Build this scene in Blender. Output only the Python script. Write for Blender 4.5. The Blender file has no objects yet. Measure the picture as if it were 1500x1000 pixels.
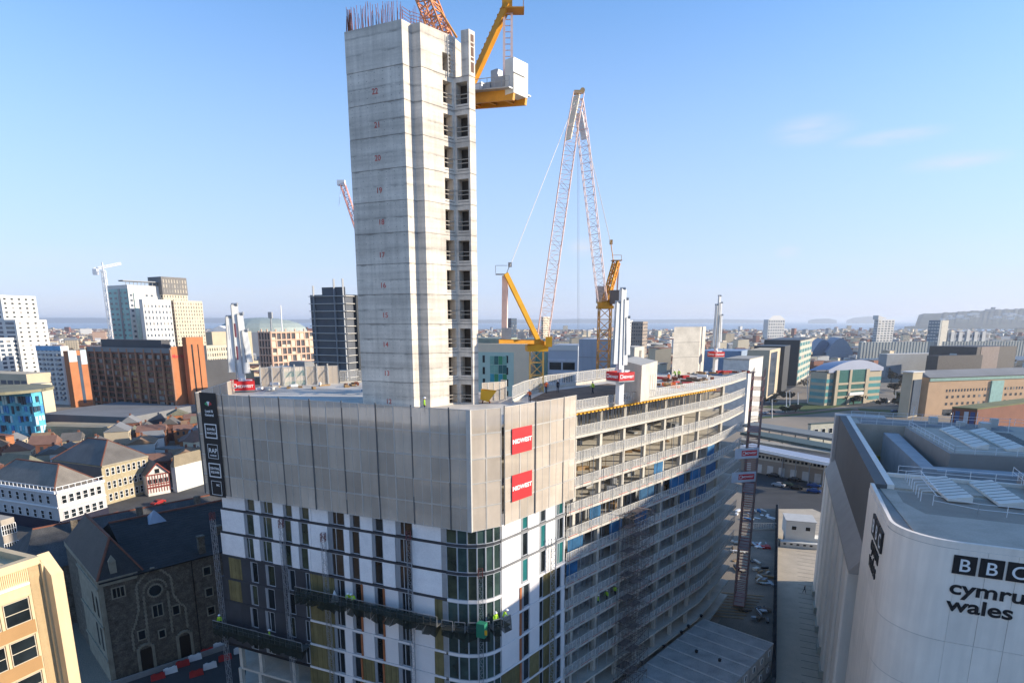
import bpy, bmesh, math, random
from mathutils import Vector as V, Matrix
R = math.radians
random.seed(7)
scene = bpy.context.scene
col = scene.collection

# ------------------------------------------------------------------ camera
F, CX, CY, H = 880.0, 750.0, 652.0, 55.0          # in pixels of the 1500 x 1000 photograph; H in metres
PT = math.atan(182.0 / 880.0)
SP, CP = math.sin(PT), math.cos(PT)
cd = bpy.data.cameras.new('camera'); cam = bpy.data.objects.new('camera', cd); col.objects.link(cam)
cd.sensor_width = 36; cd.lens = 36 * F / 1500; cd.shift_y = (CY - 500) / 1500
cd.clip_start = 0.5; cd.clip_end = 60000
cam.location = (0, 0, H); cam.rotation_euler = (math.pi / 2 - PT, 0, 0)
scene.camera = cam

# ------------------------------------------------------------------ light
SUN_AZ, SUN_EL = 93.0, 17.0
world = bpy.data.worlds.new('World'); scene.world = world; world.use_nodes = True
nt = world.node_tree; nt.nodes.clear()
def wn(t, **k):
    n = nt.nodes.new(t)
    for a, b in k.items(): setattr(n, a, b)
    return n
sky = wn('ShaderNodeTexSky', sky_type='NISHITA', sun_disc=False)
sky.sun_elevation = R(SUN_EL); sky.sun_rotation = R(SUN_AZ)
sky.altitude = 0; sky.air_density = 1.0; sky.dust_density = 0.3; sky.ozone_density = 2.5
bg = wn('ShaderNodeBackground'); bg.inputs[1].default_value = 0.145
wo = wn('ShaderNodeOutputWorld'); nt.links.new(bg.outputs[0], wo.inputs[0])
# thin clouds: a low bank over the sea and a few wisps higher up
tc = wn('ShaderNodeTexCoord'); sep = wn('ShaderNodeSeparateXYZ'); nt.links.new(tc.outputs['Generated'], sep.inputs[0])
def wmath(op, a, b=None, c=None):
    n = wn('ShaderNodeMath', operation=op)
    for i, x in enumerate((a, b, c)):
        if x is None: continue
        if isinstance(x, (int, float)): n.inputs[i].default_value = x
        else: nt.links.new(x, n.inputs[i])
    return n.outputs[0]
def wramp(x, a, b):
    n = wn('ShaderNodeMapRange', interpolation_type='SMOOTHSTEP'); nt.links.new(x, n.inputs[0])
    n.inputs[1].default_value = a; n.inputs[2].default_value = b; return n.outputs[0]
mp = wn('ShaderNodeMapping'); mp.inputs['Scale'].default_value = (2.2, 2.2, 13); mp.inputs['Location'].default_value = (0.3, 0.1, 0.0); nt.links.new(tc.outputs['Generated'], mp.inputs[0])
nz = wn('ShaderNodeTexNoise'); nz.inputs['Scale'].default_value = 2.2; nz.inputs['Detail'].default_value = 7; nz.inputs['Roughness'].default_value = 0.6
nt.links.new(mp.outputs[0], nz.inputs['Vector'])
z = sep.outputs['Z']
bank = wmath('MULTIPLY', wramp(nz.outputs[0], 0.44, 0.64), wmath('MULTIPLY', wramp(z, -0.02, 0.01), wramp(z, 0.13, 0.03)))
az_ = wmath('ARCTAN2', sep.outputs['X'], sep.outputs['Y'])
wisp = None
for a0, e0, wa, we in ((24.6, 14.6, 3.2, 1.1), (30.5, 13.4, 4.0, .6), (34.6, 11.2, 3.4, .7), (6.5, 6.4, 1.6, 1.0), (23.8, 5.6, 1.2, .6)):   # three thin streaks and two scraps of cloud
    q1 = wmath('DIVIDE', wmath('SUBTRACT', az_, R(a0)), R(wa)); q2 = wmath('DIVIDE', wmath('SUBTRACT', z, math.sin(R(e0))), R(we))
    d = wmath('SQRT', wmath('ADD', wmath('MULTIPLY', q1, q1), wmath('MULTIPLY', q2, q2)))
    m_ = wmath('MULTIPLY', wramp(d, 1.25, 0.0), wramp(nz.outputs[0], 0.36, 0.62)); wisp = m_ if wisp is None else wmath('MAXIMUM', wisp, m_)
# sea haze: the sky pales evenly towards the horizon all the way round
pale = wmath('MULTIPLY', wramp(z, 0.58, -0.02), 0.86)
fac = wmath('MINIMUM', wmath('ADD', wmath('MULTIPLY', bank, 0.22), wmath('MULTIPLY', wisp, 0.6)), 0.8)
hs = wn('ShaderNodeHueSaturation'); hs.inputs['Saturation'].default_value = 1.25; hs.inputs['Value'].default_value = 1.2; nt.links.new(sky.outputs[0], hs.inputs['Color'])
mx0 = wn('ShaderNodeMixRGB'); nt.links.new(pale, mx0.inputs[0]); nt.links.new(hs.outputs[0], mx0.inputs[1]); mx0.inputs[2].default_value = (1.95, 2.7, 3.8, 1)
mx = wn('ShaderNodeMixRGB'); nt.links.new(fac, mx.inputs[0]); nt.links.new(mx0.outputs[0], mx.inputs[1]); mx.inputs[2].default_value = (2.9, 3.35, 3.5, 1)
tn = wn('ShaderNodeMixRGB', blend_type='MULTIPLY'); tn.inputs[0].default_value = 1; nt.links.new(mx.outputs[0], tn.inputs[1]); tn.inputs[2].default_value = (.88, .79, .82, 1); nt.links.new(tn.outputs[0], bg.inputs[0])
ld = bpy.data.lights.new('sun', 'SUN'); ld.energy = 3.6; ld.angle = R(0.5); ld.color = (1, 0.89, 0.73)
sun = bpy.data.objects.new('sun', ld); col.objects.link(sun)
tosun = V((math.sin(R(SUN_AZ)) * math.cos(R(SUN_EL)), math.cos(R(SUN_AZ)) * math.cos(R(SUN_EL)), math.sin(R(SUN_EL))))
sun.rotation_euler = (-tosun).to_track_quat('-Z', 'Y').to_euler(); sun.location = (60, 0, 120)
scene.view_settings.view_transform = 'Standard'; scene.view_settings.look = 'None'; scene.view_settings.gamma = 1
scene.view_settings.exposure = 1.12
scene.cycles.max_bounces = 6; scene.cycles.transparent_max_bounces = 16; scene.cycles.volume_bounces = 0
scene.cycles.use_denoising = True

# ------------------------------------------------------------------ photo geometry -> places
def ray(u, v): return V(((u - CX) / F, CP + SP * (CY - v) / F, -SP + CP * (CY - v) / F))
def atz(u, v, z=0.0):
    d = ray(u, v); t = (z - H) / d.z; return V((d.x * t, d.y * t, z))
def aty(u, v, y):
    d = ray(u, v); t = y / d.y; return V((d.x * t, y, H + d.z * t))

# ------------------------------------------------------------------ materials
MATS = {}
def lin(h):
    if not isinstance(h, str): return tuple(h)
    h = h.lstrip('#'); o = []
    for i in (0, 2, 4):
        x = int(h[i:i + 2], 16) / 255; o.append(x / 12.92 if x <= .04045 else ((x + .055) / 1.055) ** 2.4)
    return tuple(o)
def mat(name, colr, rough=.8, var=.14, scale=.5, metal=0.0, bump=0.0, streak=0.0, spec=.3, rnd=0.0, trans=0.0, band=None, fine=0.0, joint=None):
    if name in MATS: return MATS[name]
    m = bpy.data.materials.new(name); MATS[name] = m; m.use_nodes = True; t = m.node_tree; N = t.nodes; L = t.links
    b = N['Principled BSDF']; c = lin(colr)
    b.inputs['Roughness'].default_value = rough; b.inputs['Metallic'].default_value = metal; b.inputs['Specular IOR Level'].default_value = spec
    g = N.new('ShaderNodeNewGeometry')
    n1 = N.new('ShaderNodeTexNoise'); n1.inputs['Scale'].default_value = scale; n1.inputs['Detail'].default_value = 6; n1.inputs['Roughness'].default_value = .62
    L.new(g.outputs['Position'], n1.inputs['Vector'])
    def mul(a, k0, k1, f0=.3, f1=.7):
        r = N.new('ShaderNodeMapRange'); r.inputs[1].default_value = f0; r.inputs[2].default_value = f1; r.inputs[3].default_value = k0; r.inputs[4].default_value = k1
        L.new(a, r.inputs[0]); return r.outputs[0]
    f = mul(n1.outputs[0], 1 - var, 1 + var)
    def times(a, b_):
        n = N.new('ShaderNodeMath'); n.operation = 'MULTIPLY'; L.new(a, n.inputs[0]); L.new(b_, n.inputs[1]); return n.outputs[0]
    if streak:
        mp = N.new('ShaderNodeMapping'); mp.inputs['Scale'].default_value = (1.6, 1.6, .12); L.new(g.outputs['Position'], mp.inputs[0])
        n2 = N.new('ShaderNodeTexNoise'); n2.inputs['Scale'].default_value = 1.1; n2.inputs['Detail'].default_value = 5; L.new(mp.outputs[0], n2.inputs['Vector'])
        f = times(f, mul(n2.outputs[0], 1 - streak, 1 + streak))
    if band:                                            # irregular horizontal pour marks
        mp = N.new('ShaderNodeMapping'); mp.inputs['Scale'].default_value = (.06, .06, band); L.new(g.outputs['Position'], mp.inputs[0])
        n3 = N.new('ShaderNodeTexNoise'); n3.inputs['Scale'].default_value = 1; n3.inputs['Detail'].default_value = 4; n3.inputs['Roughness'].default_value = .65; L.new(mp.outputs[0], n3.inputs['Vector'])
        f = times(f, mul(n3.outputs[0], .74, 1.14))
    if joint:                                           # rough dark smears where one pour meets the next
        z0_, per = joint; sx = N.new('ShaderNodeSeparateXYZ'); L.new(g.outputs['Position'], sx.inputs[0])
        def mth(op, a, b_):
            n = N.new('ShaderNodeMath'); n.operation = op
            for i, x in enumerate((a, b_)):
                if isinstance(x, (int, float)): n.inputs[i].default_value = x
                elif x is not None: L.new(x, n.inputs[i])
            return n.outputs[0]
        mp = N.new('ShaderNodeMapping'); mp.inputs['Scale'].default_value = (.55, .55, 1.6); L.new(g.outputs['Position'], mp.inputs[0])
        n6 = N.new('ShaderNodeTexNoise'); n6.inputs['Scale'].default_value = 1.0; n6.inputs['Detail'].default_value = 7; n6.inputs['Roughness'].default_value = .7; L.new(mp.outputs[0], n6.inputs['Vector'])
        zz = mth('ADD', sx.outputs[2], mth('MULTIPLY', mth('SUBTRACT', n6.outputs[0], .5), .5))
        fr_ = mth('ABSOLUTE', mth('SUBTRACT', mth('FRACT', mth('ADD', mth('DIVIDE', mth('SUBTRACT', zz, z0_), per), .5), None), .5), None)
        near = N.new('ShaderNodeMapRange'); near.inputs[1].default_value = .11; near.inputs[2].default_value = .0; L.new(fr_, near.inputs[0])
        am = N.new('ShaderNodeMapRange'); am.inputs[1].default_value = .42; am.inputs[2].default_value = .66; am.inputs[4].default_value = .62; L.new(n6.outputs[0], am.inputs[0])
        f = times(f, mth('SUBTRACT', 1.0, mth('MULTIPLY', near.outputs[0], am.outputs[0])))
    if fine:
        n5 = N.new('ShaderNodeTexNoise'); n5.inputs['Scale'].default_value = 6; n5.inputs['Detail'].default_value = 4; L.new(g.outputs['Position'], n5.inputs['Vector'])
        f = times(f, mul(n5.outputs[0], 1 - fine, 1 + fine))
    if rnd:
        oi = N.new('ShaderNodeObjectInfo'); f = times(f, mul(oi.outputs['Random'], 1 - rnd, 1 + rnd, 0, 1))
    vm = N.new('ShaderNodeVectorMath'); vm.operation = 'SCALE'; vm.inputs[0].default_value = c; L.new(f, vm.inputs['Scale'])
    L.new(vm.outputs[0], b.inputs['Base Color'])
    if bump:
        bp = N.new('ShaderNodeBump'); bp.inputs['Strength'].default_value = bump; bp.inputs['Distance'].default_value = .05
        n4 = N.new('ShaderNodeTexNoise'); n4.inputs['Scale'].default_value = 5; n4.inputs['Detail'].default_value = 5; L.new(g.outputs['Position'], n4.inputs['Vector'])
        L.new(n4.outputs[0], bp.inputs['Height']); L.new(bp.outputs[0], b.inputs['Normal'])
    if trans:                                           # perforated sheet / netting: part of the light passes
        tr = N.new('ShaderNodeBsdfTransparent'); ms = N.new('ShaderNodeMixShader'); ms.inputs[0].default_value = 1 - trans
        L.new(tr.outputs[0], ms.inputs[1]); L.new(b.outputs[0], ms.inputs[2]); L.new(ms.outputs[0], N['Material Output'].inputs[0])
    return m
def glass(name, colr, rough=.08, var=.35, scale=.18, spec=.4):
    if name in MATS: return MATS[name]
    m = mat(name, colr, rough, var, scale, spec=spec, rnd=.45); b = m.node_tree.nodes['Principled BSDF']
    b.inputs['IOR'].default_value = 1.5
    return m

# ------------------------------------------------------------------ mesh helpers
class MB:
    def __init__(s): s.v = []; s.f = []; s.m = []
    def add(s, vs, fs, mi=0):
        k = len(s.v); s.v += [tuple(p) for p in vs]; s.f += [tuple(k + i for i in f) for f in fs]; s.m += [mi] * len(fs); return s
    def para(s, o, a, b, c, mi=0):
        o, a, b, c = V(o), V(a), V(b), V(c)
        if a.cross(b).dot(c) < 0: a, b = b, a
        p = [o, o + a, o + a + b, o + b]; p += [q + c for q in p]
        return s.add(p, [(3, 2, 1, 0), (4, 5, 6, 7), (0, 1, 5, 4), (1, 2, 6, 5), (2, 3, 7, 6), (3, 0, 4, 7)], mi)
    def box(s, c, sz, rz=0, mi=0):                      # c = centre of base
        ca, sa = math.cos(rz), math.sin(rz); a = V((ca, sa, 0)) * sz[0]; b = V((-sa, ca, 0)) * sz[1]
        return s.para(V(c) - a / 2 - b / 2, a, b, V((0, 0, sz[2])), mi)
    def prism(s, poly, z0, z1, mi=0):
        n = len(poly); area = sum(poly[i][0] * poly[(i + 1) % n][1] - poly[(i + 1) % n][0] * poly[i][1] for i in range(n))
        if area < 0: poly = poly[::-1]
        vs = [(p[0], p[1], z0) for p in poly] + [(p[0], p[1], z1) for p in poly]
        return s.add(vs, [tuple(range(n - 1, -1, -1)), tuple(range(n, 2 * n))] + [(i, (i + 1) % n, n + (i + 1) % n, n + i) for i in range(n)], mi)
    def bar(s, p, q, w, h=None, mi=0):
        p, q = V(p), V(q); d = q - p
        if d.length < 1e-6: return s
        dn = d.normalized(); r = dn.cross(V((0, 0, 1)))
        if r.length < 1e-3: r = V((1, 0, 0))
        r.normalize(); u = r.cross(dn); h = h or w
        return s.para(p - r * w / 2 - u * h / 2, r * w, u * h, d, mi)
    def tube(s, p, q, r0, r1=None, n=10, mi=0):
        p, q = V(p), V(q); r1 = r0 if r1 is None else r1; d = (q - p).normalized(); r = d.cross(V((0, 0, 1)))
        if r.length < 1e-3: r = V((1, 0, 0))
        r.normalize(); u = r.cross(d); vs = []
        for c, rr in ((p, r0), (q, r1)):
            for i in range(n): a = 2 * math.pi * i / n; vs.append(c + (r * math.cos(a) + u * math.sin(a)) * rr)
        return s.add(vs, [tuple(range(n))[::-1], tuple(range(n, 2 * n))] + [(i, (i + 1) % n, n + (i + 1) % n, n + i) for i in range(n)], mi)
    def quad(s, *p, mi=0): return s.add(p, [tuple(range(len(p)))], mi)
    def mesh(s, name, mats, off=(0, 0, 0)):
        me = bpy.data.meshes.new(name); o = V(off); me.from_pydata([tuple(V(p) - o) for p in s.v], [], s.f)
        if not isinstance(mats, (list, tuple)): mats = [mats]
        for m in mats: me.materials.append(m)
        if len(mats) > 1: me.polygons.foreach_set('material_index', s.m)
        me.update(); return me
    def build(s, name, mats, parent=None, kind=None):
        off = world_loc(parent) if parent else V((0, 0, 0))
        o = bpy.data.objects.new(name, s.mesh(name, mats, off)); col.objects.link(o); o.parent = parent
        if kind: o['kind'] = kind
        return o
def world_loc(o):
    p = V((0, 0, 0))
    while o: p += o.location; o = o.parent
    return p
def inst(name, me, parent, loc, rz=0, rx=0):
    o = bpy.data.objects.new(name, me); col.objects.link(o); o.parent = parent
    o.location = V(loc) - (world_loc(parent) if parent else V((0, 0, 0))); o.rotation_euler = (rx, 0, rz); return o
def tag(o, label, cat, group=None, kind=None):
    o['label'] = label; o['category'] = cat
    if group: o['group'] = group
    if kind: o['kind'] = kind
    return o
def thing(name, label, cat, loc, group=None):
    o = bpy.data.objects.new(name, None); col.objects.link(o); o.location = loc; o.empty_display_size = .5
    return tag(o, label, cat, group)
def struct(name, mb, mats):
    o = mb.build(name, mats); o['kind'] = 'structure'; return o
class Face:
    """a vertical wall plane: o = its left end as seen from outside, r = unit vector to the right, n = outward"""
    def __init__(s, o, e):
        s.o = V((o[0], o[1], 0)); e = V((e[0], e[1], 0)); s.len = (e - s.o).length; s.r = (e - s.o) / s.len; s.n = V((s.r.y, -s.r.x, 0)); s.rz = math.atan2(s.r.y, s.r.x)
    def P(s, x, z, out=0): return s.o + s.r * x + s.n * out + V((0, 0, z))
    def sx(s, u, z):                                     # distance along the wall of picture column u at height z
        k = (u - CX) / F
        return (k * (s.o.y * CP + (H - z) * SP) - s.o.x) / (s.r.x - k * s.r.y * CP)
    def zat(s, u, v):
        d = ray(u, v); t = s.o.dot(s.n) / d.dot(s.n); return H + d.z * t
    def box(s, mb, x0, x1, z0, z1, o0, o1, mi=0): return mb.para(s.P(x0, z0, o0), s.r * (x1 - x0), s.n * (o1 - o0), V((0, 0, z1 - z0)), mi)
CACHE = {}
def win_mesh(w, h, nx, ny, fw, fm, pm):
    k = ('w', round(w, 2), round(h, 2), nx, ny, fw, fm.name, pm.name)
    if k in CACHE: return CACHE[k]
    a = MB(); d = .09
    a.para((-w/2, -d, 0), (fw, 0, 0), (0, d, 0), (0, 0, h)); a.para((w/2 - fw, -d, 0), (fw, 0, 0), (0, d, 0), (0, 0, h))
    a.para((-w/2 + fw, -d, 0), (w - 2*fw, 0, 0), (0, d, 0), (0, 0, fw)); a.para((-w/2 + fw, -d, h - fw), (w - 2*fw, 0, 0), (0, d, 0), (0, 0, fw))
    for i in range(1, nx): a.para((-w/2 + w*i/nx - fw/2, -d*.8, fw), (fw, 0, 0), (0, d*.8, 0), (0, 0, h - 2*fw))
    for i in range(1, ny): a.para((-w/2 + fw, -d*.7, h*i/ny - fw/2), (w - 2*fw, 0, 0), (0, d*.7, 0), (0, 0, fw))
    g = MB(); g.para((-w/2 + fw*.5, -.03, fw*.5), (w - fw, 0, 0), (0, .02, 0), (0, 0, h - fw))
    CACHE[k] = (a.mesh('window', fm), g.mesh('pane', pm)); return CACHE[k]
def window(face, parent, x, z0, w, h, out=0, nx=1, ny=1, fw=.08, fm=None, pm=None, name='window'):
    a, g = win_mesh(w, h, nx, ny, fw, fm, pm)
    o = inst(name, a, parent, face.P(x, z0, out), face.rz); p = bpy.data.objects.new('pane', g); col.objects.link(p); p.parent = o; return o
def text(name, s, size, m, face, x, z, out, parent=None, align='LEFT', thick=.02, bold=0.0, sx=1.0):
    c = bpy.data.curves.new(name, 'FONT'); c.body = s; c.size = size; c.align_x = align; c.extrude = thick; c.offset = bold
    o = bpy.data.objects.new(name, c); col.objects.link(o)
    dg = bpy.context.evaluated_depsgraph_get(); me = bpy.data.meshes.new_from_object(o.evaluated_get(dg)); bpy.data.objects.remove(o)
    me.materials.clear(); me.materials.append(m)
    r = inst(name, me, parent, face.P(x, z, out), face.rz, math.pi/2); r.scale = (sx, 1, 1); return r
def grid_windows(parent, face, x0, x1, z0, z1, nx, ny, fx, fz, m, out=.04, name='window_grid', skip=None):
    a = MB(); dx = (x1 - x0)/nx; dz = (z1 - z0)/ny; rg_ = random.Random(int(abs(face.o.x*13 + face.o.y*7)) + nx)
    for i in range(nx):
        for j in range(ny):
            if skip and skip(i, j): continue
            face.box(a, x0 + dx*(i + .5 - fx/2), x0 + dx*(i + .5 + fx/2), z0 + dz*(j + .5 - fz/2), z0 + dz*(j + .5 + fz/2), -.1, out, 1 if rg_.random() < .16 else 0)
    return a.build(name, [m, mat('window_blind', (.24, .23, .21), .6, .3, .4)], parent, 'stuff')
def lattice(mb, p, q, w, n, t, up=V((0, 0, 1)), tri=False, mi=0, dg=.6):
    """square lattice boom from p to q: four chords, posts and diagonals"""
    p, q = V(p), V(q); d = (q - p); dn = d.normalized(); r = dn.cross(up)
    if r.length < .01: r = V((1, 0, 0))
    r.normalize(); u = r.cross(dn); cs = [(-1, -1), (1, -1), (1, 1), (-1, 1)]
    if tri: cs = [(-1, -1), (1, -1), (0, 1)]
    L = [[p + d*(i/n) + (r*a + u*b)*w/2 for i in range(n + 1)] for a, b in cs]; k = len(cs)
    for c in L: mb.bar(c[0], c[-1], t, mi=mi)
    for j in range(k):
        A, B = L[j], L[(j + 1) % k]
        for i in range(n):
            mb.bar(A[i], B[i], t*dg, mi=mi)
            if (i + j) % 2: mb.bar(A[i], B[i + 1], t*dg, mi=mi)
            else: mb.bar(B[i], A[i + 1], t*dg, mi=mi)
        mb.bar(A[n], B[n], t*dg, mi=mi)
# ================================================================== materials used by the site
CONC = mat('concrete_core', (.62, .56, .475), .9, .10, .35, bump=.25, streak=.12, band=1.0, fine=.05, joint=(44.55, 1.6775))
CONC2 = mat('concrete_slab', (.52, .48, .41), .9, .14, .5, bump=.2, fine=.08)
CONCD = mat('concrete_old_joint', (.21, .195, .175), .95, .3, 1.2)
DECKM = mat('deck_concrete', (.52, .48, .42), .9, .22, .22, bump=.2, fine=.15)
PLY = mat('plywood_formwork', (.17, .115, .075), .8, .35, .4, fine=.25)
STEELW = mat('galvanised_white', (.54, .515, .465), .55, .08, 1, metal=.0)
STEELG = mat('galvanised_grey', (.33, .34, .35), .5, .15, 1, metal=.3)
RUST = mat('rebar_rust', (.24, .085, .05), .85, .35, 2)
YEL = mat('crane_yellow', (.62, .27, .02), .5, .15, .6)
YEL2 = mat('crane_bright_yellow', (.70, .36, .02), .5, .12, .6)
PINK = mat('jib_faded_red', (.78, .56, .48), .6, .15, .5)
ORNG = mat('mast_orange', (.55, .27, .07), .6, .15, .5)
REDB = mat('banner_red', (.55, .025, .03), .6, .1, .6)
RED = mat('paint_red', (.45, .03, .03), .55, .2, .8)
WHT = mat('paint_white', (.78, .77, .75), .55, .06, .8)
BLK = mat('paint_black', (.012, .012, .014), .5, .2, .8)
DGREY = mat('dark_grey_board', (.045, .048, .056), .6, .18, .5, rnd=.12)
WPAN = mat('white_insulation_panel', (.80, .78, .76), .75, .07, .9, rnd=.06, fine=.05)
WPAN2 = mat('white_render_panel', (.76, .72, .69), .7, .05, .5, rnd=.05)
OLIVE = mat('mineral_wool', (.17, .14, .06), .95, .18, .9, rnd=.15, streak=.15)
WFRAME = mat('window_frame_grey', (.42, .44, .46), .45, .06, 1)
PANE = glass('pane_dark', (.014, .019, .022), .10, .6, .35, .28)
PANEG = glass('pane_yellow_green', (.05, .055, .03), .06, .7, .5, .8)
SCRF = mat('screen_frame', (.50, .48, .44), .5, .08, 1, metal=.2)
SCRM = mat('perforated_screen', (.62, .53, .43), .55, .16, .16, metal=.1, trans=.45, rnd=.13, streak=.06)
MESHW = mat('guard_mesh', (.70, .68, .64), .6, .06, 1, trans=.8)
NET = mat('dark_green_netting', (.012, .020, .015), .9, .5, 1.2, trans=.28)
BLUE = mat('blue_sheeting', (.018, .10, .21), .6, .35, .8, rnd=.35)
HIVIS = mat('hi_vis_yellow', (.42, .72, .04), .7, .08, 3)
ORV = mat('hi_vis_orange', (.85, .16, .03), .7, .08, 3)
NAVY = mat('dark_trousers', (.02, .022, .035), .8, .2, 3)
SKIN = mat('skin_tone', (.35, .2, .14), .6, .05, 5)
TIMBER = mat('timber', (.28, .18, .09), .8, .3, 1.2, rnd=.2)

# ================================================================== people
def make_person_mesh(pose, vest):
    J = {'pel': (0, 0, .95, .135, .10), 'wst': (0, 0, 1.12, .125, .09), 'chs': (0, -.01, 1.34, .155, .105), 'nck': (0, -.01, 1.50, .055, .055), 'hd': (0, -.03, 1.60, .085, .10), 'top': (0, -.03, 1.73, .075, .085)}
    if pose == 'lean':
        for k, dy in (('wst', -.05), ('chs', -.17), ('nck', -.27), ('hd', -.33), ('top', -.38)): a = J[k]; J[k] = (a[0], a[1] + dy, a[2] - abs(dy)*.25, a[3], a[4])
    E_ = [('pel', 'wst'), ('wst', 'chs'), ('chs', 'nck'), ('nck', 'hd'), ('hd', 'top')]
    for s in (-1, 1):
        n = 'l' if s < 0 else 'r'; st = {'stand': .02, 'walk': .26*s, 'lean': .12*s}[pose]
        J[n+'hip'] = (.10*s, 0, .90, .085, .085); J[n+'kne'] = (.11*s, -st*.55 - .02, .50, .060, .060); J[n+'ank'] = (.12*s, -st + .03, .09, .042, .042); J[n+'toe'] = (.13*s, -st - .12, .045, .045, .035)
        sh = J['chs']; J[n+'sho'] = (.19*s, sh[1], sh[2] + .07, .062, .062)
        if pose == 'stand': el = (.25*s, sh[1] + .02, 1.13); ha = (.23*s, sh[1] - .12, .90)
        elif pose == 'walk': el = (.25*s, sh[1] + .12*s, 1.14); ha = (.24*s, sh[1] + .14*s - .12, .94)
        else: el = (.27*s, sh[1] - .12, 1.12); ha = (.20*s, sh[1] - .34, 1.06)
        J[n+'elb'] = (*el, .047, .047); J[n+'wri'] = (*ha, .034, .034)
        hv = (V(ha) - V(el)).normalized()*.09; J[n+'han'] = (*(V(ha) + hv), .036, .026)
        E_ += [('pel', n+'hip'), (n+'hip', n+'kne'), (n+'kne', n+'ank'), (n+'ank', n+'toe'), ('chs', n+'sho'), (n+'sho', n+'elb'), (n+'elb', n+'wri'), (n+'wri', n+'han')]
    ks = list(J); me = bpy.data.meshes.new('person'); me.from_pydata([J[k][:3] for k in ks], [(ks.index(a), ks.index(b)) for a, b in E_], [])
    o = bpy.data.objects.new('person', me); col.objects.link(o)
    o.modifiers.new('s', 'SKIN'); sd = o.modifiers.new('d', 'SUBSURF'); sd.levels = 1; sd.render_levels = 1
    for i, k in enumerate(ks): me.skin_vertices[0].data[i].radius = J[k][3:5]; me.skin_vertices[0].data[i].use_root = (k == 'pel')
    dg = bpy.context.evaluated_depsgraph_get(); out = bpy.data.meshes.new_from_object(o.evaluated_get(dg)); bpy.data.objects.remove(o)
    out.materials.clear()
    for m in (NAVY, vest, SKIN, BLK): out.materials.append(m)
    for p in out.polygons:
        c = p.center; zc = c.z
        if zc < .11: p.material_index = 3
        elif zc < .96 and abs(c.x) < .19: p.material_index = 0
        elif zc > J['nck'][2] - .02 or (pose != 'lean' and zc < .92 and abs(c.x) > .19) or (pose == 'lean' and c.y < J['chs'][1] - .30 and zc < 1.2): p.material_index = 2
        else: p.material_index = 1
        p.use_smooth = True
    return out, J['top']
def hat_mesh():
    a = MB(); vs = []; n = 12
    for k, (r, zz) in enumerate([(.165, 0), (.135, .012), (.128, .06), (.10, .11), (.05, .14)]):
        vs += [(r*math.cos(2*math.pi*i/n), r*math.sin(2*math.pi*i/n)*1.12 - (.03 if k == 0 else 0), zz) for i in range(n)]
    fs = [(k*n + i, k*n + (i+1) % n, (k+1)*n + (i+1) % n, (k+1)*n + i) for k in range(4) for i in range(n)] + [tuple(range(4*n, 5*n)), tuple(range(n))[::-1]]
    a.add(vs, fs); m = a.mesh('hard_hat', WHT)
    for p in m.polygons: p.use_smooth = True
    return m
PERS = {}
def person(loc, rz, label, pose='stand', vest='y', hat=True, group=None):
    k = (pose, vest)
    if k not in PERS: PERS[k] = make_person_mesh(pose, {'y': HIVIS, 'o': ORV, 'd': NAVY}[vest])
    if 'hat' not in PERS: PERS['hat'] = hat_mesh()
    me, top = PERS[k]; o = inst('person', me, None, loc, rz); tag(o, label, 'person', group)
    if hat:
        h = bpy.data.objects.new('hard_hat', PERS['hat']); col.objects.link(h); h.parent = o; h.location = (top[0], top[1], top[2] - .07)
    return o

# ================================================================== the concrete core tower
T = [V(p).to_2d() for p in ((-18.2, 72.9), (-11.48, 70.0), (-10.66, 71.05), (-9.66, 70.65), (-6.55, 73.85), (-4.72, 73.06), (-4.1, 73.8), (-4.6, 77.2), (-14.6, 80.4))]
tower = thing('concrete_core_tower', 'tall raw concrete lift core rising high above the building site with red floor numbers', 'tower', (-11, 75, 44.8))
def lerp(a, b, t): return a + (b - a)*t
def perp(a, b):
    d = (b - a).normalized(); return V((-d.y, d.x))      # inward for a walk from left to right seen from outside
def notched(P, sc=0.0, open_=True):
    a, b, c = P[3], P[4], P[5]; pts = list(P[:4])
    if open_:
        n1 = perp(a, b)*2.6; n2 = perp(b, c)*1.4
        t0, t1 = lerp(a, b, .66), lerp(a, b, .95); pts += [t0, t0 + n1, t1 + n1, t1]
        s0, s1 = lerp(b, c, .16), lerp(b, c, .88); pts += [b, s0, s0 + n2, s1 + n2, s1]
    else: pts += [b]
    return pts + list(P[5:])
cent = V((-11, 74.8))
def inset(pts, d): return [p + (cent - p).normalized()*d for p in pts]
LV = [44.8 + 1.1 + 3.36*i for i in range(12)]            # pour joints: 45.9 ... up
LEVELS = []
zprev = 44.6
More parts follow.
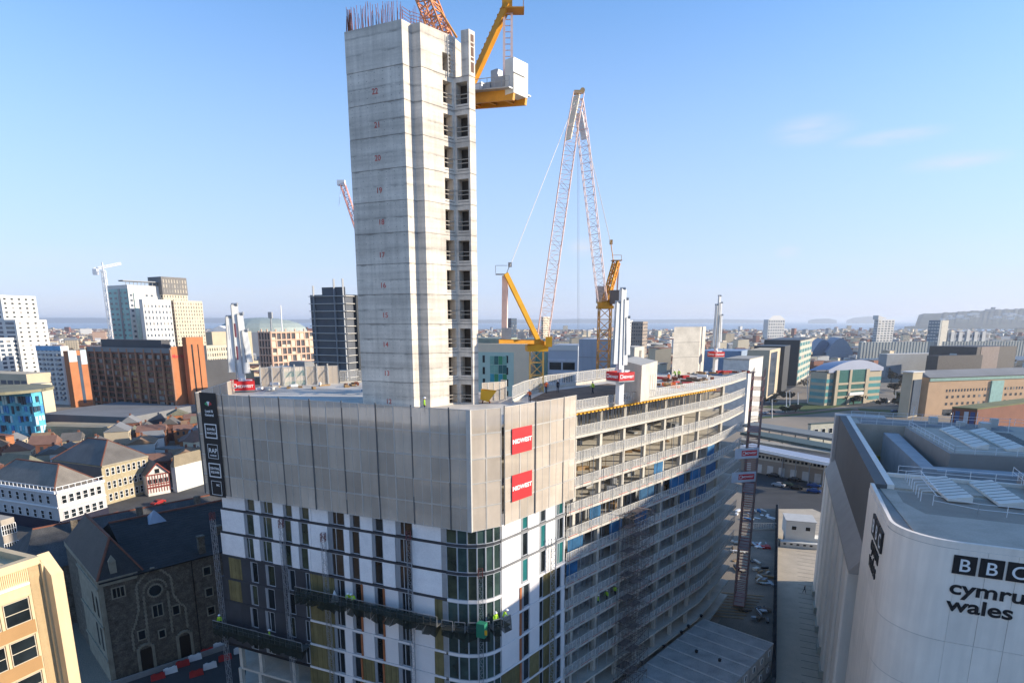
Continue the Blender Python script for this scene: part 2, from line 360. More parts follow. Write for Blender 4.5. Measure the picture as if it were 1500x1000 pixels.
for i in range(11):                                       # floors 12..22
    z0 = 44.6 + 3.355*i; z1 = z0 + 3.355
    rs = random.Random(i); ins = [.0, .012, .02][rs.randrange(3)]
    P = inset(T, ins)
    m = MB(); m.prism(P, z0, z0 + .55); m.prism(notched(P), z0 + .55, z0 + 2.80); m.prism(P, z0 + 2.80, z1 - .05)
    m.build('concrete_lift', CONC, tower)
    MB().prism(inset(T, .06), z1 - .05, z1).build('pour_joint', CONCD, tower)
    q = MB(); ftl = Face(T[0], T[1])
    for a_ in range(7):
        for zz_ in (.55, 1.35, 2.25, 3.0): ftl.box(q, ftl.len*(a_ + .5)/7 - .03, ftl.len*(a_ + .5)/7 + .03, z0 + zz_, z0 + zz_ + .06, -.05, .006)
    q.build('tie_holes', CONCD, tower, 'stuff')
    # two short slots and rails at the openings
    fa = Face(T[3], T[4]); fb = Face(T[4], T[5]); la, lb = fa.len, fb.len
    q = MB()
    for fc, x0, x1 in ((fa, la*.66, la*.97), (fb, lb*.18, lb*.9)):
        fc.box(q, x0, x1, z0 + .28, z0 + .36, -.1, .012)
    q.build('slot', CONCD, tower)
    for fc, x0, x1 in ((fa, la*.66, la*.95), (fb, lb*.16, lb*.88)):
        q = MB(); fc.box(q, x0 + .02, x1 - .02, z0 + .56, z0 + 2.79, -1.25, -1.1); q.build('shaft_shade_panel', mat('shaft_shade_dark', (.075, .06, .048), .9, .3, 1), tower)  # added backing; the shade of the unlit shaft is put into its dark colour
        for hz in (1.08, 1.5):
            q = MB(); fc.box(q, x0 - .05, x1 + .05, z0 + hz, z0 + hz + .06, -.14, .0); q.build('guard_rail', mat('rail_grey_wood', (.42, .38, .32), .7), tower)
ztop = 85.66; zb = 44.6 + 3.355*11                        # 81.5
P = T
m = MB()
body = [P[0], P[1], P[2], P[3], P[4], P[4] + perp(P[3], P[4])*.0 + V((.4, .9))*2.2, P[7] + V((-1.6, .6)), P[8]]
tall = list(P[:4]); n1 = perp(P[3], P[4])*2.6; t0, t1 = lerp(P[3], P[4], .66), lerp(P[3], P[4], .93); nb = [tall[0], tall[1], tall[2], tall[3], t0, t0 + n1, t1 + n1, t1] + body[4:]
m.prism(body, zb, zb + .4); m.prism(nb, zb + .4, zb + 2.2); m.prism(body, zb + 2.2, ztop)
m.build('concrete_lift', CONC, tower)
pier = [lerp(P[4], P[5], .52), P[5], P[6], P[6] + V((-.95, .45))]
fb = Face(P[5], P[6])
m = MB(); m.prism(pier, zb, ztop + .4); m.build('concrete_pier', CONC, tower)
q = MB()
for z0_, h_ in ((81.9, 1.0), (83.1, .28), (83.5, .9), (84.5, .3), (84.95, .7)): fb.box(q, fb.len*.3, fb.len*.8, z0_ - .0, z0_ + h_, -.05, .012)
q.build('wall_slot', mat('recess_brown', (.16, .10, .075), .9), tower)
# access scaffold in the top recess
q = MB(); fa = Face(P[3], P[4])
for x in (fa.len*.80, fa.len*1.03): q.tube(fa.P(x, zb - .2, .22), fa.P(x, ztop - .1, .22), .045)
for k in range(9): q.bar(fa.P(fa.len*.8, zb + .4*k + .2, .22), fa.P(fa.len*1.03, zb + .4*k + .2, .22), .05)
q.build('access_ladder', STEELW, tower)
# floor numbers
fl = Face(T[0], T[1])
for n in range(12, 23):
    text('floor_number', str(n), .82, RED if False else mat('stencil_red', (.52, .12, .10), .8, .3, 3), fl, fl.len*.50 + (.0 if n % 3 else .12), 44.6 + 3.355*(n - 12) + (.72 if n < 18 else .9), .012, tower, 'CENTER', .004, .012)
# reinforcement
rs = random.Random(3)
def bars(poly, step, hmin, hmax, nm, jitter=.12, th=.035):
    q = MB()
    for a, b in poly:
        L = (b - a).length; n = max(2, int(L/step))
        for i in range(n + 1):
            p = lerp(a, b, i/n) + V((rs.uniform(-jitter, jitter), rs.uniform(-jitter, jitter))); h = rs.uniform(hmin, hmax)
            q.bar((p.x, p.y, ztop - .05), (p.x + rs.uniform(-.12, .12), p.y + rs.uniform(-.1, .1), ztop + h), th)
    q.build(nm, RUST, tower, 'stuff')
Ti = inset(T, .35); Tj = inset(T, .8)
bars([(Ti[0], Ti[1]), (Tj[0], Tj[1])], .22, 1.0, 2.6, 'starter_bars')
bars([(Ti[0], lerp(Ti[0], Ti[1], .1))], .05, 1.2, 2.2, 'bar_bundle', .18, .06)
bars([(Ti[2], Ti[4]), (Tj[2], Tj[4])], .3, .8, 2.2, 'starter_bars')
q = MB()
for k in range(4):
    for a, b in ((Ti[1], Ti[2]), (Ti[2], Ti[4])): q.bar((a.x, a.y, ztop + .35 + .32*k), (b.x, b.y, ztop + .35 + .32*k - .1), .04)
q.build('link_bars', RUST, tower, 'stuff')

# ================================================================== the building on site: setting out
MC = V((-4.05, 55.55)); ML = V((-36.6, 69.25))                  # screen corner and left end
dl = (ML - MC).normalized()
MF = atz(734, 596, 46.9).to_2d(); MR0 = atz(737.6, 595.5, 46.9).to_2d(); MR = atz(844.4, 578, 46.9).to_2d()
drr = (MR - MR0).normalized(); nr = V((drr.y, -drr.x)); nl = V((-dl.y, dl.x))
if nl.y > 0: nl = -nl
INS = .75
FLo = ML - nl*INS - dl*1.6; FLe = MC - nl*INS                    # facade line, left wall
FRo = MR0 - nr*INS; FRe = MR - nr*INS
LW = Face(FLo, FLe)
RW = Face(FRo - drr*2, FRe + drr*.4)
FLOORS = [45.0 - 3.02*k for k in range(15)]                      # top surfaces, deck first
sL = LW.sx(654, 31.5); sR = RW.sx(733, 31.5); sE = RW.sx(829, 31.5)
pL = LW.P(sL, 0).to_2d(); pR = RW.P(sR, 0).to_2d()
# corner bay: an arc tangent to both walls
def inter(p, d, q, e):
    den = d.x*e.y - d.y*e.x; t = ((q.x - p.x)*e.y - (q.y - p.y)*e.x)/den; return p + d*t
r1, r2 = LW.r.to_2d(), RW.r.to_2d(); X = inter(pL, r1, pR, r2)
NB = 6
ARC = []
for i in range(NB + 1):
    t = i/NB; ARC.append(pL*(1-t)**2 + X*2*t*(1-t) + pR*t*t)
EDGE0 = RW.P(sE, 0).to_2d()
FAR1 = atz(1046, 566, 45).to_2d(); FAR2 = atz(1092, 552.5, 45).to_2d() + V((0, 0)); FAR3 = FAR2 + V((-13.5, 9.5))
MID = lerp(EDGE0, FAR1, .995)
FMID = lerp(FAR1, FAR2, .45) + V((.2, -.12))
BK = [FAR3, atz(890, 557, 45).to_2d(), atz(800, 570, 45).to_2d(), atz(757, 583, 45).to_2d() + V((-.5, 1.5)), V((-2.5, 82)), V((-10, 96)), atz(520, 558.5, 45).to_2d(), atz(338, 569, 45).to_2d()]
outline = [LW.P(0.05, 0).to_2d() - nl*.0] + ARC + [EDGE0, FAR1, FMID, FAR2] + BK
site = thing('construction_building', 'twelve storey building under construction with white panels, curved glass corner and open concrete floors', 'building', (2, 80, 0))
def shrink(poly, d):
    c = V((2, 82)); return [p + (c - p).normalized()*d for p in poly]
# floor plates
for k, zf in enumerate(FLOORS):
    MB().prism(shrink(outline, .30 if k else .12), zf - .30, zf).build('floor_slab', DECKM if k == 0 else CONC2, site)
# inner walls and cores below the deck so that the open floors end somewhere
core = MB()
for k in range(1, 15):
    zf = FLOORS[k]
    core.prism([V((-30, 75)), V((-6, 66)), V((2, 74)), V((-4, 80)), V((-24, 88))], zf, zf + 2.71)
core.build('inner_core', mat('block_wall', (.28, .27, .25), .9, .2, .4), site)
# columns
colm = MB().box((0, 0, 0), (.5, .5, 2.72)).mesh('column', CONC2)
ncol = 0
def columns(a, b, n, k, off, t0=.0, t1=1.0):
    d = (b - a).normalized(); nn = V((-d.y, d.x))
    for i in range(n):
        p = lerp(a, b, t0 + (t1 - t0)*(i + .5)/n) + nn*off
        inst('column', colm, site, (p.x, p.y, FLOORS[k]), math.atan2(d.y, d.x))
for k in range(1, 14):
    columns(EDGE0, FAR1, 7, k, 1.1)
    if k < 12: columns(EDGE0, FAR1, 6, k, 7.2)
    inst('column', colm, site, (FMID.x - 1.1, FMID.y + .5, FLOORS[k]), .6)
# props under the fresh top slab
q = MB(); rs = random.Random(5)
d_ = (FAR1 - EDGE0).normalized(); n_ = V((-d_.y, d_.x))
for row in range(5):
    for i in range(60):
        p = lerp(EDGE0, FAR1, (i + rs.random()*.6)/60) + n_*(.5 + row*1.5); q.bar((p.x, p.y, FLOORS[1]), (p.x, p.y, FLOORS[0] - .32), .07)
q.build('formwork_props', STEELG, site, 'stuff')
q = MB()
fE = Face(EDGE0, FAR1)
for i in range(48): fE.box(q, fE.len*i/48, fE.len*(i + .5)/48, FLOORS[0] - .48, FLOORS[0] - .31, -2.5, .55)
q.build('formwork_beams', YEL2, site, 'stuff')
for k in (1, 2, 3, 4):                                           # slab-edge props and stacked material on open floors
    q = MB()
    for i in range(40):
        p = lerp(EDGE0, FAR1, rs.random()) + n_*rs.uniform(2, 9); q.bar((p.x, p.y, FLOORS[k+1]), (p.x, p.y, FLOORS[k] - .3), .06)
        if i % 4 == 0: q.box((p.x, p.y, FLOORS[k+1]), (rs.uniform(.5, 2.2), rs.uniform(.4, 1), rs.uniform(.2, .9)), rs.random()*3)
    q.build('props_and_pallets', STEELG if k % 2 else TIMBER, site, 'stuff')

# ------------------------------------------------------------------ guard rails on the slab edges
def guard_mesh(L, full=True):
    key = ('g', round(L, 1), full)
    if key in CACHE: return CACHE[key]
    a = MB(); h = 1.15
    a.para((0, -.03, h - .06), (L, 0, 0), (0, .06, 0), (0, 0, .06)); a.para((0, -.03, .12), (L, 0, 0), (0, .05, 0), (0, 0, .05))
    for x in (.0, L*.25, L*.5, L*.75, L - .05): a.para((x, -.03, 0), (.05, 0, 0), (0, .05, 0), (0, 0, h))
    a.para((.06, -.005, .17), (L - .12, 0, 0), (0, .01, 0), (0, 0, h - .23), 1)
    a.para((0, -.05, -.30), (L, 0, 0), (0, .04, 0), (0, 0, .33), 2)
    CACHE[key] = a.mesh('guard_panel', [STEELW, MESHW, CONC2]); return CACHE[key]
ng = 0
def guard_run(a, b, zf, parent=site, out=.0, step=2.5):
    global ng
    f = Face(a, b); n = max(1, round(f.len/step)); L = f.len/n
    for i in range(n):
        inst('guard_panel', guard_mesh(L - .02), parent, f.P(i*L, zf, out), f.rz); ng += 1
TOE = mat('toe_board_red', (.42, .12, .10), .7, .3, 1.5)
for k in range(0, 12):
    zf = FLOORS[k]; st = 2.5 if k < 6 else 3.4
    guard_run(EDGE0, FAR1, zf, out=.10, step=st); guard_run(FAR1, FMID, zf, out=.10, step=4); guard_run(FMID, FAR2, zf, out=.10, step=4)
    if k in (1,):                                                # boarded landing at the turn
        pass
    q = MB(); f = Face(EDGE0, FAR1); rs2 = random.Random(k)
    x = .3
    while x < f.len - 1.5:
        w = rs2.uniform(.8, 2.4)
        if k > 2: f.box(q, x, x + w, zf + .04, zf + .13, .16, .175)
        x += w + rs2.uniform(.3, 2.6)
    if q.v: q.build('toe_boards', TOE, site, 'stuff')
# thin scaffold standards in front of the open floors
q = MB(); f = Face(EDGE0, FAR1); z0_ = FLOORS[11]
for i in range(17): q.bar(f.P(f.len*(i + .2)/17, FLOORS[12] + 1, .30), f.P(f.len*(i + .2)/17, FLOORS[2] + 1.4 - 3.0*(i % 3 == 0), .30), .05)
q.build('scaffold_standards', STEELG, site, 'stuff')
# blue weather sheets hung inside the lower floors, set out from the picture
sheet = {}
def blue(u0, u1, k, out=-.45):
    f = Face(EDGE0, FAR1); zc = FLOORS[k] + 1.4; x0, x1 = f.sx(u0, zc), f.sx(u1, zc)
    m = MB(); f.box(m, x0, x1, FLOORS[k] + .05, FLOORS[k] + 2.5, out - .03, out); m.build('weather_sheet', BLUE, site)
for a in ((868, 880, 5), (836, 858, 6), (834, 850, 7), (897, 915, 6), (1038, 1052, 5), (940, 962, 5), (985, 1006, 5), (1015, 1030, 5), (1000, 1014, 6), (934, 952, 6), (1024, 1038, 6), (962, 975, 4), (1040, 1050, 4), (872, 884, 5.0)): blue(a[0], a[1], int(a[2]))
# partition studs behind the edge on the lower floors
for k in range(5, 12):
    q = MB(); f = Face(EDGE0, FAR1); r3 = random.Random(k*3)
    for i in range(70):
        x = f.len*(i + r3.random())/70
        if r3.random() < .7: f.box(q, x, x + .09, FLOORS[k], FLOORS[k] + 2.7, -2.2, -2.1)
    for i in range(6):
        x = r3.uniform(0, f.len - 4)
        f.box(q, x, x + r3.uniform(1.5, 4), FLOORS[k], FLOORS[k] + 2.7, -2.6, -2.45)
    q.build('partition_studs', STEELG, site, 'stuff')

# ------------------------------------------------------------------ facade panels and windows
def facade_row(face, zf, zt, spec, pm, glassm, rec=.14, bandm=DGREY, orange=(), olive=()):
    """spec: picture columns where windows begin and end; panels fill the rest"""
    zc = (zf + zt)/2
    xs = [(face.sx(a, zc), face.sx(b, zc)) for a, b in spec['w']]
    x0, x1 = face.sx(spec['u0'], zc), face.sx(spec['u1'], zc)
    cur = x0
    for i, (a, b) in enumerate(xs + [(x1, x1)]):
        if a - cur > .12:
            pmm = OLIVE if i in olive else pm
            m = MB(); face.box(m, cur + .01, a - .01, zf + .16, zt - .16, -.22, .0); m.build('facade_panel', pmm, site)
            if pmm is OLIVE:
                q = MB(); nn = max(1, int((a - cur)/.6))
                for j in range(nn): face.box(q, cur + (a-cur)*(j + .45)/nn, cur + (a-cur)*(j + .55)/nn, zf + .17, zt - .17, .0, .03)
                q.build('batten', OLIVE, site, 'stuff')
        if b > a:
            window(face, site, (a + b)/2, zf + .20, b - a - .04, zt - zf - .38, -rec, nx=2 if b - a > 1.5 else 1, ny=1, fm=WFRAME, pm=glassm if not callable(glassm) else glassm(i))
            if b - a > .8:
                m = MB(); face.box(m, a + .02, a + (b - a)*.30, zf + .2, zt - .2, -.16, -.03); m.build('side_panel', mat('window_side_panel', (.26, .275, .29), .5, .06, 1), site)
            if i in orange:
                m = MB(); face.box(m, b - .10, b + .12, zf + .2, zt - .2, -.12, .10); m.build('orange_fin', mat('terracotta_fin', (.36, .12, .045), .7, .15, 1), site)
        cur = b
def band(face, u0, u1, zf, m, out=.05, th=.25):
    x0, x1 = face.sx(u0, zf), face.sx(u1, zf); q = MB(); face.box(q, x0, x1, zf - th/2, zf + th/2, -.3, out); q.build('floor_band', m, site)
ROWS = [(FLOORS[k+1], FLOORS[k]) for k in range(3, 13)]
WL = [(358, 372), (381, 399), (414, 427), (438, 452)]
WR = [(480, 504), (512, 527), (545, 561), (579, 604)]
for j, (zf, zt) in enumerate(ROWS):
    if j < 3:
        facade_row(LW, zf, zt, dict(u0=324.5, u1=455, w=WL), WPAN, lambda i: PANEG)
        facade_row(LW, zf, zt, dict(u0=455.3, u1=654, w=WR), WPAN, lambda i: PANE)
    else:
        if j < 7: facade_row(LW, zf, zt, dict(u0=326, u1=455, w=[(336, 336), (354, 354), (367, 378), (389, 403), (422, 433), (448, 454)]), DGREY, lambda i: PANEG if (i + j) % 3 == 0 else PANE, olive=(1,) if j < 5 else ())
        facade_row(LW, zf, zt, dict(u0=455.3, u1=654, w=[(490, 506), (517, 531), (549, 563), (584, 604), (637, 637)]), WPAN2, lambda i: PANE, bandm=WHT, orange=(1, 2), olive=(0, 5) if j < 6 else (0, 2, 3, 5))
    band(LW, 324 if j < 8 else 455, 455, zt, DGREY); band(LW, 455, 654, zt, DGREY if j < 4 else WPAN2)
band(LW, 324, 455, ROWS[6][0], DGREY)
# curved glazed corner
for j, (zf, zt) in enumerate(ROWS):
    for i in range(NB):
        f = Face(ARC[i], ARC[i+1])
        window(f, site, f.len/2, zf + .16, f.len - .01, zt - zf - .32, -.05, 1, 1, .06, WFRAME, PANEG if (j < 3 and i in (0, 2)) else glass('pane_green', (.035, .06, .052), .06, .6, .4, .8), 'bay_window')
        q = MB(); f.box(q, -.01, f.len + .01, zt - .15, zt + .15, -.25, .06); q.build('floor_band', DGREY if j < 3 else WPAN2, site)
    q = MB(); f = Face(ARC[0], ARC[1]); f.box(q, -.55, .0, zf + .2, zt - .2, -.1, .05); q.build('jamb_panel', STEELG, site)
# right wall
for j, (zf, zt) in enumerate(ROWS):
    if j < 3: facade_row(RW, zf, zt, dict(u0=735, u1=827, w=[(763, 774), (790, 800), (813, 826)]), WPAN, lambda i: PANE if (i + j) % 2 else glass('pane_teal', (.02, .13, .13)))
    else: facade_row(RW, zf, zt, dict(u0=735, u1=827, w=[(764, 776), (790, 796), (813, 822)]), WPAN2, lambda i: PANE, orange=(), olive=(2,) if j < 6 else (0, 1, 2))
    band(RW, 734, 828, zt, mat('grey_band', (.2, .2, .2), .7) if j < 3 else WPAN2)
    if 3 <= j < 7:
        q = MB(); x = RW.sx(763.4, (zf+zt)/2); RW.box(q, x - .3, x, zf + .2, zt - .2, -.12, .10); q.build('orange_fin', mat('terracotta_fin', (.36, .12, .045)), site)
# bare frame under the left platform
for k in (11, 12, 13):
    for u in (352, 381, 430):
        p = LW.P(LW.sx(u, FLOORS[k]), 0, -.5); inst('column', colm, site, (p.x, p.y, FLOORS[k]), LW.rz)

# ================================================================== perforated protection screens
scr = thing('protection_screen', 'grey perforated metal screens wrapping the top floors below the core tower', 'screen', (-4, 58, 34.9))
ROWH = 2.40; Z0 = 34.9
def screen_panel(L, h, nv):
    key = ('s', round(L, 2), nv)
    if key in CACHE: return CACHE[key]
    a = MB(); t = .055
    a.para((0, -.05, 0), (L, 0, 0), (0, .05, 0), (0, 0, t)); a.para((0, -.05, h - t), (L, 0, 0), (0, .05, 0), (0, 0, t))
    a.para((0, -.05, t), (t, 0, 0), (0, .05, 0), (0, 0, h - 2*t)); a.para((L - t, -.05, t), (t, 0, 0), (0, .05, 0), (0, 0, h - 2*t))
    for i in range(1, nv): a.para((L*i/nv - t*.3, -.035, t), (t*.6, 0, 0), (0, .03, 0), (0, 0, h - 2*t))
    a.para((t, -.02, t), (L - 2*t, 0, 0), (0, .015, 0), (0, 0, h - 2*t), 1)
    CACHE[key] = a.mesh('screen_panel', [SCRF, SCRM]); return CACHE[key]
POSTM = mat('screen_post', (.10, .10, .10), .6)
def screen_run(a, b, n, nv, top=0, posts=True, lean=0):
    f = Face(a, b); L = f.len/n
    for i in range(n):
        step = (.05 if (i//2) % 2 else 0)
        for j in range(5):
            rj = random.Random(i*7 + j + int(a.x*10)); o = inst('screen_panel', screen_panel(L - .015, ROWH - .02, nv), scr, f.P(i*L, Z0 + ROWH*j, step + rj.uniform(0, .03)), f.rz + rj.uniform(-.006, .006)); o.rotation_euler.x = rj.uniform(-.006, .006)
        if posts and i % 2 == 0:
            q = MB(); f.box(q, i*L - .06, i*L + .06, Z0, Z0 + 5*ROWH + .12, .06, .13); q.build('screen_post', POSTM, scr)
    return f
SLF = screen_run(ML, MC, 17, 2)
screen_run(MC + V((.12, -.02)), MF, 2, 1, posts=False)
q = MB(); q.box((MC.x, MC.y, Z0), (.45, .3, 5*ROWH), LW.rz); q.build('corner_strip', SCRF, scr)
SRF = screen_run(MR0, MR, 5, 2)
# return screen on the short left end, and the lit screens along the back of the deck
screen_run(ML + V((-2.6, 15.5)), ML + V((-.1, .15)), 5, 2, posts=False)
bscr = thing('back_screen', 'see-through grey mesh screens along the back edge of the concrete deck', 'screen', (-30, 98, 45))
bf = Face(atz(383, 566, 45).to_2d(), atz(497, 562, 45).to_2d())
nb_ = 7
for i in range(nb_):
    L = bf.len/nb_; inst('screen_panel', screen_panel(L - .05, ROWH - .02, 2), bscr, bf.P(i*L, 45, 0), bf.rz).scale = (1, 1, 1.25)
    q = MB(); bf.box(q, i*L - .1, i*L + .1, 45, 48.3, .03, .2); q.build('screen_post', SCRF, bscr)
    q = MB(); q.bar(bf.P(i*L, 47.6, .15), bf.P(i*L, 45.05, 1.5), .09); q.build('screen_brace', SCRF, bscr)
bf2 = Face(atz(706, 588, 45).to_2d(), atz(741, 585, 45).to_2d())
bs2 = thing('back_screen', 'weathered grey mesh screens between core tower and yellow crane mast', 'screen', (0, 76, 45))
for i in range(4):
    L = bf2.len/4; inst('screen_panel', screen_panel(L - .04, ROWH - .02, 1), bs2, bf2.P(i*L, 45, 0), bf2.rz)
q = MB(); bf2.box(q, bf2.len, bf2.len + .12, 45, 47.5, -1.2, .05); q.build('screen_post', SCRF, bs2)
# red name boards on the right-hand screens
for nm, v0, v1, lb in (('upper', 626, 661, 'upper red square name board in white letters on the mesh screen'), ('lower', 693, 729, 'lower red square name board in white letters on the mesh screen')):
    zc = SRF.zat(762, (v0 + v1)/2); x0, x1 = SRF.sx(748.5, zc), SRF.sx(777.5, zc); z1 = SRF.zat(762, v0 - 1); z0 = SRF.zat(762, v1 + 1)
    s = MB(); SRF.box(s, x0, x1, z0, z1, .14, .17); o = s.build('name_board', REDB); tag(o, lb, 'sign', 'red name boards on the screens')
    t = text('lettering', 'MIDWEST', .62, WHT, SRF, (x0+x1)/2, (z0+z1)/2 - .25, .172, o, 'CENTER', .004, .02); t.scale = ((x1-x0)*.96/max(.1, t.dimensions.x), 1, 1)
# black tall banner on the left end
x0 = SLF.sx(301, 41); x1 = SLF.sx(325, 41)
s = MB(); SLF.box(s, x0, x1, Z0 - .2, Z0 + 5*ROWH + .1, .14, .18); ban = s.build('vertical_banner', BLK)
tag(ban, 'tall black banner of white boxed lettering on the end of the mesh screens', 'banner')
xc = (x0+x1)/2; bw = (x1-x0)*.72
def frame(mb, f, x0, x1, z0, z1, t, out): 
    f.box(mb, x0, x1, z0, z0 + t, out, out + .012); f.box(mb, x0, x1, z1 - t, z1, out, out + .012); f.box(mb, x0, x0 + t, z0 + t, z1 - t, out, out + .012); f.box(mb, x1 - t, x1, z0 + t, z1 - t, out, out + .012)
q = MB()
for zc, t in ((42.55, .12), (40.15, .05), (37.9, .12), (35.75, .05)): frame(q, SLF, xc - bw/2*(1 if t > .1 else .85), xc + bw/2*(1 if t > .1 else .85), zc - .85, zc + .85, t, .182)
q.build('box_outline', WHT, ban)
for s_, sz, zc in (('Legal &', .42, 44.75), ('General', .42, 44.3), ('SGWÂR', .36, 42.65), ('CANOLOG', .36, 42.2), ('RAP', .75, 40.0), ('INTERIORS', .2, 39.6), ('CENTRAL', .36, 38.0), ('SQUARE', .36, 37.55), ('MC', .36, 36.0)):
    text('lettering', s_, sz, WHT, SLF, xc + (.25 if s_ == 'MC' else 0), zc, .184, ban, 'CENTER', .004, .008)
q = MB()
for i, mm in enumerate(((RED), (WHT), (mat('logo_green', (.05, .3, .12), .6)))):
    q = MB(); c = SLF.P(xc, 45.45, .184); pts = [c]
    for k in range(5): a = R(25 + i*45 + k*11); pts.append(c + SLF.r*math.cos(a)*.62 + V((0, 0, math.sin(a)*.55)))
    q.quad(*pts); q.build('logo_segment', mm, ban)
# ================================================================== mast climbing work platforms with dark netting
def mast(parent, p, z0, z1, red=.9):
    m = MB(); lattice(m, (p.x, p.y, z0), (p.x, p.y, z1), .45, int((z1 - z0)/.8), .035); m.build('mast', STEELG, parent)
    m = MB(); lattice(m, (p.x, p.y, z1), (p.x, p.y, z1 + red), .46, 2, .05); m.build('mast_top', mat('mast_red', (.17, .05, .045), .7), parent)
def climber(label, pts, z, h, masts):
    """pts: 2-D path along the facade, seen from outside left to right"""
    root = thing('mast_climber', label, 'work platform', (pts[0].x, pts[0].y, z), 'mast climbing platforms on the facade')
    dk, nt_, rl = MB(), MB(), MB()
    for a, b in zip(pts, pts[1:]):
        f = Face(a, b); f.box(dk, 0, f.len, z, z + .10, .15, 1.5)
        n = max(1, int(f.len/.8)); rs = random.Random(int(a.x*10))
        for i in range(n):
            x0, x1 = f.len*i/n, f.len*(i+1)/n; o0, o1 = 1.52 + rs.uniform(-.03, .2), 1.52 + rs.uniform(-.03, .2); zb0, zb1 = z - rs.uniform(.3, 1.0), z - rs.uniform(.3, 1.0)
            nt_.quad(f.P(x0, zb0, o0 + .1), f.P(x1, zb1, o1 + .1), f.P(x1, z + h*.55, o1), f.P(x0, z + h*.55, o0)); nt_.quad(f.P(x0, z + h*.55, o0), f.P(x1, z + h*.55, o1), f.P(x1, z + h, 1.5), f.P(x0, z + h, 1.5))
            nt_.quad(f.P(x0, zb0, o0 + .1), f.P(x1, zb1, o1 + .1), f.P(x1, z - .1, .3), f.P(x0, z - .1, .3))
        for hz in (h*.5, h): f.box(rl, 0, f.len, z + hz, z + hz + .06, 1.46, 1.5)
        for i in range(n + 1): x = f.len*i/n; f.box(rl, x - .03, x + .03, z + .1, z + h, 1.44, 1.48)
        for i in range(n*2): x = f.len*(i + .3)/n/2; f.box(rl, x, x + .25, z + h + .02, z + h + .05, .25, 1.4) if False else None
    dk.build('platform_deck', mat('platform_boards', (.10, .10, .09), .8, .3, 1), root); nt_.build('debris_netting', NET, root); rl.build('handrail', STEELG, root)
    for p, z0, z1 in masts: mast(root, p, z0, z1)
    return root
def lw(u, z, out=0): return LW.P(LW.sx(u, z), 0, out).to_2d()
def rw(u, z, out=0): return RW.P(RW.sx(u, z), 0, out).to_2d()
climber('dark netted work platform across the grey panelled facade above bare concrete columns', [lw(326, 18.2), lw(455, 18.2)], 17.5, 1.1, [(lw(332, 18, .5), 8, 31.5), (lw(430, 18, .5), 8, 32.0)])
arcpts = [ARC[0], ARC[1], ARC[2], ARC[3], ARC[4], ARC[5], ARC[6]]
climber('long dark netted work platform below the white insulation panels', [lw(445, 25.5), lw(650, 25.5)], 24.4, 1.15, [(lw(483, 25, .5), 8, 31.2), (lw(606, 25, .5), 8, 33.0)])
cl3 = climber('curved dark netted work platform wrapping the glazed corner', arcpts, 24.2, 1.15, [((ARC[3] + V((.35, -.5))), 8, 29.8)])
m = MB(); c = ARC[3] + V((.5, -1.7)); m.box((c.x, c.y, 24.0), (.9, .7, 1.5), LW.rz); m.build('drive_unit', mat('drive_green', (.02, .18, .10), .6), cl3)
m = MB(); c = ARC[3] + V((.75, -2.1)); m.box((c.x, c.y, 24.4), (.6, .1, .5), LW.rz); m.build('warning_plate', YEL2, cl3)
mr = thing('climber_mast', 'tall grey lattice mast with pink netting standing against white panels by the open floors', 'mast', (rw(803, 20, .6).x, rw(803, 20, .6).y, 6))
p_ = rw(803, 20, .6); m = MB(); lattice(m, (p_.x, p_.y, 6), (p_.x, p_.y, 31), .55, 34, .055); m.build('mast', STEELG, mr)
for pp, rz, lb in ((LW.P(LW.sx(521, 25), 24.5, 1.1), LW.rz + .4, 'man in yellow vest and white hat on long netted platform, nearer the dust sheet'), (LW.P(LW.sx(530, 25), 24.5, 1.15), LW.rz - .6, 'man in yellow vest on long netted platform, further from the dust sheet'),
                   (LW.P(LW.sx(333, 18), 17.6, 1.1), .3, 'worker in yellow jacket at the end of the lower netted platform towards the chapel'), (LW.P(LW.sx(405, 18), 17.3, 1.1), 2, 'worker in yellow jacket crouched low beside dark windows on the lower platform')):
    person(pp, rz, lb, 'lean' if 'dust sheet' in lb else 'stand')
for i, (u_, lb) in enumerate(((4.55, 'worker in yellow vest at corner platform, back turned, beside the drive unit'), (5.3, 'worker in yellow vest leaning at the end of the corner platform by the white panels'))):
    k = int(u_); p = lerp(ARC[k], ARC[k+1], u_ - k); f = Face(ARC[k], ARC[k+1]); person((p.x + f.n.x*1.1, p.y + f.n.y*1.1, 24.3), f.rz + 1.2*i, lb, 'lean' if i else 'stand')
m = MB(); c = LW.P(LW.sx(497, 25), 24.3, .8); m.add([c + V((0, 0, 1.5)), c + V((.5, -.4, .2)), c + V((-.4, -.5, .1)), c + V((-.5, .3, .2)), c + V((.4, .4, .15))], [(0, 2, 1), (0, 3, 2), (0, 4, 3), (0, 1, 4), (1, 2, 3, 4)]); o = m.build('dust_sheet', WHT); tag(o, 'crumpled white dust sheet heaped on the long netted platform', 'sheet')

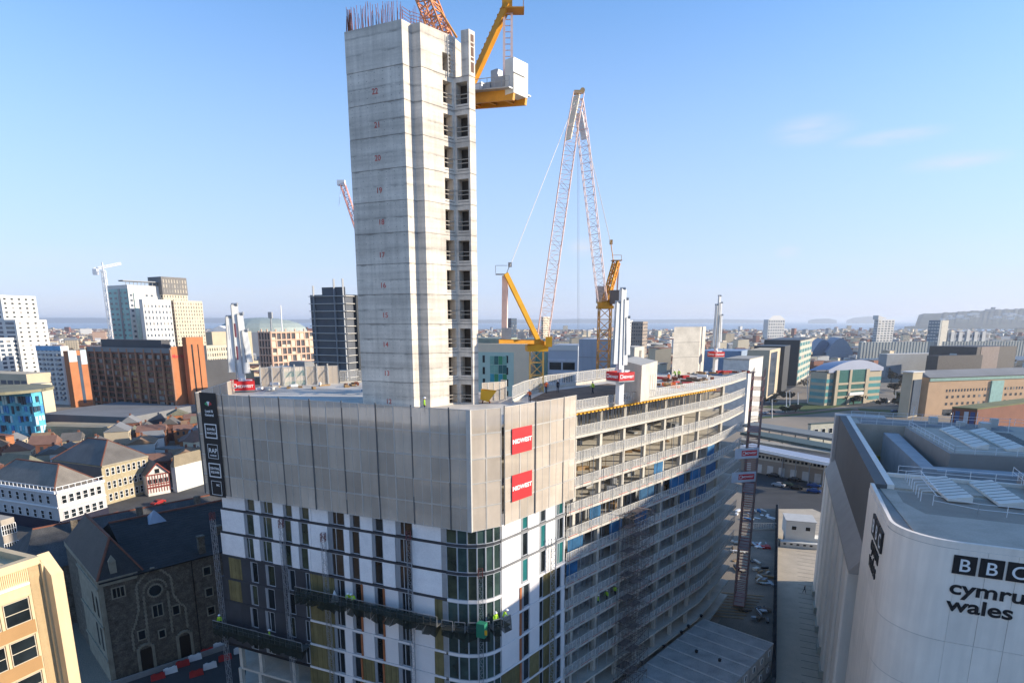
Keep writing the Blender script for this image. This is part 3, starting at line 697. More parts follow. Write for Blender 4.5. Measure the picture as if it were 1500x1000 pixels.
# ================================================================== concrete placing booms
def boom(px, label, hcol, s, rz, red=True, hk=1.0, wd=1.0, wk=1.0):
    p = V(px); root = thing('placing_boom', label, 'concrete pump', p, 'concrete placing booms on the deck')
    ax = lambda x, y, z: p + V((math.cos(rz)*x - math.sin(rz)*y, math.sin(rz)*x + math.cos(rz)*y, z))*s
    m = MB(); m.box(p, (.9*s, .9*s, hcol), rz); m.build('column', WHT, root)
    b = p + V((0, 0, hcol))
    m = MB(); m.box(b - V((0, 0, .15)), (3.0*s, 3.0*s, .12), rz); m.build('platform', STEELG, root)
    for i in range(4):
        a = rz + i*math.pi/2; r = V((math.cos(a), math.sin(a), 0)); f = Face((b - r*1.5*s + V((r.y, -r.x, 0))*1.5*s), (b + r*1.5*s + V((r.y, -r.x, 0))*1.5*s))
        m = MB(); f.box(m, 0.01, f.len - .01, b.z, b.z + 1.25*s, -.03, .03); sk = m.build('name_skirt', REDB, root)
        if i in (0, 1, 3): t = text('lettering', 'MIDWEST', .50*s, WHT, f, f.len*.58, b.z + .38*s, .034, sk, 'CENTER', .003, .015)
        m = MB(); frame(m, f, f.len*.07, f.len*.07 + .55*s, b.z + .34*s, b.z + .9*s, .1*s, .034); m.build('skirt_logo', WHT, sk)
    q = V((0, 0, hcol)); cz = b + V((0, 0, .1))
    m = MB(); m.tube(cz, cz + V((0, 0, 1.5*s)), .55*s, .45*s, 14); m.box(cz + V((math.cos(rz)*.9, math.sin(rz)*.9, .3))*1.0, (.9*s, .7*s, .9*s), rz); m.build('slew_turret', WHT, root)
    # folded sections standing upright
    hs = [9.8*s*hk, 8.2*s*hk, 8.6*s*hk, 6.4*s*hk]; lat = [-.1, -1.15*wd, .7*wd, 1.25*wd]
    for i, (hh, lx) in enumerate(zip(hs, lat)):
        base = cz + V((math.cos(rz)*lx*s, math.sin(rz)*lx*s, (1.4 + (.0, .9, .7, 2.2)[i])*s)); top = cz + V((math.cos(rz)*lx*s*.8, math.sin(rz)*lx*s*.8, 1.4*s + hh))
        m = MB(); w = (.46, .40, .36, .3)[i]*s*wk; m.bar(base, top, w*.45, w*1.2)
        for sx_ in (-1, 1): m.bar(base + V((math.cos(rz), math.sin(rz), 0))*sx_*w*.8, top + V((math.cos(rz), math.sin(rz), 0))*sx_*w*.5, .10*s)
        for kk in range(14): c1 = base.lerp(top, kk/13); m.bar(c1 - V((math.cos(rz), math.sin(rz), 0))*w*.7, c1 + V((math.cos(rz), math.sin(rz), 0))*w*.7, .06*s)
        m.build('boom_section', mat('boom_pale_grey', (.72, .72, .70), .5, .08), root)
        m = MB(); m.tube(top + V((-.4*s, 0, .1)), top + V((.4*s, 0, .1)), .2*s, .2*s, 12); m.build('pivot', STEELG, root)
        m = MB(); o_ = V((-.28*s, -.42*s, 0)); m.tube(base + o_, top + o_, .085*s, n=8); m.tube(top + o_, top - o_ + V((0, 0, .3*s)), .085*s, n=8); m.build('delivery_pipe', STEELG, root)
    m = MB(); a_ = cz + V((math.cos(rz)*-.55*s, math.sin(rz)*-.55*s, 2.6*s)); m.tube(a_, a_ + V((0, 0, 4.6*s)), .13*s, n=8); m.build('ram', STEELW, root)
    if red:
        f = Face(cz + V((-.3*s, -.6*s, 0)), cz + V((.3*s, -.6*s, 0)))
        for zz in (4.0, 7.0):
            m = MB(); f.box(m, f.len*.25, f.len*.62, cz.z + zz*s, cz.z + (zz + 1.8)*s, .02, .04); m.build('red_decal', mat('decal_red', (.5, .12, .12), .6), root)
    return root
boom(atz(356, 573, 45) + V((0, 0, 0)), 'white folded placing boom on red skirt beside the black banner', .3, 1.05, R(25), True, 1.0, .95, 1.5)
boom(atz(907, 592, 45), 'white folded placing boom on red skirt in front of small concrete core', 3.0, .80, R(30), False, 1.2, 1.0, 1.9)
boom(atz(1047, 546, 45), 'white folded placing boom on red skirt next to the tall grey core block', 3.2, .75, R(20), False, 1.4, .9, 1.4)

# ================================================================== deck clutter, cores, rails
m = MB(); poly = [atz(u, v, 45).to_2d() for u, v in ((775, 586), (800, 574), (890, 562), (960, 572), (880, 594), (848, 597))]; m.prism(poly, 45.004, 45.05); o = m.build('formwork_deck', PLY); tag(o, 'brown plywood formwork sheet laid across the deck behind the mesh screens', 'formwork')
def block(name, label, cat, a, b, c, z0, z1, m_=CONC2, group=None):
    """a: far-left, b: near corner, c: far-right ground points (2-D)"""
    root = thing(name, label, cat, (b.x, b.y, z0), group); d = a + c - b
    MB().prism([a, b, c, d], z0, z1).build('wall', m_, root); return root
a_, b_, c_ = atz(906, 574, 45).to_2d(), atz(938, 589, 45).to_2d(), atz(961, 577, 45).to_2d()
k1 = block('concrete_core', 'small grey concrete lift core with a sunlit cream side on the deck', 'core', a_, b_, c_, 45, 49.6)
f = Face(b_, c_)
for t in (.55, .72, .88): q = MB(); f.box(q, f.len*t - .12, f.len*t + .12, 45.5, 48, -.2, .01); q.build('slot_opening', CONCD, k1)
a_, b_, c_ = atz(984, 549, 45).to_2d(), atz(1022, 547, 45).to_2d(), atz(1030, 544, 45).to_2d()
k2 = block('concrete_core', 'tall plain grey concrete core block with thin sunlit edge on the deck', 'core', a_, b_, c_, 45, 53.9)
f = Face(a_, b_)
for zz in (48.2, 51): q = MB(); f.box(q, 0, f.len, zz, zz + .06, 0, .01); q.build('pour_joint', CONCD, k2)
a_, b_, c_ = atz(912, 556, 45).to_2d(), atz(926, 560, 45).to_2d(), atz(941, 557, 45).to_2d()
k3 = block('concrete_core', 'slim cream concrete core with a tall doorway slot, standing behind the deck', 'core', a_ + V((1, 4)), b_ + V((1, 4)), c_ + V((1, 4)), 40, 50.6); f = Face(b_ + V((1, 4)), c_ + V((1, 4))); q = MB(); f.box(q, f.len*.45, f.len*.7, 46.5, 50, -.3, .02); q.build('slot_opening', CONCD, k3)
# rails round the back of the deck
rail = thing('edge_rail', 'white mesh guard rail curving along the back edge of the deck', 'railing', (10, 90, 45))
pts = [atz(750, 590, 45).to_2d(), atz(768, 581, 45).to_2d(), atz(800, 570.5, 45).to_2d(), atz(890, 557.5, 45).to_2d(), atz(905, 556, 45).to_2d()]
def lean_guard(parent, a, b, zf, step=2.5):
    f = Face(a, b); n = max(1, round(f.len/step)); L = f.len/n
    for i in range(n): inst('guard_panel', guard_mesh(L - .02), parent, f.P(i*L, zf, 0), f.rz).scale = (1, 1, 1.5)
for a, b in zip(pts, pts[1:]): lean_guard(rail, a, b, 45.4)
rail2 = thing('edge_rail', 'grey wire guard rail beside the core tower at the back of the deck', 'railing', (-25, 98, 45))
lean_guard(rail2, atz(498, 561, 45).to_2d(), atz(530, 560, 45).to_2d(), 45.3)
# left-over materials on the deck
rs = random.Random(11)
def junk(u, v, label, mm, n=10, sz=1.0, spread=2.2, group=None, name='material_pile', z=45.0):
    p = atz(u, v, z); root = thing(name, label, 'building material', p, group)
    for i in range(n):
        m = MB(); c = p + V((rs.uniform(-spread, spread), rs.uniform(-spread, spread), .02 + .12*(i % 3))); m.box(c, (rs.uniform(.4, 2.2)*sz, rs.uniform(.15, .8)*sz, rs.uniform(.1, .5)*sz), rs.random()*3.1)
        m.build('piece', mm[i % len(mm)], root)
junk(425, 569, 'pale timber and steel offcuts scattered below the back mesh screens', [TIMBER, STEELW, WHT], 14, .9, 4)
junk(560, 571, 'blue and grey formwork pieces stacked beside the core tower', [BLUE, STEELG, CONC2], 10, .9, 2.5)
junk(508, 566, 'brown timber offcuts beside the grey wire rail', [TIMBER, RUST], 8, .8, 1.5)
junk(1000, 558, 'red brown reinforcement and dark boards piled between the two concrete cores', [RUST, PLY, RED, PLY], 22, 1.1, 5)
junk(975, 566, 'orange bins and dark boards stacked next to the small core', [ORV, PLY, TIMBER], 10, .9, 2.4)
junk(1075, 546, 'rusty red bar bundles by the far end of the deck', [RUST, RED, STEELG], 14, 1.0, 3.5)
junk(1020, 549, 'white packing and timber in front of the tall grey core', [WHT, TIMBER, RUST], 12, .9, 3.5)
# far end: red access scaffold
sc_ = thing('scaffold_tower', 'red and grey access scaffold tower at the far end of the open floors', 'scaffold', (FAR2.x + 2, FAR2.y + 1, 0))
m = MB(); m2 = MB(); c0 = FAR2 + V((.7, -1.0)); e1 = V((.42, .90))*7.0; e2 = V((.90, -.42))*2.0
for i in range(5):
    for j in range(2):
        p = c0 + e1*(i/4) + e2*j; m.bar((p.x, p.y, 0), (p.x, p.y, 46.4 - (i % 2)*.6), .09)
for k in range(24):
    z = 1 + k*1.9
    for j in range(2):
        p = c0 + e2*j; q_ = p + e1; (m2 if k % 2 == 0 else m).bar((p.x, p.y, z), (q_.x, q_.y, z), .10)
    for i in range(5): p = c0 + e1*(i/4); q_ = p + e2; m2.bar((p.x, p.y, z), (q_.x, q_.y, z), .09)
    if k % 6 == 0:
        p = c0; m.add([(p.x, p.y, z), (p.x + e1.x, p.y + e1.y, z), (p.x + e1.x + e2.x, p.y + e1.y + e2.y, z), (p.x + e2.x, p.y + e2.y, z)], [(0, 1, 2, 3)])
m.build('standards', mat('scaffold_grey', (.24, .17, .15), .7, .2, 1), sc_, 'stuff'); m2.build('ledgers', mat('scaffold_red', (.36, .10, .085), .6, .25, 1), sc_, 'stuff')
for nm, u0, u1, v0, v1, lb in (('a', 1077, 1111, 657, 672, 'upper white hoarding with a red name plate projecting from the scaffold'), ('b', 1072, 1107, 692, 707, 'lower white hoarding with a red name plate projecting from the scaffold')):
    pa = aty(u0, v0, 97.5); pb = aty(u1, v0 + 3, 98.5); f = Face(pa.to_2d(), pb.to_2d()); h = 1.75
    m = MB(); f.box(m, 0, f.len, pa.z - h, pa.z, 0, .08); o = m.build('hoarding_sign', mat('hoarding_white', (.5, .52, .55), .6)); tag(o, lb, 'sign', 'name hoardings on the scaffold')
    m = MB(); f.box(m, f.len*.28, f.len*.93, pa.z - h*.75, pa.z - h*.22, .08, .10); pl = m.build('name_plate', REDB, o); text('lettering', 'MIDWEST', .5, WHT, f, f.len*.66, pa.z - h*.58, .102, pl, 'CENTER', .003, .01)
    m = MB(); frame(m, f, f.len*.32, f.len*.32 + .5, pa.z - h*.66, pa.z - h*.32, .08, .10); m.build('plate_logo', WHT, pl)
# scaffold stair tower in front of the open floors
st = thing('stair_tower', 'dark cluttered scaffold stair tower standing against the open floors', 'scaffold', (14, 72, 0))
fE = Face(EDGE0, FAR1); m = MB(); x0, x1 = fE.sx(899, 20), fE.sx(930, 20)
for i in range(6):
    for o_ in (.5, 1.6, 2.6): m.bar(fE.P(x0 + (x1 - x0)*i/5, 3, o_), fE.P(x0 + (x1 - x0)*i/5, 30.5, o_), .05)
rs = random.Random(4)
for k in range(17):
    z = 3.4 + k*1.68
    for o_ in (.5, 1.6, 2.6): m.bar(fE.P(x0, z, o_), fE.P(x1, z, o_), .045)
    for i in range(6): m.bar(fE.P(x0 + (x1-x0)*i/5, z, .5), fE.P(x0 + (x1-x0)*i/5, z, 2.6), .045)
    m.bar(fE.P(x0, z, 2.6), fE.P(x1, z + 1.68, 2.6), .05) if k % 2 else m.bar(fE.P(x1, z, 2.6), fE.P(x0, z + 1.68, 2.6), .05)
    m.para(fE.P(x0 + (x1-x0)*(.1 if k % 2 else .5), z, .6), fE.r*(x1-x0)*.4, fE.n*.9, V((0, 0, .06)))
m.build('tubes_and_boards', mat('scaffold_brown', (.16, .125, .11), .8, .3, 1), st, 'stuff')
for u, v, lb in ((884, 890, 'worker in yellow vest walking beside the scaffold stair tower'), (897, 893, 'worker in yellow vest beside the scaffold stair, middle of three'), (909, 895, 'worker in yellow vest beside the scaffold stair, furthest from the white panels')):
    k = 9; p = fE.P(fE.sx(u, FLOORS[k] + .5), FLOORS[k] + .02, -.9); person(p, u*.3, lb, 'walk')
# people on the deck
for u, v, pose, vest, lb in ((622, 605, 'stand', 'y', 'worker in yellow vest and white hat at the foot of the core tower'), (800, 576, 'walk', 'o', 'worker in yellow top and orange trousers by the yellow crane mast'), (817, 575, 'stand', 'd', 'worker in dark clothes standing on the brown formwork'),
                             (868, 577, 'walk', 'y', 'worker in yellow vest striding over brown formwork towards the red skirt'), (776, 590, 'lean', 'o', 'worker in orange jacket bending near the mesh screens'), (979, 562, 'stand', 'o', 'worker in orange jacket between the two concrete cores'),
                             (989, 556, 'lean', 'y', 'worker in yellow jacket leaning before the tall grey core'), (994, 556, 'stand', 'y', 'worker in yellow jacket standing upright before the tall grey core')):
    p = atz(u, v, 45.06); person(p, u*1.7, lb, pose, vest)
m = MB(); p = atz(712, 590, 45); m.box(p, (1.2, 1.2, .15), .3); sk = thing('concrete_skip', 'yellow tilting concrete skip beside the foot of the core tower', 'skip', p)
m = MB(); m.add([p + V(q_) for q_ in ((-.7, -.5, .5), (.3, -.5, .2), (1.3, -.5, 1.5), (-.6, -.5, 1.7), (-.7, .7, .5), (.3, .7, .2), (1.3, .7, 1.5), (-.6, .7, 1.7))], [(0, 1, 2, 3), (7, 6, 5, 4), (0, 4, 5, 1), (1, 5, 6, 2), (3, 7, 4, 0)]); m.build('tub', YEL2, sk)
m = MB()
for dx in (-.5, .5): m.bar(p + V((dx, -.5, 0)), p + V((dx*.4, .1, .6)), .09); m.bar(p + V((dx, .6, 0)), p + V((dx*.4, .1, .6)), .09)
m.build('stand', RUST, sk)

# ================================================================== tower cranes
def rope(mb, a, b, t=.05): mb.bar(a, b, t)
# crane with bright A-frame standing behind the deck
D = 87.0
def A_(u, v, dy=0): return aty(u, v, D + dy)
ca = thing('tower_crane', 'yellow luffing tower crane with slanting bright yellow frame behind the plywood deck', 'crane', (A_(786, 580).x, D, 0))
m = MB(); b0 = A_(786, 512); lattice(m, (b0.x, D, 0), (b0.x, D, b0.z), 1.9, 28, .17, dg=.6); m.build('mast', mat('mast_cream', (.62, .40, .12), .6, .15, .5), ca)
m = MB(); m.box((b0.x, D, b0.z - .2), (3.0, 2.6, .9), .1); m.tube((b0.x, D, b0.z + .7), (b0.x, D, b0.z + 1.2), 1.3, n=16); m.build('slew_ring', YEL2, ca)
m = MB(); pa, pb = A_(795, 501), A_(731, 500, -3); m.bar(pa + V((0, .9, 0)), pb + V((0, .9, 0)), .25, .5); m.bar(pa - V((0, .9, 0)), pb - V((0, .9, 0)), .25, .5); m.add([pa + V((0, .9, .3)), pb + V((0, .9, .3)), pb + V((0, -.9, .3)), pa + V((0, -.9, .3))], [(0, 1, 2, 3)]); m.build('counter_jib', YEL, ca)
m = MB(); c = A_(742, 492, -2.5); m.box((c.x, c.y, c.z - .4), (1.3, 1.5, 1.5)); m.box((c.x + 2.0, c.y, c.z - .4), (1.0, 1.2, .9)); m.build('counterweight', STEELG, ca)
m = MB()
for s in (-.7, .7): m.bar(A_(793, 508) + V((0, s, 0)), A_(741, 401, -2) + V((0, s, 0)), .38, .62)
for t in (.2, .4, .6, .8): c = A_(793, 508).lerp(A_(741, 401, -2), t); m.bar(c - V((0, .7, 0)), c + V((0, .7, 0)), .2)
m.build('a_frame', YEL2, ca)
m = MB(); c = A_(741, 400, -2); m.box((c.x - .6, c.y, c.z - .2), (1.6, 1.4, .08)); m.bar((c.x - 1.4, c.y, c.z), (c.x - 1.4, c.y, c.z + 1), .06); m.bar((c.x - 1.4, c.y, c.z + 1), (c.x + .2, c.y, c.z + 1), .06); m.bar((c.x + .1, c.y, c.z), A_(747, 388, -2), .10); m.box(A_(747, 391, -2), (.5, .4, .6)); m.build('head_platform', STEELG, ca)
m = MB(); m.bar(A_(740, 404, -2), A_(739, 496, -2.5), .75, .5); m.build('back_stay', PINK, ca)
m = MB(); c = A_(797, 497); m.box((c.x + .6, c.y - 1.2, c.z - 1), (.9, 1.1, 1.4)); m.build('cab', YEL2, ca)
m = MB(); lattice(m, A_(795, 495), A_(838, 190, 6), 1.6, 22, .08, up=V((0, 1, 0)), dg=.55); lattice(m, A_(838, 190, 6), A_(847, 140, 7), 1.5, 4, .08, up=V((0, 1, 0)), dg=.55); m.build('jib', PINK, ca)
m = MB(); m.bar(A_(832, 205, 6), A_(845, 140, 7), 1.25, .15); m.build('jib_head_panel', mat('panel_cream', (.75, .68, .5), .6), ca)
m = MB(); c = A_(850, 136, 7); m.box(c - V((.4, 0, .2)), (1.0, .7, .45)); m.tube(c + V((.3, -.3, .25)), c + V((.3, .3, .25)), .34, n=12); m.build('jib_sheave', mat('sheave_tan', (.55, .36, .16), .6), ca)
m = MB()
for s in (-.3, .3): rope(m, A_(747, 390, -2) + V((0, s, 0)), A_(845, 142, 7) + V((0, s, 0)), .045)
rope(m, A_(848, 142, 7), aty(848, 545, D + 7), .035); m.build('ropes', STEELW, ca)
# second crane further back
D2 = 112.0
def B_(u, v, dy=0): return aty(u, v, D2 + dy)
cb = thing('tower_crane', 'orange luffing tower crane with lattice mast between the placing boom and grey block', 'crane', (B_(887, 555).x, D2, 0))
m = MB(); b0 = B_(886, 452); lattice(m, (b0.x, D2, 0), (b0.x, D2, b0.z), 2.1, 30, .2, dg=.6); m.build('mast', ORNG, cb)
m = MB(); m.box((b0.x, D2, b0.z), (2.8, 2.8, .5)); m.tube((b0.x, D2, b0.z + .5), (b0.x, D2, b0.z + 1.1), 1.4, n=16); m.box((b0.x + .3, D2 + 2, b0.z + 1.0), (2.2, 5, .6), .05); m.build('slew_platform', YEL, cb)
m = MB(); m.box((b0.x + 1.5, D2 - 1, b0.z + .8), (1.6, 1.5, 2.4)); m.build('cab', mat('cab_dark', (.12, .10, .09), .5), cb)
m = MB(); m.box((b0.x + .3, D2 + 5, b0.z + 1.2), (2.4, 1.2, 3.0)); m.build('counterweight', STEELG, cb)
m = MB(); lattice(m, B_(886, 446), B_(903, 384, 4), 1.0, 9, .2, dg=.6); m.bar(B_(890, 447), B_(904, 384, 4), .35); m.build('a_frame', YEL, cb)
m = MB(); c = B_(903, 382, 4); m.box(c, (1.9, 1.6, .1)); m.bar(c + V((-.6, 0, .1)), B_(895, 357, 3), .12); m.box(B_(895, 358, 3), (.5, .5, .8)); m.bar(c + V((.9, 0, 0)), c + V((.9, 0, 1)), .07); m.bar(c + V((-.9, 0, 1)), c + V((.9, 0, 1)), .07); m.build('head_platform', ORNG, cb)
m = MB(); m.bar(B_(906, 386, 4), B_(903, 445, 5), .28); m.build('back_stay', PINK, cb)
m = MB(); lattice(m, B_(882, 440, -2), B_(853, 190, -6), 1.6, 22, .085, up=V((0, 1, 0)), dg=.55); lattice(m, B_(853, 190, -6), B_(847, 146, -7), 1.4, 4, .11, up=V((0, 1, 0)), dg=.55); m.build('jib', PINK, cb)
m = MB(); m.bar(B_(856, 205, -6), B_(849, 165, -7), 1.1, .15); m.build('jib_head_panel', WHT, cb)
m = MB()
for s in (-.3, .3): rope(m, B_(895, 358, 3) + V((0, s, 0)), B_(848, 150, -7) + V((0, s, 0)), .045)
rope(m, B_(846, 150, -7), aty(846, 560, D2 - 7), .035); m.build('ropes', STEELW, cb)
# crane behind the core tower
D3 = 83.0
def C_(u, v, dy=0): return aty(u, v, D3 + dy)
cc = thing('tower_crane', 'orange luffing tower crane with white counterweight behind the core tower top', 'crane', (C_(672, 590).x, D3, 0))
b0 = C_(672, 160); m = MB(); lattice(m, (b0.x, D3, 0), (b0.x, D3, b0.z), 2.0, 44, .2); m.build('mast', YEL, cc)
m = MB(); m.box((b0.x, D3, b0.z), (3.2, 3, 1.2)); m.build('slew_platform', YEL, cc)
pa, pb = C_(680, 150), C_(762, 143, -6); d = (pb - pa).normalized(); r = d.cross(V((0, 0, 1))).normalized()
m = MB()
for s in (-1.1, 1.1): m.bar(pa + r*s, pb + r*s, .35, 1.1)
for t in (.2, .5, .8): c = pa.lerp(pb, t); m.bar(c - r*1.1, c + r*1.1, .3, .8)
m.build('counter_jib', YEL, cc)
m = MB(); a, b = pa + V((0, 0, .7)), pb + V((0, 0, .7)); m.add([a + r*2.0, a - r*2.0, b - r*2.0, b + r*2.0], [(0, 1, 2, 3)]); m.para(a - r*2.0, (b - a), r*4.0, V((0, 0, -.14))); m.build('walkway', STEELG, cc)
q = MB()
for i in range(9): c = a.lerp(b, i/8) + r*1.95; q.bar(c, c + V((0, 0, 1.1)), .06)
q.bar(a + r*1.95 + V((0, 0, 1.1)), b + r*1.95 + V((0, 0, 1.1)), .06); q.bar(a + r*1.95 + V((0, 0, .6)), b + r*1.95 + V((0, 0, .6)), .05); q.build('handrail', STEELG, cc)
for t, sz, mm in ((.30, (1.6, 1.2, 1.1), WHT), (.48, (1.2, 1.3, 1.0), STEELG), (.60, (1.0, 1.0, 2.4), STEELG), (.72, (1.6, 1.4, 1.5), STEELG)):
    m = MB(); c = a.lerp(b, t); m.box(c + V((0, 0, .02)), sz, math.atan2(d.y, d.x)); m.build('winch_box', mm, cc)
m = MB(); c = a.lerp(b, .94); m.box(c - V((0, 0, .6)), (1.3, 2.6, 3.7), math.atan2(d.y, d.x)); cw = m.build('counterweight', mat('counterweight_cream', (.62, .60, .54), .8, .08), cc)
m = MB(); c2 = c + d*.75 + r*.4; m.box(c2 + V((0, 0, 1.6)), (.15, 2.2, 1.4), math.atan2(d.y, d.x)); m.build('sign_board', WHT, cc)
m = MB()
for s in (-.6, .6): m.bar(C_(690, 125) + V((0, s, 0)), C_(743, 8, -3) + V((0, s, 0)), .38, .75)
for t in [i/14 for i in range(1, 14)]: c = C_(690, 125).lerp(C_(743, 8, -3), t); m.bar(c - V((.55, 0, -.28)), c + V((.0, 0, .0)), .16); m.bar(c - V((0, .6, 0)), c + V((0, .6, 0)), .2)
m.build('a_frame', YEL, cc)
m = MB(); c = C_(743, 10, -3); m.box(c - V((0, 0, .4)), (1.2, 1.4, 2.0)); m.box(c + V((.9, 0, -.5)), (2.2, 1.8, .12)); m.bar(c + V((1.9, -.8, -.4)), c + V((1.9, -.8, .7)), .06); m.bar(c + V((1.9, .8, -.4)), c + V((1.9, .8, .7)), .06); m.bar(c + V((1.9, -.8, .7)), c + V((1.9, .8, .7)), .06); m.build('head_platform', YEL, cc)
m = MB()
for s in (-.45, .45): m.bar(C_(744, 20, -3) + V((s, 0, 0)), C_(744, 128, -5) + V((s, 0, 0)), .28)
for i in range(12): c = C_(744, 20, -3).lerp(C_(744, 128, -5), i/12); m.bar(c - V((.45, 0, 0)), c + V((.45, 0, 0)), .08)
m.build('back_stay', PINK, cc)
m = MB(); lattice(m, C_(668, 110, 1), C_(602, -60, 5), 1.9, 14, .19, dg=.6); m.build('jib', mat('jib_orange', (.60, .24, .10), .6), cc)
m = MB(); m.bar(C_(743, 0, -3), C_(560, -150, 8), .05); m.bar(C_(669, 55, 1), C_(622, -20, 5), .22); m.build('ropes', ORNG, cc)

# far crane whose jib end shows beside the core tower
D4 = 260.0
p = aty(532, 470, D4); cd_ = thing('tower_crane', 'small far crane with a pale red jib end showing beside the core tower', 'crane', (p.x, p.y, 0))
m = MB(); t = aty(536, 372, D4); lattice(m, (t.x, D4, 0), t, 2.0, 30, .25); m.build('mast', PINK, cd_)
m = MB(); lattice(m, t, aty(502, 270, D4 + 6), 1.9, 12, .28, up=V((0, 1, 0))); m.build('jib', mat('jib_pale_red', (.62, .30, .25), .6), cd_)
m = MB(); c = aty(500, 268, D4 + 6); m.box(c - V((0, 0, 1)), (3.2, 2, 2.0)); m.bar(c, c + V((-1.5, 0, -9)), .12); m.build('jib_head', WHT, cd_)
# ================================================================== ground and streets
GND = mat('city_ground', (.25, .205, .155), .95, .4, .012, fine=.3)
ASPH = mat('asphalt', (.055, .056, .058), .9, .2, .15, fine=.15)
PAVE = mat('paving_stone', (.50, .42, .315), .85, .12, .3, fine=.12)
SITEG = mat('site_dirt', (.21, .17, .13), .95, .35, .12, fine=.3)
GRASS = mat('grass', (.075, .10, .03), .95, .3, .15, fine=.25)
VERGE = mat('brick_paving_red', (.24, .13, .09), .9, .2, .2)
LINE = mat('road_paint', (.6, .6, .58), .7)
def sheet_(name, pts, z, m):
    q = MB(); n = len(pts); ar = sum(pts[i][0]*pts[(i+1) % n][1] - pts[(i+1) % n][0]*pts[i][1] for i in range(n))
    if ar < 0: pts = pts[::-1]
    q.quad(*[(p[0], p[1], z) for p in pts]); return struct(name, q, m)
def G(u, v): return atz(u, v, 0).to_2d()
SHORE = 4300
sheet_('ground', [(-9000, -300), (9000, -300), (9000, 3600), (3300, 3500), (1200, 3900), (-900, SHORE), (-9000, 5200)], 0, GND)
sheet_('sea', [(-30000, 2500), (30000, 2500), (45000, 45000), (-45000, 45000)], -1.5, mat('sea_water', (.22, .27, .32), .35, .15, .0012, spec=.5))
sheet_('plaza', [(30, 60), (40.4, 83), (82, 177), (96, 176), (120, 120), (60, 20), (26, 40)], .008, PAVE)
# paving courses on the plaza
q = MB(); d = V((.41, .912)); n_ = V((.912, -.41)); o_ = V((38, 72))
for i in range(46):
    a = o_ + d*(i*2.3) + n_*1.5; b = a + n_*12; q.quad((a.x, a.y, .013), (b.x, b.y, .013), (b.x + d.x*.16, b.y + d.y*.16, .013), (a.x + d.x*.16, a.y + d.y*.16, .013))
o = q.build('paving_joint_lines', mat('paving_dark', (.17, .155, .14), .9, .2, .5)); o['kind'] = 'structure'
sheet_('site_ground', [(8, 58), (38, 50), (42, 66), (82, 165), (78, 180), (48, 116), (20, 78)], .006, SITEG)
# street on the left between chapel and building
sheet_('street', [(-120, 20), (-40, 20), (-38, 66), (-42, 88), (-10, 140), (-24, 150), (-60, 103), (-62, 84)], .01, ASPH)
sheet_('old_town_street', [(-190, 116), (-64, 108), (-40, 150), (-60, 215), (-150, 260), (-210, 240)], .011, mat('old_asphalt', (.085, .082, .078), .9, .25, .12, fine=.2))
# roads on the right
def road(name, pts, w, z=.012, m=ASPH):
    P_ = [V(p) for p in pts]; L_, R_ = [], []
    for i, p in enumerate(P_):
        t = (P_[min(i+1, len(P_)-1)] - P_[max(i-1, 0)]).normalized(); nn = V((-t.y, t.x)); L_.append(p + nn*w/2); R_.append(p - nn*w/2)
    q = MB()
    for i in range(len(P_) - 1): q.quad((R_[i].x, R_[i].y, z), (R_[i+1].x, R_[i+1].y, z), (L_[i+1].x, L_[i+1].y, z), (L_[i].x, L_[i].y, z))
    return struct(name, q, m)
road('road', [G(1060, 600), G(1110, 585), G(1160, 560), G(1195, 530), G(1215, 505)], 16)
road('road', [G(1080, 590), G(1150, 592), G(1300, 592), G(1420, 598), G(1560, 615)], 18, .016)
road('pavement', [G(1085, 606), G(1150, 606), G(1240, 600), G(1400, 604), G(1500, 612)], 8, .10, VERGE)
road('grass_verge', [G(1100, 613), G(1180, 606), G(1250, 599)], 5, .112, GRASS)
road('grass_verge', [G(1258, 600), G(1340, 604), G(1410, 603)], 14, .115, GRASS)
sheet_('car_park', [G(1090, 745), G(1085, 690), G(1110, 690), G(1225, 712), G(1250, 770), G(1190, 745)], .02, ASPH)
sheet_('grass_verge', [G(1110, 596), G(1170, 590), G(1240, 594), G(1180, 603)], .106, GRASS)

# ================================================================== broadcaster's building on the right
BW = mat('pale_stone_cladding', (.83, .735, .625), .7, .06, .25, streak=.06, rnd=.05)
BD = mat('dark_cladding', (.12, .115, .11), .7, .06, .3)
BG = mat('zinc_grey', (.33, .295, .26), .6, .08, .4, metal=.15)
BRF = mat('roof_membrane', (.46, .385, .30), .7, .16, .3, fine=.08)
SKYL = mat('skylight_panel', (.76, .70, .60), .7, .1, .5)
ZR = 36.7
W0 = Face((66.2, 120.7), (34.1, 49.7)); wr, wn_ = W0.r, W0.n             # long side, far end first
fr = V((.911, -.412, 0)); front_o = V((34.1, 49.7, 0))
bbc = thing('office_building', 'pale stone office building with rounded corner and large black and white wall letters', 'building', (50, 60, 0))
Ltot = W0.len
rad = 4.6
def bb(s, t): p = W0.o + wr*s + (-wn_)*t; return V((p.x, p.y))            # s along the side, t into the building
corner = []
for i in range(13):
    a = math.pi/2*i/12; corner.append(bb(Ltot - rad + rad*math.sin(a), rad - rad*math.cos(a) - .5))
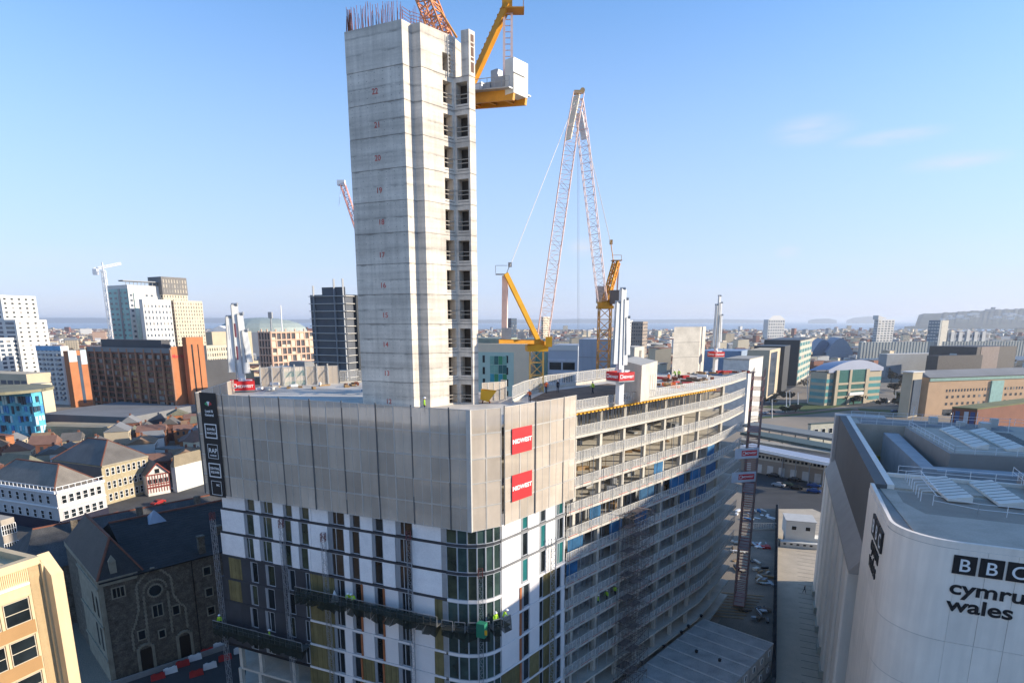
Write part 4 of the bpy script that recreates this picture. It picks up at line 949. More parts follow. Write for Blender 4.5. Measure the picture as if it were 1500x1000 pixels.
# near block with the rounded corner: each cladding panel its own piece
blk = [bb(59, .9), bb(59, -.5)] + corner + [bb(Ltot, 34), bb(59, 34)]
MB().prism(shrink([V(p) for p in blk], .0), 0, ZR - .6).build('near_block', mat('joint_grey', (.30, .28, .25), .9), bbc)
q = MB(); top_out = [bb(59, -.5)] + corner + [bb(Ltot, 34)]
cen = bb(60, 15)
for a, b in zip(top_out, top_out[1:]):
    ai, bi = a + (cen - a).normalized()*.4, b + (cen - b).normalized()*.4
    q.add([(a.x, a.y, ZR - .6), (b.x, b.y, ZR - .6), (b.x, b.y, ZR), (a.x, a.y, ZR), (ai.x, ai.y, ZR - .6), (bi.x, bi.y, ZR - .6), (bi.x, bi.y, ZR), (ai.x, ai.y, ZR)], [(0, 1, 2, 3), (3, 2, 6, 7), (5, 4, 7, 6)])
q.build('parapet', BW, bbc)
# cladding panels proud of the wall by joints
FRF = Face(corner[-1], bb(Ltot, 34))
def clad(f, x0, x1, z0, z1, parent=bbc): m = MB(); f.box(m, x0 + .014, x1 - .014, z0 + .014, z1 - .014, -.02, .05); m.build('cladding_panel', BW, parent)
zs = [0, 4.5, 9, 13.5, 18, 22.5, 27.6, 36.1]
xs = [i*2.05 for i in range(8)]
for i in range(7):
    for j in range(7):
        clad(FRF, xs[i], xs[i+1], zs[j], zs[j+1])
for a, b in zip(corner[::3], corner[3::3]):
    pass
for j in range(7):                                                    # curved panels
    m = MB(); vs = []; cc_ = bb(Ltot - rad, rad - .5)
    for p in corner:
        o_ = (p - cc_).normalized()*.05; vs += [(p.x + o_.x, p.y + o_.y, zs[j] + .016), (p.x + o_.x, p.y + o_.y, zs[j+1] - .016)]
    m.add(vs, [(2*i, 2*i + 2, 2*i + 3, 2*i + 1) for i in range(12)]); o = m.build('curved_panel', BW, bbc)
    for p in o.data.polygons: p.use_smooth = True
SF = Face(bb(59, -.5), corner[0])
for j in range(7): clad(SF, 0, SF.len*.5, zs[j], zs[j+1]); clad(SF, SF.len*.5, SF.len, zs[j], zs[j+1])
# wall lettering
xb = FRF.sx(1391, 33); zt_ = FRF.zat(1395, 811); zb_ = FRF.zat(1395, 838)
bs_ = zt_ - zb_
for i, ch in enumerate('BBC'):
    x = xb + i*bs_*1.13; m = MB(); FRF.box(m, x, x + bs_, zb_, zt_, .05, .16); o = m.build('letter_block', BLK, bbc); text('letter', ch, bs_*.95, WHT, FRF, x + bs_*.5, zb_ + bs_*.17, .165, o, 'CENTER', .01, .012)
z2 = FRF.zat(1395, 868); text('lettering', 'cymru', bs_*1.06, BLK, FRF, xb + .0, z2, .07, bbc, 'LEFT', .06, .032, 1.2)
z3 = FRF.zat(1395, 893); text('lettering', 'wales', bs_*1.06, BLK, FRF, xb + .0, z3, .07, bbc, 'LEFT', .06, .032, 1.2)
x0 = SF.len*.25
for i, ch in enumerate('BBC'):
    x = SF.len - 7.6 + i*2.35; m = MB(); SF.box(m, x, x + 2.1, 32.9, 35.0, .05, .25); o = m.build('letter_block', BLK, bbc); text('letter', ch, 2.0, WHT, SF, x + 1.05, 33.25, .255, o, 'CENTER', .01, .012)
text('lettering', 'cymru', 2.2, BLK, SF, SF.len - 7.6, 31.2, .07, bbc, 'LEFT', .08, .03); text('lettering', 'wales', 2.2, BLK, SF, SF.len - 7.6, 29.4, .07, bbc, 'LEFT', .08, .03)
# long side: pylon, dark upper wall, sloping ledge, fins
MB().prism([bb(0, -.6), bb(3.2, -.6), bb(3.2, 8), bb(0, 8)], 0, ZR - .02).build('end_pylon', mat('pale_stone_warm', (.50, .46, .42), .75, .05, .3), bbc)
MB().prism([bb(3.2, 0), bb(59, 0), bb(59, 1.2), bb(3.2, 1.2)], 26.2, ZR - .05).build('upper_wall', BD, bbc)
q = MB(); 
for s0, s1 in ((3.2, 59),):
    a, b = bb(s0, -1.6), bb(s1, -1.6); c, d_2 = bb(s1, 0), bb(s0, 0)
    q.add([(a.x, a.y, 25.6), (b.x, b.y, 25.6), (c.x, c.y, 27.9), (d_2.x, d_2.y, 27.9), (a.x, a.y, 25.3), (b.x, b.y, 25.3), (c.x, c.y, 25.3), (d_2.x, d_2.y, 25.3)], [(0, 1, 2, 3), (4, 5, 1, 0), (7, 6, 5, 4), (1, 5, 6, 2), (0, 3, 7, 4)])
q.build('sloping_ledge', BG, bbc)
MB().prism([bb(3.2, .4), bb(59, .4), bb(59, 1.2), bb(3.2, 1.2)], 0, 26.0).build('recessed_wall', mat('recessed_glazing', (.03, .035, .04), .25, .3, .2), bbc)
for i in range(7):
    s = 4.0 + i*7.8; m = MB(); m.prism([bb(s, -1.45), bb(s + 4.0, -1.45), bb(s + 4.3, -1.2), bb(s + 4.3, .5), bb(s, .5)], 1.2, 25.4); m.build('fin', BW, bbc)
    m = MB(); m.prism([bb(s + 1.3, -1.75), bb(s + 4.5, -1.75), bb(s + 4.5, .3), bb(s + 1.3, .3)], 0, 1.2); m.build('fin_base', mat('base_stone', (.42, .40, .33), .8), bbc)
# body behind, roof plane lower, courtyard and plant
RB = 30.0
MB().prism([bb(3.2, 1.2), bb(59, 1.2), bb(59, 45), bb(3.2, 45)], 0, RB).build('body', BD, bbc)
def roofbox(name, pts, z0, z1, m_): MB().prism([V(p) for p in pts], z0, z1).build(name, m_, bbc)
roofbox('roof_deck', [bb(3.2, 1.3), bb(11, 1.3), bb(11, 30), bb(3.2, 30)], RB, ZR - .25, BRF)                 # far strip
roofbox('parapet', [bb(3.2, 1.2), bb(59, 1.2), bb(59, 1.9), bb(3.2, 1.9)], RB, ZR, BW)
roofbox('plant_enclosure', [bb(14, 9.5), bb(37, 11.5), bb(34.5, 27), bb(12, 27)], RB, ZR + .1, BG)
roofbox('roof_deck', [bb(14.4, 9.9), bb(36.6, 11.9), bb(34.1, 26.6), bb(12.4, 26.6)], ZR + .1, ZR + .16, BRF)
roofbox('upstand', [bb(13, 6.5), bb(42, 7.5), bb(42, 9.2), bb(13, 8.8)], RB, ZR - 1.3, mat('upstand_pale', (.36, .36, .36), .7))
roofbox('upstand', [bb(39, 9.2), bb(42, 9.2), bb(40, 34), bb(37, 34)], RB, ZR - 1.5, mat('upstand_pale', (.36, .36, .36), .7))
roofbox('upper_roof', [bb(53.5, 1.9), bb(59, 1.9), bb(59, 34), bb(53.5, 34)], RB, ZR - .3, BRF)
roofbox('upstand', [bb(52.9, 1.9), bb(53.5, 1.9), bb(53.5, 34), bb(52.9, 34)], RB, ZR + .1, BW)
roofbox('roof_deck', [bb(59, .5), bb(Ltot - 1.6, 1.5), bb(Ltot - .6, 6), bb(Ltot - .6, 34), bb(59, 34)], ZR - .59, ZR - .5, BRF)
roofbox('plant_enclosure', [bb(50, 15.5), bb(66, 14.5), bb(66, 15.0), bb(50, 16.0)], ZR - .5, ZR + .7, BG)
roofbox('plant_roof', [bb(50, 16.0), bb(66, 15.0), bb(66, 34), bb(50, 34)], ZR - .5, ZR + .2, BRF)
q = MB()
for i in range(26): a, b = bb(60 + i*.32, 2.0 + max(0, (i - 14))*.12), bb(60 + i*.32, 13.6); q.bar((a.x, a.y, ZR - .49), (b.x, b.y, ZR - .49), .05)
q.build('roof_seams', BG, bbc, 'stuff')
def slab_light(s0, t0, s1, t1, w, z, h):                                                                   # tilted skylight
    a, b = bb(s0, t0), bb(s1, t1); d = (b - a).normalized(); nn = V((-d.y, d.x))*w
    m = MB(); m.add([(a.x, a.y, z), (b.x, b.y, z), (b.x + nn.x, b.y + nn.y, z), (a.x + nn.x, a.y + nn.y, z), (a.x, a.y, z + .25), (b.x, b.y, z + .25), (b.x + nn.x, b.y + nn.y, z + h), (a.x + nn.x, a.y + nn.y, z + h)], [(0, 1, 5, 4), (1, 2, 6, 5), (2, 3, 7, 6), (3, 0, 4, 7), (4, 5, 6, 7)])
    o = m.build('skylight', SKYL, bbc)
    q = MB()
    for i in range(1, 8): c = a.lerp(b, i/8); q.bar((c.x, c.y, z + .28), (c.x + nn.x, c.y + nn.y, z + h + .03), .05)
    q.build('glazing_bar', BG, o, 'stuff')
slab_light(15.5, 14.2, 32, 15.2, 1.9, ZR + .17, .8); slab_light(15.5, 18.4, 32, 19.2, 1.9, ZR + .17, .8)
slab_light(53.5, 5.6, 62.8, 6.2, 2.2, ZR - .3, .7); slab_light(53.5, 10.0, 62.8, 10.6, 2.2, ZR - .3, .7)
q = MB()
for i in range(22): a, b = bb(4 + i*.3, 3), bb(4 + i*.3, 26); q.bar((a.x, a.y, ZR - .2), (b.x, b.y, ZR - .2), .08)
q.build('roof_ribs', STEELG, bbc, 'stuff')
for i in range(14): 
    a = bb(15 + i*1.25, 22.8); q = MB(); q.box((a.x, a.y, ZR + .17), (2.6, .32, .06), W0.rz + 1.2); q.build('louvre', BD, bbc)
def handrail(pts, z, h=1.1, step=2.2, nm='handrail'):
    q = MB()
    for a, b in zip(pts, pts[1:]):
        L = (b - a).length; n = max(1, int(L/step))
        for i in range(n + 1): c = a.lerp(b, i/n); q.tube((c.x, c.y, z), (c.x, c.y, z + h), .035, n=6)
        for hz in (h*.5, h): q.tube((a.x, a.y, z + hz), (b.x, b.y, z + hz), .03, n=6)
    q.build(nm, WHT, bbc)
handrail([bb(3.6, 2), bb(3.6, 30)], ZR); handrail([bb(12.5, 26.8), bb(34.2, 26.8), bb(36.8, 12), bb(14.5, 10)], ZR + .1); handrail([bb(11, 3), bb(11, 18)], ZR - .2)
handrail([bb(53.2, 3), bb(53.2, 15)], ZR); handrail([bb(64.5, 4.6), bb(66.3, 8), bb(66.3, 22)], ZR - .5); handrail([bb(50, 15), bb(66, 14.2)], ZR + .3)
q = MB()                                                                                                    # walkway ladder rails
for i in range(8):
    a = bb(54.5 + i*1.35, 3.6); b = bb(54.5 + i*1.35, 5.0); q.bar((a.x, a.y, ZR - .3), (a.x, a.y, ZR + .8), .05); q.bar((a.x, a.y, ZR + .8), (b.x, b.y, ZR + 1.0), .05)
a, b = bb(54.5, 5.0), bb(64, 5.0); q.bar((a.x, a.y, ZR + 1), (b.x, b.y, ZR + 1), .06); q.bar((a.x, a.y, ZR + .4), (b.x, b.y, ZR + .4), .05); q.build('walkway_hoops', WHT, bbc)
for s, t, sz in ((6, 15, (1.8, 1.2, 1.3)), (7, 19, (1.2, 1.2, .9)), (9, 22, (2.2, 1.4, 1.2)), (6, 24, (1.2, 1, 1.6)), (57, 20, (2.5, 1.6, 1.1)), (62, 24, (3, 2, 1.4)), (56, 27, (1.4, 1.4, 1))):
    a = bb(s, t); m = MB(); m.box((a.x, a.y, ZR - .24), sz, W0.rz); m.build('plant_unit', STEELW, bbc)
for s, t in ((5, 12), (8, 21), (10, 17), (14, 24)):
    a = bb(s, t); m = MB(); m.tube((a.x, a.y, ZR - .3), (a.x, a.y, ZR + 2.6), .05, n=6); m.build('antenna', WHT, bbc)
a = bb(63, 20); m = MB(); m.tube((a.x, a.y, ZR + .2), (a.x, a.y, ZR + .5), .25, n=10); m.build('vent', STEELG, bbc)
m = MB(); a = bb(12.8, 5.2); m.box((a.x, a.y, RB), (2.6, .5, 1.0), W0.rz + 1.57); m.build('yellow_hatch', mat('hatch_yellow', (.35, .25, .03), .7), bbc)

# ================================================================== the stadium to the right, outside the picture, whose shadow lies over the plaza
sd_ = thing('stadium', 'tall pale stadium stand to the next to the stone office building', 'stadium', (190, 20, 0))
STM = mat('stadium_concrete', (.48, .44, .38), .85, .1, .1, streak=.08)
MB().prism([V((122, -120)), V((127, 114)), V((250, 105)), V((240, -120))], 0, 52).build('stand_wall', STM, sd_)
MB().prism([V((118, -122)), V((123, 117)), V((255, 108)), V((245, -122))], 52, 62.5).build('roof_edge', mat('stadium_steel', (.5, .5, .5), .5), sd_)
fs_ = Face((127, 114), (122, -120))
for i in range(30): q = MB(); fs_.box(q, fs_.len*i/30, fs_.len*i/30 + 1.4, 0, 51.5, 0, 1.8); q.build('buttress', STM, sd_)

# ================================================================== tan precast block in the left foreground
TAN = mat('ribbed_precast', (.62, .47, .27), .85, .07, .5, streak=.06, fine=.05)
TAN2 = mat('smooth_precast', (.60, .46, .28), .85, .06, .5, streak=.05)
TAND = mat('brown_spandrel', (.36, .21, .09), .7, .08, .6)
fg = thing('precast_office_block', 'sunlit tan precast office block with brown spandrels and sloped end fin', 'building', (-42, 36, 0))
FG = Face((-44.6, 26.3), (-37.1, 44.3)); FGL = FG.len
body = [FG.P(0, 0).to_2d(), FG.P(FGL - .0, 0).to_2d(), FG.P(FGL, 0, -14).to_2d(), FG.P(0, 0, -14).to_2d()]
MB().prism([p for p in body], 0, 36.4).build('wall', TAN2, fg)
q = MB(); FG.box(q, FGL - 16, FGL, 36.4, 37.0, -.5, .12); FG.box(q, FGL - .5, FGL, 36.4, 37.0, -14, -.5); q.build('parapet', TAN2, fg)
MB().prism([FG.P(FGL - 12, 0, -6).to_2d(), FG.P(FGL - 2.2, 0, -1.6).to_2d(), FG.P(FGL - 1.8, 0, -6).to_2d(), FG.P(FGL - 2, 0, -10).to_2d()], 36.41, 36.9).build('roof_upstand', mat('roof_dark', (.05, .05, .05), .9), fg)
q = MB(); 
for i in range(24): a0, a1 = 2*math.pi*i/24, 2*math.pi*(i+1)/24; c = FG.P(FGL - 3.6, 37.0, -3.2); q.tube(c + V((math.cos(a0)*1.3, math.sin(a0)*1.3, 0)), c + V((math.cos(a1)*1.3, math.sin(a1)*1.3, 0)), .12, n=6)
q.build('roof_hoop', STEELW, fg)
for i in range(30): q = MB(); FG.box(q, FGL - .84 + i*.055, FGL - .84 + i*.055 + .03, 0, 36.35, .0, .05); q.build('rib', TAN, fg) if i < 14 else None
q = MB()
for i in range(120): FG.box(q, FGL - .98 - i*.13, FGL - .92 - i*.13, 35.35, 36.35, 0, .05)
q.build('fascia_ribs', TAN, fg, 'stuff')
q = MB(); FG.box(q, 0, FGL - 1.0, 35.15, 35.3, 0, .28); q.build('canopy_strip', WHT, fg)
for j in range(9):
    zt = 34.2 - j*3.15
    q = MB(); FG.box(q, 0, FGL - .95, zt + .02, zt + (1.0 if j == 0 else 1.15), .0, .04); q.build('spandrel', TAND if j else TAN2, fg)
    q = MB(); FG.box(q, 0, FGL - .92, zt - .04, zt + .05, 0, .1); q.build('sill', TAN2, fg)
    for i in range(7):
        xr = FGL - 1.15 - i*2.05
        window(FG, fg, xr - .9, zt - 1.98, 1.72, 1.9, .03, 1, 2, .05, mat('frame_pale_tan', (.55, .48, .36), .6), PANE)
        q = MB(); FG.box(q, xr + .02, xr + .22, zt - 2.0, zt, .0, .14); q.build('mullion', TAN2, fg)
# end fin with sloping head
def finpoly(x0, x1, o0, o1, ztop0, ztop1, mm, nm):
    m = MB(); vs = [FG.P(x, z, o) for x in (x0, x1) for o, z in ((o0, 0), (o1, 0), (o1, ztop1), (o0, ztop0))]
    m.add(vs, [(0, 1, 2, 3), (7, 6, 5, 4), (1, 5, 6, 2), (2, 6, 7, 3), (0, 3, 7, 4), (0, 4, 5, 1)]); m.build(nm, mm, fg)
finpoly(FGL + .12, FGL + 1.0, -.4, 1.05, 36.98, 35.5, TAN2, 'end_fin'); finpoly(FGL - .04, FGL + .11, -.4, .3, 36.7, 36.4, TAN, 'fin_step')

# ================================================================== dark stone chapel block behind it
STN = mat('grey_rubble_stone', (.135, .112, .085), .95, .45, 1.3, bump=.6, fine=.35)
DRS = mat('cream_dressed_stone', (.30, .26, .19), .9, .2, .8)
SLATE = mat('dark_slate', (.042, .037, .034), .6, .25, .5, fine=.25)
RIDGE = mat('terracotta_ridge', (.20, .075, .045), .85, .2, 1)
ch = thing('stone_chapel', 'dark stone chapel with slate roof, shaped gable and round window beside the street', 'church', (-56, 90, 0))
CHF = Face((-62, 83.9), (-44.0, 102.3)); CHL = CHF.len; EZ = 16.6
def cp(x, o): return CHF.P(x, 0, o).to_2d()
MB().prism([cp(0, 0), cp(CHL, 0), cp(CHL, -24), cp(0, -24)], 0, EZ).build('wall', STN, ch)
def roofmesh(pts, fs, nm='roof', mm=SLATE, par=ch):
    m = MB(); m.add(pts, fs); return m.build(nm, mm, par)
RZ_ = 22.0
rp = [CHF.P(4.6, EZ, .35), CHF.P(CHL + 4, EZ, .35), CHF.P(CHL + 4, EZ, -24.3), CHF.P(4.6, EZ, -24.3), CHF.P(4.6, RZ_, -12.0), CHF.P(CHL + 4, RZ_, -12.0)]
roofmesh(rp, [(0, 1, 5, 4), (2, 3, 4, 5), (1, 2, 5), (3, 0, 4), (0, 3, 2, 1)])
# slate courses: shallow steps along the slope
q = MB()
for i in range(1, 22):
    t = i/22; a = rp[0].lerp(rp[4], t); b = rp[1].lerp(rp[5], t); q.bar(a + V((0, 0, .02)), b + V((0, 0, .02)), .05, .05)
q.build('slate_courses', SLATE, ch, 'stuff')
m = MB(); m.bar(rp[4] + V((0, 0, .05)), rp[5] + V((0, 0, .05)), .35, .25); m.build('ridge_tiles', RIDGE, ch)
# front pavilion: taller end block with hipped roof
PZ = 16.9
MB().prism([cp(-.15, .15), cp(5.2, .15), cp(5.2, -24), cp(-.15, -24)], EZ - .5, PZ).build('cornice', DRS, ch)
hp = [CHF.P(-.1, PZ, .1), CHF.P(6.0, PZ, .1), CHF.P(6.0, PZ, -24), CHF.P(-.1, PZ, -24), CHF.P(2.9, 22.2, -3.4), CHF.P(2.9, 22.2, -20)]
roofmesh(hp, [(0, 1, 4), (1, 2, 5, 4), (2, 3, 5), (3, 0, 4, 5)], 'pavilion_roof')
m = MB(); m.bar(hp[0], hp[4], .28); m.bar(hp[1], hp[4], .22); m.bar(hp[4], hp[5], .3); m.build('hip_tiles', RIDGE, ch)
m = MB(); c = CHF.P(4.4, PZ, .0); 
for i in range(3): m.box(CHF.P(2.2 + i*.0, PZ, -.6), (.9, .7, 2.4), CHF.rz) if i == 0 else None
m.add([CHF.P(1.7, PZ + 2.4, -.3), CHF.P(2.7, PZ + 2.4, -.3), CHF.P(2.7, PZ + 2.4, -.95), CHF.P(1.7, PZ + 2.4, -.95), CHF.P(2.2, PZ + 3.4, -.6)], [(0, 1, 4), (1, 2, 4), (2, 3, 4), (3, 0, 4)]); m.build('stone_dormer', DRS, ch)
def surround(f, x, z, w, h, name='window', par=ch, t=.18, pm=PANE, mm=DRS, ny=1, nx=1):
    m = MB(); f.box(m, x - w/2 - t, x - w/2, z - t, z + h + t, 0, .10); f.box(m, x + w/2, x + w/2 + t, z - t, z + h + t, 0, .10); f.box(m, x - w/2, x + w/2, z + h, z + h + t, 0, .10); f.box(m, x - w/2, x + w/2, z - t, z, 0, .10)
    for i in range(1, nx): f.box(m, x - w/2 + w*i/nx - .06, x - w/2 + w*i/nx + .06, z, z + h, 0, .09)
    o = m.build(name, mm, par); g = MB(); f.box(g, x - w/2, x + w/2, z, z + h, .0, .03); g.build('pane', pm, o); return o
surround(CHF, 2.4, 13.6, 1.5, 1.5, nx=3); 
xg = 7.0
surround(CHF, xg + .3, 8.6, 1.3, 1.9, nx=2); surround(CHF, xg + .5, 4.8, .8, 1.2); surround(CHF, xg - 2.3, 5.6, .9, 1.4); surround(CHF, xg + 2.9, 8.0, .9, 1.4)
for z_ in (13.2, 9.4, 6.0): surround(CHF, 15.2, z_, 1.0, 1.3)
for z_ in (14.6, 10.6): surround(CHF, 18.4, z_, .8, 1.4)
# shaped gable outline in dressed stones
def quoins(pts, nm):
    m = MB(); 
    for (x0, z0), (x1, z1) in zip(pts, pts[1:]):
        L = math.hypot(x1 - x0, z1 - z0); n = max(1, int(L/.34))
        for i in range(n):
            x, z = x0 + (x1 - x0)*(i + .5)/n, z0 + (z1 - z0)*(i + .5)/n; w = .20 if i % 2 else .12
            CHF.box(m, x - w, x + w, z - .15, z + .15, 0, .12)
    m.build(nm, DRS, ch, 'stuff')
quoins([(xg - 3.6, 4), (xg - 3.6, 7.2), (xg - 2.9, 8.6), (xg - 2.3, 10.6), (xg - 2.2, 14.6), (xg - .9, 16.0), (xg + .3, 16.9), (xg + 1.6, 16.0), (xg + 2.7, 14.6), (xg + 2.8, 11.4), (xg + 3.5, 9.8), (xg + 4.3, 8.8), (xg + 4.3, 5)], 'gable_quoins')
quoins([(xg - 1.5, 4), (xg - 1.4, 12.6)], 'gable_quoins'); quoins([(xg + 2.0, 5), (xg + 2.0, 12.4)], 'gable_quoins')
m = MB()
for i in range(20): a = 2*math.pi*i/20; c = CHF.P(xg + .3 + math.cos(a)*1.02, 13.0 + math.sin(a)*1.02, .06); m.box(c - V((0, 0, .13)), (.26, .14, .28), CHF.rz)
m.build('round_window', DRS, ch)
for r0 in (1.62,):
    m = MB()
    for i in range(14): a = math.pi*i/13; c = CHF.P(xg + .3 + math.cos(a)*r0, 13.2 + math.sin(a)*r0, .06); m.box(c - V((0, 0, .13)), (.30, .14, .28), CHF.rz)
    m.build('arch_stones', DRS, ch)
m = MB(); pts_ = [CHF.P(xg + .3 + math.cos(2*math.pi*i/20)*.9, 13.0 + math.sin(2*math.pi*i/20)*.9, .03) for i in range(20)]; m.quad(*pts_); m.build('round_pane', PANE, ch)
for x in (xg - 2.1, xg + 3.6):                                            # arched doorways
    m = MB(); CHF.box(m, x - 1.25, x - .85, 0, 4.2, 0, .35); CHF.box(m, x + .85, x + 1.25, 0, 4.2, 0, .35)
    for i in range(9): a = math.pi*i/8; CHF.box(m, x + math.cos(a)*1.05 - .2, x + math.cos(a)*1.05 + .2, 3.6 + math.sin(a)*1.0 - .18, 3.6 + math.sin(a)*1.0 + .18, 0, .30)
    o = m.build('doorway', DRS, ch); m = MB(); CHF.box(m, x - .85, x + .85, 0, 3.8, 0, .06); m.build('door', mat('door_dark', (.03, .022, .018), .6), o)
q = MB(); CHF.box(q, 0, .5, 0, EZ - .4, 0, .3); CHF.box(q, 0, 5, 16.0, 16.5, 0, .45); q.build('pilaster', DRS, ch)
q = MB(); CHF.box(q, 12.9, 13.02, 0, EZ - .3, 0, .12); q.build('drainpipe', BLK, ch); q = MB(); CHF.box(q, 17.2, 17.32, 0, EZ - .3, 0, .12); q.build('drainpipe', BLK, ch); q = MB(); CHF.box(q, 0, CHL, EZ - .15, EZ + .05, .3, .5); q.build('gutter', BLK, ch)
for x, o_ in ((15.0, -.8), (19, -4)): m = MB(); m.box(CHF.P(x, EZ - .5, o_), (1.0, .8, 3.6), CHF.rz); m.box(CHF.P(x, EZ + 3.1, o_), (1.2, 1.0, .25), CHF.rz); m.build('chimney', STN, ch)
# gothic front, seen obliquely
CHG = Face(CHF.P(0, 0, -14).to_2d(), CHF.P(0, 0, 0).to_2d())
q = MB(); CHG.box(q, 0, CHG.len, 0, 16.5, 0, .15); q.build('front_wall', DRS, ch)
for x in (CHG.len - 2.0, CHG.len - 4.6):
    for z0, h in ((4.8, 3.2), (10.4, 2.6)):
        m = MB(); pts_ = [CHG.P(x - .6, z0, .16), CHG.P(x + .6, z0, .16)] + [CHG.P(x + .6*math.cos(math.pi*i/8), z0 + h + .9*math.sin(math.pi*i/8), .16) for i in range(9)]; m.quad(*pts_); m.build('arched_window', PANE, ch)
q = MB(); 
for z0 in (3.6, 9.2, 15.4): q = MB(); CHG.box(q, 0, CHG.len + .3, z0, z0 + .35, .15, .35); q.build('string_course', DRS, ch)
m = MB(); m.add([CHF.P(9.8, 21.0, -9.5), CHF.P(12.6, 21.0, -9.5), CHF.P(12.6, 21.3, -12.2), CHF.P(9.8, 21.3, -12.2), CHF.P(11.2, 23.0, -11.0), ], [(0, 1, 4), (1, 2, 4), (2, 3, 4), (3, 0, 4)]); m.build('roof_lantern', mat('lead_grey', (.30, .33, .38), .5, .1), ch)

# long slate range of stores behind the chapel
rg = thing('slate_range', 'long dark slate roofed range standing right behind the stone chapel', 'building', CHF.P(10, 0, -34))
MB().prism([cp(-6, -27), cp(34, -27), cp(34, -44), cp(-6, -44)], 0, 11.5).build('wall', STN, rg)
q = MB(); a_ = [CHF.P(-6.4, 11.5, -26.6), CHF.P(34.4, 11.5, -26.6), CHF.P(34.4, 11.5, -44.4), CHF.P(-6.4, 11.5, -44.4), CHF.P(-3, 17.0, -35.5), CHF.P(34, 17.0, -35.5)]; q.add(a_, [(0, 1, 5, 4), (2, 3, 4, 5), (1, 2, 5), (3, 0, 4)]); rr0 = q.build('roof', mat('roof_dusty_slate', (.07, .068, .066), .8, .3, .4, fine=.3), rg)
q = MB(); q.bar(a_[4], a_[5], .3); q.build('ridge_tiles', RIDGE, rr0)
for x in (3, 14, 25): q = MB(); q.box(CHF.P(x, 14, -33), (1.1, .8, 4), CHF.rz); q.build('chimney', STN, rg)

# barriers and bits in the street by the chapel
rb_w, rb_r = WHT, RED
bars_ = [(340, 938), (322, 948), (304, 957), (286, 966), (268, 975), (250, 985), (232, 994), (352, 955), (330, 966), (308, 978), (288, 989)]
bm = {}
def barrier_mesh(mm):
    m = MB(); m.add([(-1, -.25, 0), (1, -.25, 0), (1, .25, 0), (-1, .25, 0), (-.95, -.10, .95), (.95, -.10, .95), (.95, .10, .95), (-.95, .10, .95)], [(0, 1, 5, 4), (1, 2, 6, 5), (2, 3, 7, 6), (3, 0, 4, 7), (4, 5, 6, 7)]); m.box((-.5, 0, .951), (.4, .16, .12)); m.box((.5, 0, .951), (.4, .16, .12)); return m.mesh('traffic_barrier', mm)
bmr, bmw = barrier_mesh(RED), barrier_mesh(WHT)
for i, (u, v) in enumerate(bars_):
    p = atz(u, v, .02); o = inst('traffic_barrier', bmr if i % 2 == 0 else bmw, None, p, R(35)); tag(o, ('red' if i % 2 == 0 else 'white') + ' plastic traffic barrier set along the street below the chapel', 'barrier', ('red' if i % 2 == 0 else 'white') + ' street barriers')
for u, v, lb in ((243, 962, 'pedestrian in yellow vest walking past the chapel doorway'),): person(atz(u, v, .02), 1, lb, 'walk')
for u, v, vest, lb in ((1178, 868, 'd', 'person in dark coat crossing the paved plaza'), (1196, 888, 'd', 'person in dark coat next to the stone fins on the plaza')): person(atz(u, v, .02), .5, lb, 'walk', vest, False)
m = MB(); f = Face(atz(150, 1010, 0).to_2d(), atz(330, 950, 0).to_2d()); f.box(m, 0, f.len, 0, .9, 0, .25); o = m.build('low_wall', mat('kerb_stone', (.28, .27, .26), .9)); tag(o, 'low grey concrete wall along the street beneath the chapel', 'wall')

# ================================================================== portable cabins
CABW = mat('cabin_pale_grey', (.55, .53, .50), .6, .06, .8, streak=.05)
CABR = mat('cabin_roof', (.40, .38, .35), .75, .22, .5, fine=.15)
ca_, cb_, cc_ = atz(1030, 905, 5.6).to_2d(), atz(1133, 941, 5.6).to_2d(), atz(916, 994, 5.6).to_2d()
ux = (cb_ - ca_); LC = ux.length; ux.normalize(); uy = V((ux.y, -ux.x))
if uy.y > 0: uy = -uy
CW = 3.05
cabm = {}
def cabin_meshes():
    a = MB(); a.para((0, 0, .15), (LC, 0, 0), (0, -CW + .06, 0), (0, 0, 2.45)); b = MB(); b.para((-.04, .02, 2.6), (LC + .08, 0, 0), (0, -CW + .02, 0), (0, 0, .12))
    c = MB()
    for y in (0.0, -CW + .12): c.para((-.04, y - .02, 2.72), (LC + .08, 0, 0), (0, -.12, 0), (0, 0, .1))
    d = MB()
    for x in (0, LC - .15):
        for y in (0, -CW + .21): d.para((x, y, 0), (.15, 0, 0), (0, -.15, 0), (0, 0, 2.7))
    return a.mesh('wall', CABW), b.mesh('roof', CABR), c.mesh('roof_rail', STEELW), d.mesh('corner_post', STEELG)
wm, rm, rr, cpz = cabin_meshes(); crz = math.atan2(ux.y, ux.x)
for i in range(11):
    for lv in (0, 1):
        o2 = ca_ + uy*(i*CW)
        root = thing('site_cabin', 'pale grey portable cabin in the %s tier of the long cabin row' % ('upper' if lv else 'lower'), 'cabin', (o2.x, o2.y, lv*2.78), 'portable cabins, %s tier' % ('upper' if lv else 'lower'))
        for nm, me in (('wall', wm), ('roof', rm), ('roof_rail', rr), ('corner_post', cpz)): inst(nm, me, root, (o2.x, o2.y, lv*2.78), crz)
        e = ca_ + uy*((i + 1)*CW) + ux*(LC + .001); s_ = ca_ + uy*(i*CW) + ux*(LC + .001); f = Face(e, s_)
        window(f, root, CW*.5, lv*2.78 + 1.2, .75, 1.0, .0, 1, 1, .06, WHT, PANE)
